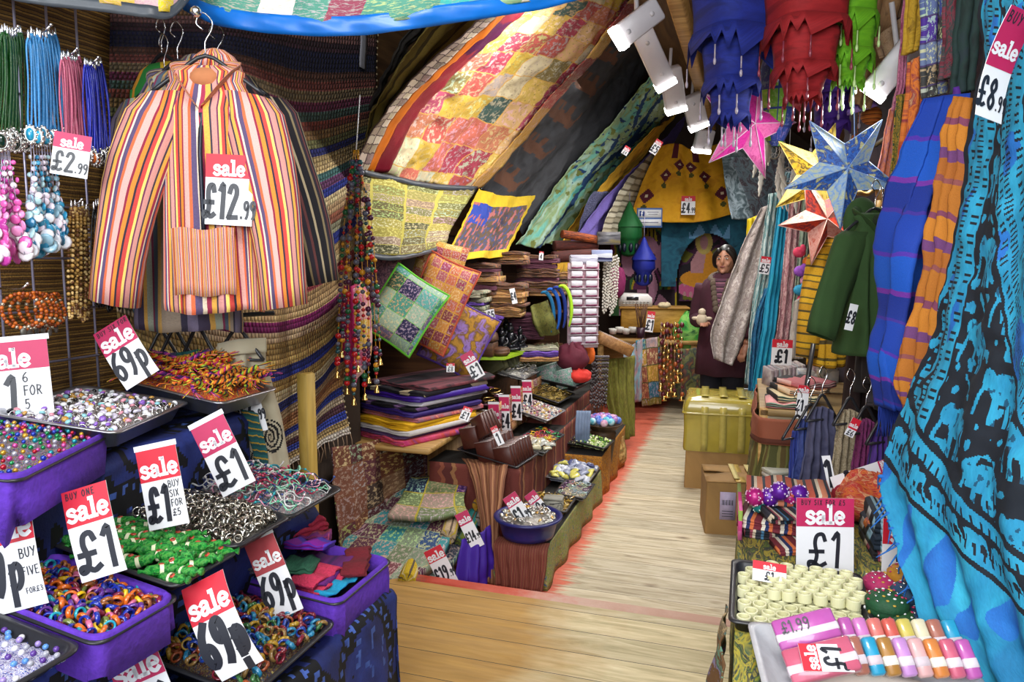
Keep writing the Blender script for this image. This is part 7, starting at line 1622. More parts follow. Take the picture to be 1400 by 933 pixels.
# ================================================================ right hand side
def hang(label, pts, d, mat, name='scarf', cat='scarf', folds=3, amp=.02, nu=24, nv=40, group=None, thick=.006, ragged=0, paint=None):
    """pts rows top to bottom of (px, py) or (px, py, d)"""
    rows = [[D(p[0], p[1], p[2] if len(p) > 2 else d+.12*math.sin(i*1.7)*(0)) for i, p in enumerate(r)] for r in pts]
    return cloth(name, label, cat, rows, mat, nu, nv, folds, amp, .6, .008, thick, paint, group, ragged=ragged)
PAIS = lambda nm, cols, sc=9: dye(nm, cols, sc, 3, dist=1.6)
hang('thick mottled white and brown shawl hanging across the shopkeeper', [[(1040, 285), (1062, 275)], [(1012, 345), (1045, 345)], [(988, 410), (1030, 420)], [(972, 455), (1012, 475)], [(975, 490), (1000, 500)]], 5.45, folds=2, mat=dye('shawl_mottle', ['#6a5c58', '#b8aca4', '#948684', '#cfc6c0', '#8a7a74'], 9, 4, stretch=(1, 2.5, 1), bump=.8), amp=.03)
hang('yellow scarf end showing above the mottled shawl', [[(1022, 300), (1042, 292)], [(1022, 345), (1036, 338)]], 5.6, M('yellow_scarf', '#d8c010', .8), nv=10)
hang('teal and white patterned scarf right of the mottled shawl', [[(1052, 265), (1070, 262)], [(1040, 350), (1058, 352)], [(1026, 440), (1040, 445)], [(1018, 525), (1036, 530)]], 5.3, PAIS('teal_white', ['#8aa0a0', '#b8c4c0', '#3a7a80', '#9ab0a8'], 14))
hang('bright turquoise scarf knotted near its end, hanging over the carton', [[(1066, 262), (1082, 258)], [(1056, 350), (1072, 352)], [(1044, 440), (1060, 450)], [(1030, 520), (1048, 530)], [(1032, 560), (1042, 562)]], 5.15, dye('turq_scarf', ['#0a6a90', '#1c98b8', '#0c80a8', '#2ab0c8'], 9, 3))
hang('navy printed scarf between the turquoise scarves', [[(1046, 395), (1056, 392)], [(1030, 450), (1044, 452)], [(1022, 545), (1034, 548)]], 5.22, PAIS('navy_teal', ['#14204a', '#1c6a90', '#0c3060', '#2a98b0'], 12))
hang('rose paisley scarf hanging right of the turquoise one', [[(1082, 255), (1104, 252)], [(1074, 340), (1096, 345)], [(1066, 420), (1090, 425)], [(1058, 480), (1078, 490)]], 5.0, PAIS('rose_paisley', ['#a87a80', '#d0b0ac', '#8a4a5a', '#c8a0a0', '#3a2028'], 12))
hang('dark rose printed scarf below the paisley scarf', [[(1068, 425), (1088, 425)], [(1054, 500), (1068, 505)], [(1040, 560), (1054, 565)]], 5.05, PAIS('dark_rose', ['#3a2830', '#9a7078', '#b8a0a0', '#5a2a3a'], 14))
hang('grey green scarf hanging behind the yellow shirt', [[(1100, 250), (1114, 248)], [(1092, 345), (1104, 345)], [(1082, 440), (1094, 442)]], 4.9, PAIS('grey_green', ['#5a6a5a', '#8a9a88', '#3a4a40'], 12))
hang('pale teal striped scarf furthest back by the dreamcatchers', [[(1072, 235), (1084, 235)], [(1052, 320), (1064, 318)], [(1038, 400), (1050, 400)]], 5.7, stripes('palestripe', [(2, '#8ab0b8'), (1, '#3a7a98'), (1, '#d8d8d0'), (2, '#5a8a90')], 4, 0))
hang('dark printed cloth filling the gap behind the scarves', [[(1000, 215), (1060, 215), (1120, 205)], [(1030, 300), (1080, 300), (1140, 300)], [(1050, 420), (1090, 420), (1140, 420)]], 6.2, PAIS('dusk_print', ['#2a3a44', '#5a6a74', '#3a2a34', '#6a7a80'], 10), name='wall_cloth', cat='wall cloth')
hang('grey cloth with a pale print behind the pink star', [[(985, 170), (1040, 165), (1060, 160)], [(990, 240), (1040, 240), (1065, 240)], [(1000, 300), (1036, 300), (1060, 295)]], 7.4, PAIS('slate_print', ['#2c3c44', '#4a5a60', '#8a98a0', '#34444c'], 8), name='wall_cloth', cat='wall cloth')
card('sale tag pinned on the teal patterned scarf', 1046, 363, 5.05, .07, .12, -8, 0, 0, RED, '£5', None, .35, name='price_tag', cat='price tag')
hang('cream crocheted cotton skein hanging left of the yellow shirt', [[(1088, 412), (1102, 405)], [(1084, 450), (1098, 448)], [(1078, 490), (1094, 490)]], 4.6, M('skein', '#a8a098', .95, vs=200, var=.4, bump=1), name='skein', cat='yarn', folds=4, thick=.02)
# hangers with shirts
ysh = dye('block_print', ['#5a4408', '#c8960e', '#d8a81c', '#b8880c', '#6a4a0c'], 26, 2, dist=.3, stretch=(1, 1.5, 1))
YS = stripes('yellow_shirt', [(5, '#c8960e'), (1, '#5a4a10'), (3, '#d0a012'), (1, '#6a5412'), (4, '#c08c0c'), (1.5, '#4a3c14')], 5, 1, .01, mot=.55, mots=46)
def hung(label, px, py, d, yw, mats, hl, **kw):
    c = D(px, py, d); garment(kw.pop('name', 'shirt'), label, kw.pop('cat', 'shirt'), c, YAW+math.radians(yw), mats, seed=px, **kw)
    wire_hanger(hl, c+V((0, 0, .02)), YAW+math.radians(yw), .3)
hung('mustard block printed shirt hanging on the right rail', 1148, 318, 3.75, 24, [YS, YS, YS], 'hanger in the mustard shirt', length=.68, sw=.24, hw=.30, sl=.56, splay=9, collar=True, depth=.13)
hung('dark grey jacket hanging behind the green one', 1205, 300, 3.15, 60, [M('charcoal_fleece', '#1c181a', .9)]*2, 'hanger in the dark grey jacket', name='jacket', cat='jacket', length=.72, sw=.34, hw=.42, sl=.6, splay=6)
hung('grey knitted jumper whose hem shows right of the green jacket', 1222, 330, 3.05, 60, [stripes('grey_knit', [(6, '#3a3840'), (1, '#16161a'), (3, '#4a4850'), (1, '#1a1a20')], 5, 1, .01, bump=.8)]*2, 'hanger in the grey jumper', name='jumper', cat='jumper', length=.68, sw=.3, hw=.36, sl=.6, splay=5)
hung('dark brown long dress hanging under the green jacket', 1188, 330, 3.35, 56, [M('brown_dress', '#2a1a1a', .9)]*2, 'hanger in the dark brown dress', name='dress', cat='dress', length=.86, sw=.28, hw=.34, sl=.4, splay=4)
GRJ = M('green_fleece', '#28441c', .9, vs=24, var=.18, bump=.3)
hung('bottle green hooded jacket hanging beside the blue shawl', 1196, 292, 2.95, 18, [GRJ, GRJ, GRJ, M('green_dark', '#16240f', .9)], 'hanger in the green jacket', name='jacket', cat='jacket', length=.56, sw=.17, hw=.24, sl=.44, splay=22, spread2=6, hood=True, depth=.14, fold_amp=.03)
card('red price tag on the mustard shirt', 1136, 435, 3.45, .045, .13, -5, 20, 0, RED, '£9', None, .4, name='price_tag', cat='price tag')
card('white price tag hanging on the green jacket sleeve', 1164, 434, 2.75, .035, .10, -12, 10, 0, WHITE, '£8', None, .02, name='price_tag', cat='price tag')
mb = MB(); a, b_ = D(1098, 262, 5.2), D(1318, 120, 2.62); mb.tube([a, b_], .012, 10); tag(mb.build('clothes_rail', BLACKP), 'long dark rail along the right side carrying shirts and shawls', 'rail')
BLU = stripes('blue_shawl', [(6, '#0c3aa0'), (.6, '#4a2aa0'), (5, '#0a50b8'), (.8, '#6a2a98'), (4, '#0e2c88'), (.6, '#3a2a90')], 3, 1, .05, mot=0)
hang('royal blue woven shawl hanging between the green jacket and the orange shawl', [[(1268, 135, 2.45), (1300, 130, 2.4), (1322, 128, 2.35)], [(1222, 240, 2.45), (1270, 245, 2.35), (1310, 240, 2.35)], [(1202, 330, 2.42), (1240, 335, 2.28), (1285, 335, 2.4)], [(1206, 420, 2.42), (1230, 425, 2.3), (1255, 430, 2.4)], [(1192, 490, 2.4), (1215, 495, 2.3), (1240, 500, 2.38)], [(1200, 555, 2.38), (1222, 560, 2.3), (1246, 560, 2.35)]], 2.4, BLU, name='shawl', cat='shawl', folds=3, amp=.03, nu=40, nv=60)
rr = random.Random(2); mb = MB()
for i in range(22):
    a = D(1202+2*i, 556, 2.36); mb.tube(smooth([a, a+V((0, 0, -.04)), a+V((rr.uniform(-.01, .01), rr.uniform(-.01, .01), -.10))], 5), .0025, 4)
tag(mb.build('shawl_fringe', M('fringe_blue', '#0a2a80', .9)), 'dark blue fringe knotted along the lower edge of the royal blue shawl', 'fringe')
ORS = stripes('orange_shawl', [(5, '#b06a1c'), (1.2, '#7a3a58'), (4, '#c07820'), (2, '#6a3a70'), (3, '#a8601c'), (1, '#8a4a4a')], 4, 1, .05)
hang('ochre and plum striped shawl hanging behind the blue elephant cloth', [[(1305, 132, 2.3), (1330, 135, 2.2)], [(1275, 260, 2.3), (1318, 270, 2.15)], [(1260, 380, 2.28), (1300, 390, 2.1)], [(1230, 500, 2.25), (1280, 510, 2.08)], [(1240, 560, 2.2), (1268, 575, 2.1)]], 2.2, ORS, name='shawl', cat='shawl', folds=3, amp=.03, nu=36, nv=60)
hang('purple gauze scarf draped over the top of the shawls', [[(1262, 165, 2.65), (1290, 145, 2.55), (1312, 118, 2.45)], [(1250, 205, 2.65), (1280, 200, 2.55), (1305, 180, 2.45)], [(1240, 240, 2.65), (1262, 240, 2.6), (1290, 230, 2.5)]], 2.6, M('purple_gauze', '#4a1c80', .8, vs=30, var=.5, bump=.6), folds=5)
# big blue elephant cloth
def indigo(u, v):
    e1, e2 = u*6, v*14
    b = v-(.56+.20*u)          # lower dark border running down to the right
    if 0 < b < .105:
        if b < .012 or b > .093: return 1
        if .012 <= b < .022 or .083 < b <= .093: return 0
        if abs(((u*34) % 1)-.5)*.6 < .22 and (b < .034 or b > .072): return 0
        x = (u*11) % 1; y = 1-(b-.03)/.05
        return 0 if elephant(x, y) else 1
    if b >= .105:
        return 2 if NZ.noise(V((u*9+v*14, v*4-u*3, 3))) > .2 else 0
    L = u-.02*math.sin(v*9)
    if L < .018: return 1
    if L < .24:
        if .05 < L < .085 and ((v*46) % 1) < .55: return 1 if abs(((v*46) % 1)-.28) > .12 or L > .075 else 0
        if .115 < L < .16 and ((v*150) % 1) < .4: return 1
        if .19 < L < .222 and ((v*40) % 1) < .5: return 1 if abs(((v*40) % 1)-.25) > .1 else 0
        if .232 < L: return 1
        if v > .42 and L < .12+.3*(v-.42): return 0 if NZ.noise(V((u*30, v*46, 7))) > .0 else 1
        return 2 if NZ.noise(V((u*6+v*12, v*4-u*9, 5))) > .34 else 0
    rr_ = math.hypot(u-1.0, (v-.15)*1.4); a = math.atan2((v-.15)*1.4, u-1.0)
    if .48 < rr_ < .66:          # pale ring with loops and hatching
        if rr_ < .492 or rr_ > .648: return 1
        if .515 < rr_ < .545 and ((a*17) % 1) < .6: return 1 if abs(((a*17) % 1)-.3) > .13 else 0
        if .575 < rr_ < .605 and ((a*60) % 1) < .4: return 1
        if .615 < rr_ < .638 and ((a*20) % 1) < .5: return 1 if abs(((a*20) % 1)-.25) > .1 else 0
        return 2 if NZ.noise(V((u*6+v*12, v*4-u*9, 5))) > .3 else 0
    if rr_ >= .66:
        q = int((L-.25)/.19); x = ((L-.25)/.19) % 1; y = 1-((v*9.5+.5*q) % 1)
        if 0 < x < 1 and elephant(1-x, y*1.15-.05): return 3 if NZ.noise(V((u*50, v*110, 2))) > .3 else 0
        return 0 if NZ.noise(V((u*26, v*60, 9))) > .3 else 1
    if .462 < rr_: return 0 if ((a*22) % 1) < .45 else 1
    x = (a*3.4) % 1; y = (rr_-.25)/.2
    if 0 < y < 1 and elephant(x, 1-y): return 3 if NZ.noise(V((u*50, v*110, 2))) > .3 else 0
    return 0 if NZ.noise(V((u*22, v*50, 1))) > .3 else 1
IND = [dye('turq_tiedye', ['#126e9c', '#2292b8', '#1880aa', '#2fa4c4'], 4, 3, fine=90), M('indigo_black', '#0b1420', .85, var=.3), dye('cobalt_streak', ['#0f4c9c', '#1a6ab8', '#1254a8'], 6, 3), M('teal_line', '#0e4a68', .85)]
rowsE = [[(1345, -40, 2.0), (1402, -40, 1.72), (1490, -40, 1.42)], [(1332, 130, 1.98), (1398, 130, 1.7), (1490, 130, 1.4)], [(1304, 300, 1.98), (1385, 310, 1.68), (1490, 320, 1.4)], [(1268, 470, 1.96), (1368, 500, 1.62), (1490, 520, 1.36)], [(1206, 632, 1.93), (1330, 690, 1.58), (1490, 740, 1.3)], [(1238, 775, 1.72), (1350, 840, 1.48), (1500, 900, 1.24)], [(1312, 960, 1.5), (1405, 1000, 1.36), (1520, 1050, 1.18)]]
ec = thing('elephant_throw', 'large turquoise throw printed with black elephants hanging close on the right', 'throw', tuple(D(1360, 900, 1.45)))
rowsE = [[D(*p) for p in r] for r in rowsE]
cloth('fabric', '', '', rowsE, IND, 260, 560, 4, .016, .25, parent=ec, paint=indigo, thick=.003, wr=.007)
fE = surf(rowsE); rr = random.Random(5); mb = MB()
for i in range(26):
    v = .69+.31*i/25; p = fE(0, v); q = p+V((rr.uniform(-.03, .0), rr.uniform(-.01, .03), -.02)); mb.tube(smooth([p, p.lerp(q, .5)+V((0, 0, rr.uniform(-.012, .004))), q+V((rr.uniform(-.02, .01), 0, -.02))], 6), lambda t: .0035*(1-.6*t), 5)
    mb.sph(p, (.006+.006*rr.random(), .006, .006), 6, 4)
mb.build('knotted_edge', dye('cobalt_streak', ['#0f4c9c']), ec)
card('long curled sale card pinned at the top of the turquoise throw', 1374, 90, 1.66, .078, .235, -13, 16, -4, PINK, '£8', None, .52, .25, pence='.99', scrib='BUY', mst=.13)
# right front table
ztop = .655
GYC = dye('green_yellow_print', ['#a88a1c', '#6a7a2a', '#1c2a3a', '#b8a83a', '#3a5a4a', '#8a8a2a'], 5, 3, dist=1.2, stretch=(8, 2, 1))
block('display_table', 'right front display table under a green and yellow cloth', 'display table', .0, .80, 1.36, 2.86, ztop, GYC, 5, .012, z0=.125, tm=GYC)
EMB = patch('crewel', ['#6a4a2a', '#8a6a4a', '#5a3420', '#7a6a50'], 4, 5, '#4a6a64', .07, motif=.8, ms=22, seed=3, mcol=(.25, .03, .03))
cloth('embroidered_cloth', 'brown crewel embroidered cloth hanging at the near corner of the right table', 'cloth', [[V((-.022, 1.98, .62)), V((-.026, 1.75, .63)), V((-.02, 1.38, .63)), V((.16, 1.335, .62))], [V((-.04, 2.0, .45)), V((-.06, 1.74, .45)), V((-.03, 1.36, .45)), V((.17, 1.31, .45))], [V((-.03, 1.98, .22)), V((-.09, 1.76, .2)), V((-.04, 1.34, .2)), V((.18, 1.30, .2))]], EMB, 40, 30, 5, .012)
# cream bangles on a black tray
pA = AZ(1020, 838, ztop+.035); T = TM((.15, 1.915, ztop+.04), 0, 0, math.radians(4))
tray('black tray packed with cream ring tubes on the right table', T, .31, .31, .03, BLACKP, .02, inset=.97)
CRM = M('cream_plastic', '#dedbb0', .3, var=.06, bump=0); mb = MB()
mb.lathe([(.0135, -.012), (.0165, -.012), (.0172, -.0105), (.0172, .0105), (.0165, .012), (.0135, .012), (.0128, .01), (.0128, -.01), (.0135, -.012)], 22, (0, 0, 0)); mb.lathe([(.001, -.006), (.013, -.006)], 12, (0, 0, 0), mi=1)
cr = tag(mb.build('ring_tube', [CRM, M('cream_core', '#b8b468', .5)], origin=(0, 0, 0), sm=False), 'cream ring tube standing in rows in the black tray', 'ring tube', 'cream ring tubes'); first = True; rr = random.Random(8)
for ly, nx, ny in ((0, 8, 8), (1, 6, 5)):
    for i in range(nx):
        for j in range(ny):
            x = (-.130+.0365*i+(.018 if j % 2 else 0)*(i < nx-1)) if ly == 0 else -.09+.037*i+.018*(j % 2)+.03; y = -.128+.0362*j if ly == 0 else -.02+.0362*j
            p = T@V((x+rr.uniform(-.002, .002), y+rr.uniform(-.002, .002), -.012+.0245*ly)); rot = (rr.uniform(-.08, .08)-(.1 if ly else 0), rr.uniform(-.08, .08), 0)
            if first: cr.location = p; first = False
            else: dup(cr, p, rot)
card('small sale £1 card lying on the cream ring tubes', 1052, 783, 1.85, .085, .055, -6, -10, 45, RED, '£1', None, .42)
card('large sale £1 card buy six for £5 standing in the middle of the right table', 1128, 733, 2.02, .165, .215, -1, 0, 8, PINK, '£1', None, .38, 0, scrib='BUY SIX FOR £5', sleeve=False, mst=.12)
card('sale card half hidden behind the turquoise throw on the right table', 1240, 757, 1.98, .14, .185, -4, 0, 10, RED, '£1', None, .38)
# mirrored round boxes
for k, (px, py, d, c1, lab) in enumerate(((1206, 792, 1.98, '#a8245a', 'crimson mirrored round box at the left of the group'), (1240, 780, 2.0, '#b07a1c', 'gold mirrored round box at the back of the group'), (1246, 806, 1.9, '#123a5a', 'navy mirrored round box in the middle'), (1212, 818, 1.86, '#144a2a', 'dark green mirrored round box behind the front one'), (1225, 838, 1.78, '#1c4a20', 'green mirrored round box in front'), (1265, 842, 1.76, '#0e2a4a', 'dark blue mirrored round box nearest the throw'))):
    p = AZ(px, py+12, ztop+.022+.03*(k in (1, 2, 3))); rb = thing('mirror_box', lab, 'box', tuple(p), None); m = M('mirrorbox_%d' % k, c1, .7, vs=80, var=.4, bump=.5); mb = MB(); Rm = .046
    mb.lathe([(.001, -.02), (Rm, -.02), (Rm*1.03, -.005), (Rm*1.02, .005)], 22, p); mb.build('body', m, rb); mb = MB(); mb.lathe([(Rm*1.07, .004), (Rm*1.07, .016), (Rm*.8, .03), (Rm*.35, .036), (.001, .037)], 22, p); mb.build('lid', m, rb); mb = MB()
    for i in range(26):
        a = i*2.4; q = math.sqrt((i+.5)/26)
        mb.sph(p+V((Rm*.98*q*math.cos(a), Rm*.98*q*math.sin(a), .038-.018*q**3)), (.0045, .0045, .0022), 6, 4, i % 4)
    for i in range(12): a = 2*PI*i/12; mb.sph(p+V((Rm*1.03*math.cos(a), Rm*1.03*math.sin(a), -.008)), (.004, .004, .005), 6, 4, i % 4)
    mb.build('sequins', [SILVER, M('seq_red', '#b0305a', .3), M('seq_white', '#d8d8d8', .2), M('seq_gold', '#c09a3a', .3)], rb)
# soaps in cellophane
T = TM((.265, 1.60, ztop+.04), math.radians(8), 0, math.radians(6)); tray('white trimmed tray of wrapped soap bars in the lower right', T, .42, .26, .035, M('tray_white', '#b8b8bc', .3, bump=0), .02)
SO = ['#b85aa8', '#c878b8', '#d0726a', '#c85a50', '#c8b85a', '#d8d0b0', '#a86a5a', '#2a98c0', '#a8783a', '#c08ac8', '#d8a8a8', '#d08040', '#c8607a']
SN_ = ['violet', 'lilac', 'salmon', 'red', 'yellow', 'ivory', 'brick', 'turquoise', 'tan', 'mauve', 'pale pink', 'orange', 'rose']
def soap(label, p, rot, w, h, c, i):
    o = thing('soap_bar', label, 'soap', (0, 0, 0)); mb = MB(); mb.box((0, 0, 0), (w, .026, h), 0, None, .004); mb.build('bar', M('soap_%d' % i, c, .3, var=.15, coat=.7, bump=.1), o); mb = MB(); mb.box((0, 0, -h*.12), (w*1.02, .0275, h*.3), 0, None, .003); mb.build('paper_band', M('soap_band_%d' % (i % 3), ('#d8ccd4', '#c8b8c0', '#e0dcd0')[i % 3], .5), o); o.location = p; o.rotation_euler = rot; o['_o'] = (0, 0, 0); return o
for r_ in range(2):
    for i in range(8):
        k = (i+6*r_) % 13
        soap(f'{SN_[k]} wrapped soap bar, {("back", "front")[r_]} row of the white trimmed tray', T@V((-.02+.030*i, .075-.07*r_, .03+.002*i)), (math.radians(-40), math.radians(-8), math.radians(16)), .027, .075, SO[k], k)
big_ = soap('large pink soap pack marked 1.99 leaning on the soap tray', T@V((-.115, .045, .055)), (math.radians(-48), math.radians(-18), math.radians(12)), .13, .065, '#b84a98', 0)
soap('large rose soap pack below the pink one', T@V((-.10, -.03, .035)), (math.radians(-50), math.radians(-18), math.radians(12)), .14, .07, '#9a3a58', 12)
nq = RZ(math.radians(12))@RY(math.radians(-18))@RX(math.radians(-50))@V((0, -1, 0))
card('sale £1 card lying sideways on the large rose soap pack', 0, 0, 0, .055, .10, 92, -6, 50, RED, '£1', None, .36, pos=T@V((-.09, -.03, .035))+nq*.022)
mb = MB(); write(mb, lambda x, y, o: V((x, -.0145-o, y)), '£1.99', -.05, -.002, .024, .12, 0); mb.build('ink_writing', INK, big_)
mb = MB(); pp = [D(1105, 900, 1.5), D(1280, 930, 1.42), D(1290, 965, 1.38), D(1100, 965, 1.42)]; mb.grid(lambda u, v: pp[0].lerp(pp[1], u).lerp(pp[3].lerp(pp[2], u), v)+V((0, 0, .01*math.sin(u*5))), 12, 4); tag(mb.build('paper_sheet', M('paper_cream', '#c8bcb0', .6, var=.08), thick=.002), 'cream paper sheet at the bottom edge in front of the soap tray', 'paper')
# striped folded bags, pompom balls, paisley bundle
rr = random.Random(14)
STB = [stripes('bag_stripe_%d' % i, c, 4, 1, .03) for i, c in enumerate(([(2, '#b8503a'), (1, '#1a1a22'), (1, '#d8c8b0'), (2, '#c87a5a'), (1, '#2a3a4a')], [(2, '#16161c'), (1, '#8a3a4a'), (1, '#c8b8a0'), (2, '#2a2a34'), (1, '#3a6a8a')], [(2, '#6a1c2a'), (1, '#d8d0c0'), (1, '#1c2a5a'), (1, '#c86a3a')], [(2, '#c88a4a'), (1, '#5a2a1c'), (1, '#d8b87a'), (1, '#8a3a2a')], [(2, '#1a2a3a'), (1, '#8ab0c0'), (1, '#101018'), (1, '#c8d0d0')]))]
for i, (x, y, z, w, dd, h, m, rz, lab) in enumerate(((.13, 2.50, 0, .24, .2, .03, 1, .1, 'black striped cotton bag at the bottom of the left pile'), (.12, 2.48, .032, .23, .18, .03, 2, -.15, 'maroon and blue striped cotton bag in the left pile'), (.17, 2.46, .064, .2, .14, .03, 1, .35, 'dark striped cotton bag rolled near the big sale card'), (.15, 2.56, .095, .26, .18, .045, 0, .0, 'red and cream striped cotton bag on top of the left pile'), (.2, 2.36, .0, .2, .1, .025, 2, .3, 'maroon striped purse in front of the left pile'),
    (.47, 2.44, 0, .18, .24, .03, 1, .05, 'black striped bag at the bottom of the pile behind the sale card'), (.47, 2.44, .032, .18, .24, .05, 4, .05, 'navy and pale blue striped bag right of the big sale card'), (.47, 2.44, .084, .17, .22, .045, 4, .0, 'upper navy striped bag right of the big sale card'), (.60, 2.36, 0, .14, .26, .06, 3, -.05, 'tan and brown striped bag beside the half hidden card'), (.60, 2.38, .062, .13, .25, .05, 3, -.08, 'ochre striped bag on top of the tan one'), (.55, 2.44, .12, .14, .2, .03, 1, .1, 'dark striped bag on top near the paisley bundle'))):
    fold_thing('striped_bag', lab, 'bag', (x, y, ztop+.002+z), w, dd, h, STB[m], 3, rz, i)
mb = MB(); mb.box((.0, 2.52, ztop+.05), (.012, .3, .1), 0, RZ(.03)); tag(mb.build('card_box_side', patch('box_side', ['#c8287a', '#c8a81c', '#8aa83a', '#d85a9a'], 1, 3, None, motif=.2)), 'pink and yellow printed card strip at the left edge of the striped bags', 'card strip')
PC = [('violet', '#5a1a90'), ('magenta', '#a81a70'), ('teal', '#1a8a88'), ('gold', '#a8883a'), ('silver', '#a8a4b0'), ('dark purple', '#3a1468')]
for i, (px, py, k) in enumerate(((1040, 690, 2), (1052, 680, 0), (1066, 672, 0), (1080, 680, 1), (1060, 692, 5), (1074, 695, 1), (1045, 700, 3), (1085, 690, 1), (1064, 706, 4), (1092, 676, 0), (1032, 680, 1), (1090, 704, 3), (1102, 688, 3), (1036, 706, 2))):
    p = AZ(px, py, ztop+.03+.12*(1-(py-672)/36)); mb = MB(); mb.sph(p, .03, 14, 9); rr2 = random.Random(i)
    for q in range(40):
        z = rr2.uniform(-1, 1); a = rr2.uniform(0, 6.28); s = math.sqrt(1-z*z); mb.sph(p+V((s*math.cos(a), s*math.sin(a), z))*.030, .0038, 5, 4, 1)
    tag(mb.build('glitter_ball', [M('glit_'+PC[k][0].replace(' ', '_'), PC[k][1], .3, .2), M('glit_speck_%d' % (k % 3), ('#d8c0e0', '#e0b0c8', '#c0d8d0')[k % 3], .15, .5)]), PC[k][0]+' sequinned ball in the group at the back left of the right table', 'ball', 'sequinned balls')
lump('paisley_bundle', 'red and orange paisley cloth bundle behind the striped bags', 'bundle', 1195, 715, 2.45, .30, .17, dye('red_paisley', ['#8a1420', '#c8682a', '#b01c28', '#d8a070', '#7a1018'], 11, 3, dist=1.8), 11)
lump('crimson_bundle', 'crimson cloth bundle left of the paisley one', 'bundle', 1168, 708, 2.5, .16, .14, M('crimson_cloth', '#8a1024', .85, vs=16, var=.3, bump=.6), 13)
lump('checked_bundle', 'white and orange checked cloth bundle beside the turquoise throw', 'bundle', 1214, 738, 2.2, .14, .09, patch('check_orange', ['#c8c0b0', '#c86a1c', '#b8a898', '#a85a50'], 8, 5, None, motif=.1), 15)
card('white strip card with a pink end lying by the hanging bags', 1178, 648, 2.5, .045, .22, -72, 0, 10, PINK, '£1', None, .2)
card('white folded tag standing beside the hanging beige trousers', 1134, 648, 2.55, .03, .13, 14, -40, 0, WHITE, '1', None, .02, name='price_tag', cat='price tag')
# trousers on clip hangers at the right
for i, (px, py, w, l, d, m, lab) in enumerate(((1108, 575, 42, 110, 2.95, dye('print_blue', ['#1c2a6a', '#3a4a8a', '#2c3a78'], 10, 3), 'blue printed trousers hanging left of the grey pair'), (1124, 562, 50, 112, 2.85, dye('slate_cotton', ['#3a3a54', '#4a4a66', '#343450'], 5, 3), 'slate blue cotton trousers on a clip hanger'), (1162, 566, 46, 110, 2.75, dye('snake_beige', ['#4a4030', '#a89a80', '#7a6a50', '#c0b498'], 26, 3), 'beige snake print trousers on a clip hanger'), (1184, 578, 34, 100, 2.68, dye('plum_lace', ['#5a1a48', '#7a2a60', '#3a1030'], 20, 3), 'plum lace trousers beside the beige pair'), (1208, 590, 46, 90, 2.6, stripes('violet_green', [(2, '#3a1c68'), (1, '#2a3a34'), (2, '#4a2a80'), (1, '#3c4440')], 4, 0, .1), 'violet and grey green trousers at the far right of the clip hangers'), (1090, 590, 20, 80, 3.1, M('blue_yellow', '#2a3a8a', .9), 'narrow blue trousers furthest left on the clip hangers'))):
    hang(lab, [[(px-w*.3, py), (px, py-6), (px+w*.3, py)], [(px-w*.45, py+l*.5), (px-w*.05, py+l*.5), (px+w*.42, py+l*.5)], [(px-w*.75, py+l), (px-w*.2, py+l), (px+w*.35, py+l)]], d, m, name='trousers', cat='trousers', folds=4, amp=.018, nu=30, nv=30)
    wire_hanger('black clip hanger holding the '+lab.split(' hanging')[0].split(' on a')[0].split(' beside')[0].split(' at the')[0].split(' furthest')[0], D(px, py-22, d), YAW+.4, .16, bar=True)
card('red tag hanging on the beige snake print trousers', 1166, 585, 2.6, .035, .07, -25, 0, 0, RED, '£6', None, .6, name='price_tag', cat='price tag')
# shelf with striped cloths, boxes, books further back on the right
st_ = thing('display_shelf', 'wooden shelf on the right with an orange and olive cloth below', 'shelf', (.28, 4.4, 0)); mb = MB(); sz = .80
mb.box((.34, 4.35, sz-.02), (.52, 1.0, .035), 0, None, .004); mb.build('boards', wood('shelf_tan', ['#5a4428', '#8a7044', '#a0885a']), st_)
for y in (3.87, 4.83): mb = MB(); mb.box((.10, y, .40), (.04, .04, .80)); mb.build('leg', PALEWOOD, st_)
mb = MB(); mb.tube([D(1092, 598, 3.6), D(1112, 470, 3.6)], .012, 8); tag(mb.build('rack_post', BLACKP), 'black metal rack post beside the striped folded cloths', 'post')
cloth('olive_drape', 'olive striped cloth hanging under the right hand shelf', 'cloth', [[V((.085, 4.85, sz-.14)), V((.08, 4.35, sz-.14)), V((.09, 3.86, sz-.14)), V((.3, 3.84, sz-.14))], [V((.06, 4.85, .35)), V((.05, 4.35, .35)), V((.06, 3.84, .35)), V((.3, 3.82, .35))], [V((.05, 4.85, .02)), V((.03, 4.35, .02)), V((.04, 3.82, .02)), V((.3, 3.80, .02))]], stripes('olive_stripe', [(3, '#4a4a20'), (1, '#7a7440'), (2, '#5a4a24'), (1, '#6a6a34')], 9, 0, .02), 40, 24, 6, .015)
cloth('orange_valance', 'salmon orange cloth band along the right hand shelf edge', 'cloth', [[V((.075, 4.86, sz-.04)), V((.07, 4.35, sz-.04)), V((.08, 3.85, sz-.04)), V((.32, 3.83, sz-.04))], [V((.06, 4.86, sz-.17)), V((.055, 4.35, sz-.17)), V((.065, 3.84, sz-.17)), V((.32, 3.82, sz-.17))]], stripes('salmon_band', [(4, '#8a4a32'), (1, '#5a2818')], 1, 1, .05), 30, 8, 5, .008)
for i in range(4): fold_thing('striped_cloth', ('pink and black striped folded cloth, lowest on the right hand shelf', 'cream and green striped folded cloth above the pink one', 'peach striped folded cloth near the shelf edge', 'rose striped folded cloth on top of the shelf pile')[i], 'folded cloth', (.21+.03*i, 4.0+.04*i, sz+.002+.03*i), .2, .26, .028, stripes('shelf_stripe_%d' % i, [(2, ('#c88a8a', '#c8b890', '#d8a078', '#b86a70')[i]), (1, '#1a1a1c'), (1, ('#8aa890', '#3a5a4a', '#d8c0a0', '#d8b0a8')[i])], 4, 0, .03), 2, .2*i, i)
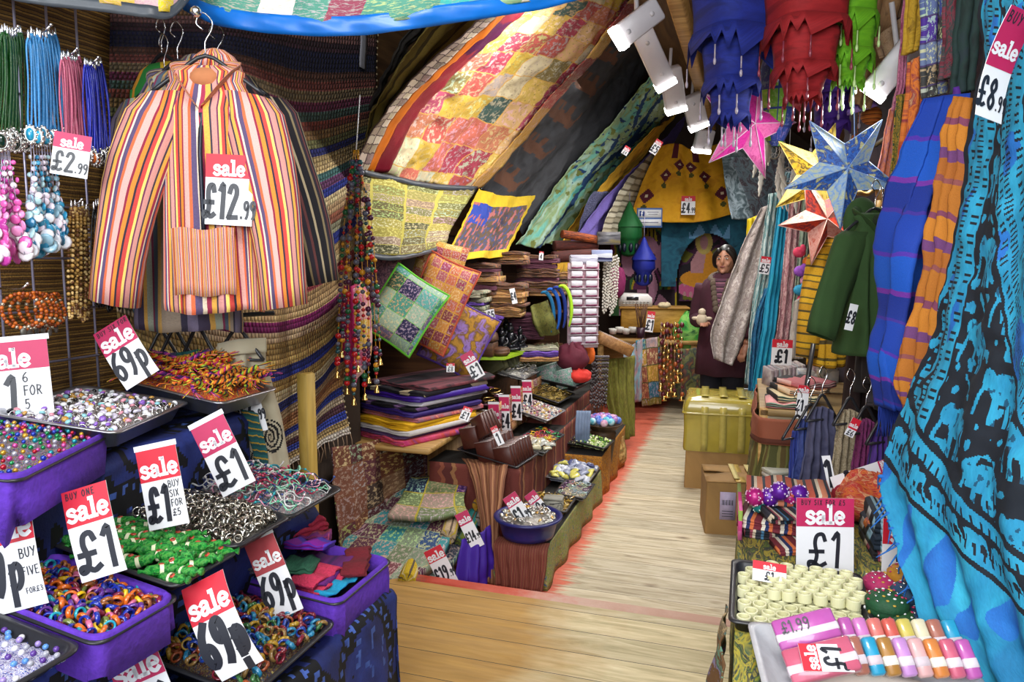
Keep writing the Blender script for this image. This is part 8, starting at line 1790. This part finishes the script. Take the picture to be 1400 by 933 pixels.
for i in range(8):
    p = D(1050+6*i, 513-1.0*i, 4.35); mb = MB(); mb.box(p+V((0, 0, -.03)), (.022, .12, .15), 0, RZ(.4)@RX(.1), .003); tag(mb.build('booklet', dye('booklet_%d' % (i % 4), [('#c8c0b8', '#b0a0a8', '#9ab0b0', '#d8d0c0')[i % 4], '#7a6a70', '#e0dcd4'], 3, 3, .4)), ('cream', 'mauve', 'pale teal', 'ivory')[i % 4]+' printed booklet in the row behind the striped cloths', 'booklet', 'booklets on the right shelf')
card('red sale £1 sign standing at the back of the right hand shelf', 1069, 482, 4.25, .12, .15, -3, 0, 4, RED, '£1', None, .32, mst=.2)
card('narrow sale £1.99 card standing before the black rack post', 1097, 550, 3.45, .055, .16, -6, 0, 6, RED, '£1', None, .22, pence='.99')
for i in range(5): p = D(1063, 668-6.0*i, 3.55); mb = MB(); mb.box(p, (.12, .1, .017), 0, RZ(.3+.05*i), .002); tag(mb.build('notebook', M('notebook_%d' % i, ('#6a7a8a', '#c8c4b8', '#8a9498', '#d0ccc4', '#a8a89c')[i], .6)), ('slate blue', 'cream', 'grey', 'ivory', 'stone')[i]+' notebook in the small stack behind the sequinned balls', 'notebook')
rr = random.Random(23)
for i in range(26):
    k = i % 5; p = D(1098+rr.uniform(-4, 40), 560-rr.uniform(0, 60), 4.1); mb = MB(); mb.box(p, (.05+.03*rr.random(), .05, .05+.03*rr.random()), 0, RZ(rr.uniform(0, 1)), .006); tag(mb.build('gift_box', dye('gift_%d' % k, [('#b8bcc0', '#3a6a98', '#8a3a58', '#c8b878', '#5a8a80')[k], '#d8d8d4', ('#6a6a70', '#1c3a6a', '#c87a98', '#8a6a30', '#2a4a48')[k]], 3, 3, .3)), ('silver', 'blue', 'rose', 'straw', 'sea green')[k]+' small gift box stacked behind the black rack post', 'gift box', 'small gift boxes')
for i in range(9):
    k = i % 5; p = D(1098+rr.uniform(-8, 10), 345+13*i, 4.7); mb = MB(); mb.sph(p, (.04, .035, .035), 9, 7); mb.sph(p+V((.02, -.02, .02)), (.02, .02, .03), 8, 6); tag(mb.build('felt_toy', M('felt_toy_%d' % k, ('#c83a5a', '#d8702a', '#8a4ab0', '#d090b0', '#2a8ab0')[k], .9, vs=60, var=.4)), ('red', 'orange', 'violet', 'pink', 'blue')[k]+' felt ornament hanging in the string left of the mustard shirt', 'felt ornament', 'felt ornaments')
# ---- lanterns, stars and hangings overhead
FB = dye('lantern_blue', ['#0a1860', '#14288a', '#0c1c70'], 5, 3); FR = dye('lantern_red', ['#7a0c14', '#a01a20', '#8a0e18'], 5, 3); FG = dye('lantern_lime', ['#4a8a0c', '#6ab014', '#5aa010'], 5, 3); FP = dye('lantern_purple', ['#34146a', '#4a2290', '#3c1878'], 5, 3)
BDM = M('bead_drop', '#a8a0b0', .3)
lantern('royal blue ragged cloth lantern, leftmost of the overhead lanterns', D(1004, -25, 3.4), .30, ((.26, 1, .98), (.20, .72, .66), (.13, .5, .46)), FB, BDM, 20, 1)
lantern('red ragged cloth lantern in the middle of the overhead lanterns', D(1104, -25, 3.2), .265, ((.20, 1.08, 1.04), (.17, .85, .78), (.10, .62, .45)), FR, M('bead_drop_red', '#8a3a4a', .3), 10, 2)
lantern('lime green ragged cloth lantern right of the red one', D(1166, -25, 3.25), .17, ((.16, 1, .98), (.15, .95, .9), (.10, .8, .6)), FG, M('bead_drop_lime', '#b8d890', .3), 15, 3)
lantern('purple ragged cloth lantern hanging below the lime one', D(1140, 100, 3.9), .20, ((.14, 1, .98), (.12, .75, .7), (.09, .5, .3)), FP, BDM, 15, 4)
c = D(1065, 70, 3.9); r = thing('paper_lantern', 'blue and lime triangle patterned round lantern between the blue and red ones', 'lantern', tuple(c)); mb = MB()
mb.lathe([(.03, .06), (.07, .0), (.095, -.12), (.10, -.25), (.085, -.36), (.045, -.45), (.02, -.48)], 20, c); mb.build('shade', patch('lantern_tri', ['#14286a', '#5a8a1c', '#1c3a8a', '#6aa024'], 12, 7, '#14286a', .12, motif=.15, ms=30), r); mb = MB(); mb.tube([c+V((0, 0, .06)), c+V((0, 0, .4))], .003, 4); mb.build('cord', WIRE, r)
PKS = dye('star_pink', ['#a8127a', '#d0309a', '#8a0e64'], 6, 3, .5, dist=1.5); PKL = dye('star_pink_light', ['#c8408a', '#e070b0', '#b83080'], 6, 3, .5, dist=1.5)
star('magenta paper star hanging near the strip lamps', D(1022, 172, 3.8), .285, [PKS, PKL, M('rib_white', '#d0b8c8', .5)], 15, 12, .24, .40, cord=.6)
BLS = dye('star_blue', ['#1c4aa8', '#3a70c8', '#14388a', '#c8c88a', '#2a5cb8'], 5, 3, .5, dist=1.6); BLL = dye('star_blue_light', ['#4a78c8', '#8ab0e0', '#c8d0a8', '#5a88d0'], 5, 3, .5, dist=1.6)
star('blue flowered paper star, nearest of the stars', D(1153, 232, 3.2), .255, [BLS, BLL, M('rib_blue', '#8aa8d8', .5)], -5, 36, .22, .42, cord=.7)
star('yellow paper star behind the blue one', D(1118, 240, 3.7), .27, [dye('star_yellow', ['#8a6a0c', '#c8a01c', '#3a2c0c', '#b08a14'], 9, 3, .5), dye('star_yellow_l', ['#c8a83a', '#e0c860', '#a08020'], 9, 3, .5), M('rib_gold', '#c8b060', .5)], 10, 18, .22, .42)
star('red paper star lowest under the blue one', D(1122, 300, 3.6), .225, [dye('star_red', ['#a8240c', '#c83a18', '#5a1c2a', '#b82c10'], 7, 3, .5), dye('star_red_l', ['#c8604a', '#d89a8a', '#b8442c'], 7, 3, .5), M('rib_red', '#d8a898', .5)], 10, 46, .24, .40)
for k, (px, py, d, rad, lab) in enumerate(((1191, 158, 3.9, .052, 'large orange striped wooden ball hanging right of the stars'), (1172, 192, 4.1, .04, 'small orange ball hanging below the large one'))):
    p = D(px, py, d); mb = MB(); mb.sph(p, (rad, rad, rad*.92), 18, 12); mb.tube([p+V((0, 0, rad)), p+V((0, 0, .3))], .0025, 4); tag(mb.build('wooden_ball', stripes('ball_stripe', [(2, '#b8601c'), (1, '#5a2c0c'), (2, '#c87424')], 7, 1, .02, .3)), lab, 'ball')
rr = random.Random(33)
for i in range(13):   # white feathers of the dreamcatchers
    px = 1030+rr.uniform(0, 66); py = 175+rr.uniform(0, 60); d = 4.6+rr.uniform(-.2, .3); a = D(px, py, d); L = rr.uniform(.16, .34); mb = MB()
    sw = rr.uniform(-.05, .05)
    def ft(u, v): 
        w = .017*math.sin(PI*min(1, v*.9+.08))**.7; return a+CR*((u-.5)*2*w*(1+.25*math.sin(v*40))+sw*v*v)+V((0, .006*abs(u-.5), -L*v))
    mb.grid(ft, 4, 22); tag(mb.build('feather', M('feather_white', '#cfccc4', .9), thick=.002), 'white feather hanging from the dreamcatchers below the magenta star', 'feather', 'dreamcatcher feathers')
for k, (px, py, d, rad, lab) in enumerate(((1058, 205, 4.7, .055, 'upper dreamcatcher hoop behind the magenta star'), (1078, 240, 4.8, .05, 'lower dreamcatcher hoop left of the yellow star'))):
    p = D(px, py, d); dc = thing('dreamcatcher', lab, 'dreamcatcher', tuple(p)); B = RZ(YAW+.5)@RX(PI/2); mb = MB(); mb.torus(p, rad, .005, B, 24, 6); mb.build('hoop', M('hoop', '#b0a898', .7), dc); mb = MB(); [mb.tube([p+B@V((rad*math.cos(a), rad*math.sin(a), 0)), p+B@V((rad*math.cos(a+2.3), rad*math.sin(a+2.3), 0))], .001, 4) for a in [2*PI*j/9 for j in range(9)]]; mb.build('web', WHITE, dc); mb = MB(); mb.tube([p+V((0, 0, rad)), p+V((0, 0, .35))], .0015, 4); mb.build('cord', WHITE, dc)
# wooden puppet
p = D(1208, 262, 3.35); pu = thing('puppet', 'carved wooden puppet with outstretched arms right of the blue star', 'puppet', tuple(p)); mb = MB(); WD = M('puppet_wood', '#a88448', .5); mb.sph(p+V((0, 0, .06)), (.03, .028, .036), 12, 8); mb.sph(p, (.035, .025, .05), 12, 8)
for s in (-1, 1): mb.tube(smooth([p+CR*(.03*s)+V((0, 0, .03)), p+CR*(.07*s)+V((0, 0, -.01)), p+CR*(.12*s)+V((0, -.02, -.005))], 8), [.014, .013, .012, .011, .011, .01, .01, .012, .014], 8); mb.tube([p+CR*(.02*s)+V((0, 0, -.04)), p+CR*(.03*s)+V((0, 0, -.12))], [.016, .012], 8)
mb.build('figure', WD, pu)
# bags, patch hangings and scarves high on the right
TOPS = (('brown gauze drape under the vault left of the right lamp', [[(1188, -30), (1240, -30)], [(1172, 60), (1215, 70)], [(1160, 140), (1190, 150)]], 3.7, dye('brown_gauze', ['#5a4028', '#8a6844', '#6a4a30'], 6, 4)),
 ('pink beaded ribbon hanging at the right lamp', [[(1236, -30), (1246, -30)], [(1232, 70), (1240, 70)], [(1222, 150), (1230, 150)]], 3.1, PAIS('ribbon_pink', ['#8a2a58', '#c87a98', '#5a1c40'], 18)),
 ('dark green gold spotted ribbon hanging right of the puppet', [[(1226, 130), (1240, 128)], [(1222, 200), (1236, 200)], [(1216, 262), (1228, 262)]], 2.95, PAIS('green_gold', ['#12301c', '#1c4a2a', '#b8902a', '#14281a'], 30)),
 ('orange flame patterned bag hanging below the right lamp', [[(1244, 85), (1262, 75)], [(1238, 150), (1264, 150)], [(1230, 235), (1244, 230)]], 2.85, PAIS('flame', ['#a8401c', '#d8782a', '#8a2a3a', '#c8a070'], 7)),
 ('blue and silver patchwork bag high at the right', [[(1260, -30), (1292, -30)], [(1262, 60), (1294, 55)], [(1262, 135), (1290, 128)]], 2.8, patch('bag_blue', ['#3a4a8a', '#4a2a90', '#5a6a9a', '#3a3a3a', '#6a7aa0', '#2a4a3a'], 1, 5, '#4a3a6a', .08, motif=.6, ms=24, seed=5)),
 ('crimson patterned bag next to the patchwork one', [[(1296, -30), (1316, -30)], [(1292, 60), (1312, 55)], [(1286, 110), (1304, 105)]], 2.7, PAIS('bag_crimson', ['#5a1c2a', '#8a3a4a', '#2a4a4a', '#6a2030'], 12)),
 ('dark green velvet bag beside the turquoise throw', [[(1314, -30), (1342, -30)], [(1308, 60), (1336, 60)], [(1302, 130), (1326, 125)]], 2.55, dye('bag_velvet', ['#0c1c1c', '#16302c', '#1c2a34'], 5, 3)),
 ('yellow silk bag high behind the patchwork bag', [[(1244, -30), (1262, -30)], [(1240, 40), (1258, 40)], [(1236, 75), (1250, 70)]], 3.0, PAIS('silk_yellow', ['#a8801c', '#c8a02a', '#7a5a14'], 6)),
 ('salmon fringed scarf hanging above the puppet', [[(1216, 150), (1228, 140)], [(1208, 200), (1222, 200)], [(1198, 240), (1214, 245)]], 3.2, PAIS('salmon', ['#b8583a', '#c87a5a', '#7a4a7a'], 10)),
 ('violet scarf looped under the brown gauze', [[(1160, 150), (1195, 135)], [(1158, 158), (1200, 145)]], 3.75, PAIS('loop_violet', ['#6a4a90', '#8a68b0', '#5a3a80'], 10)),
 ('tan sequinned bag with a yellow edge under the vault', [[(1200, 50), (1238, 20)], [(1204, 80), (1236, 62)]], 3.45, PAIS('tan_sequin', ['#6a4a30', '#a88a70', '#8a6a4a'], 16)))
for lab, pts, d, m in TOPS: hang(lab, pts, d, m, name='hanging_bag' if 'bag' in lab else 'hanging_drape', cat='bag' if 'bag' in lab else 'drape', folds=2, amp=.015, thick=.02 if 'bag' in lab else .005)
hang('dark indigo cloth covering the right wall behind the bags', [[(1180, -40, 4.4), (1300, -40, 3.4), (1400, -40, 2.8)], [(1150, 200, 4.6), (1280, 200, 3.5), (1400, 200, 2.8)], [(1120, 520, 4.8), (1260, 560, 3.5), (1400, 600, 2.8)]], 4, PAIS('indigo_dark', ['#1a1620', '#2a2030', '#3a2a3a', '#16202a'], 9), name='wall_cloth', cat='wall cloth')
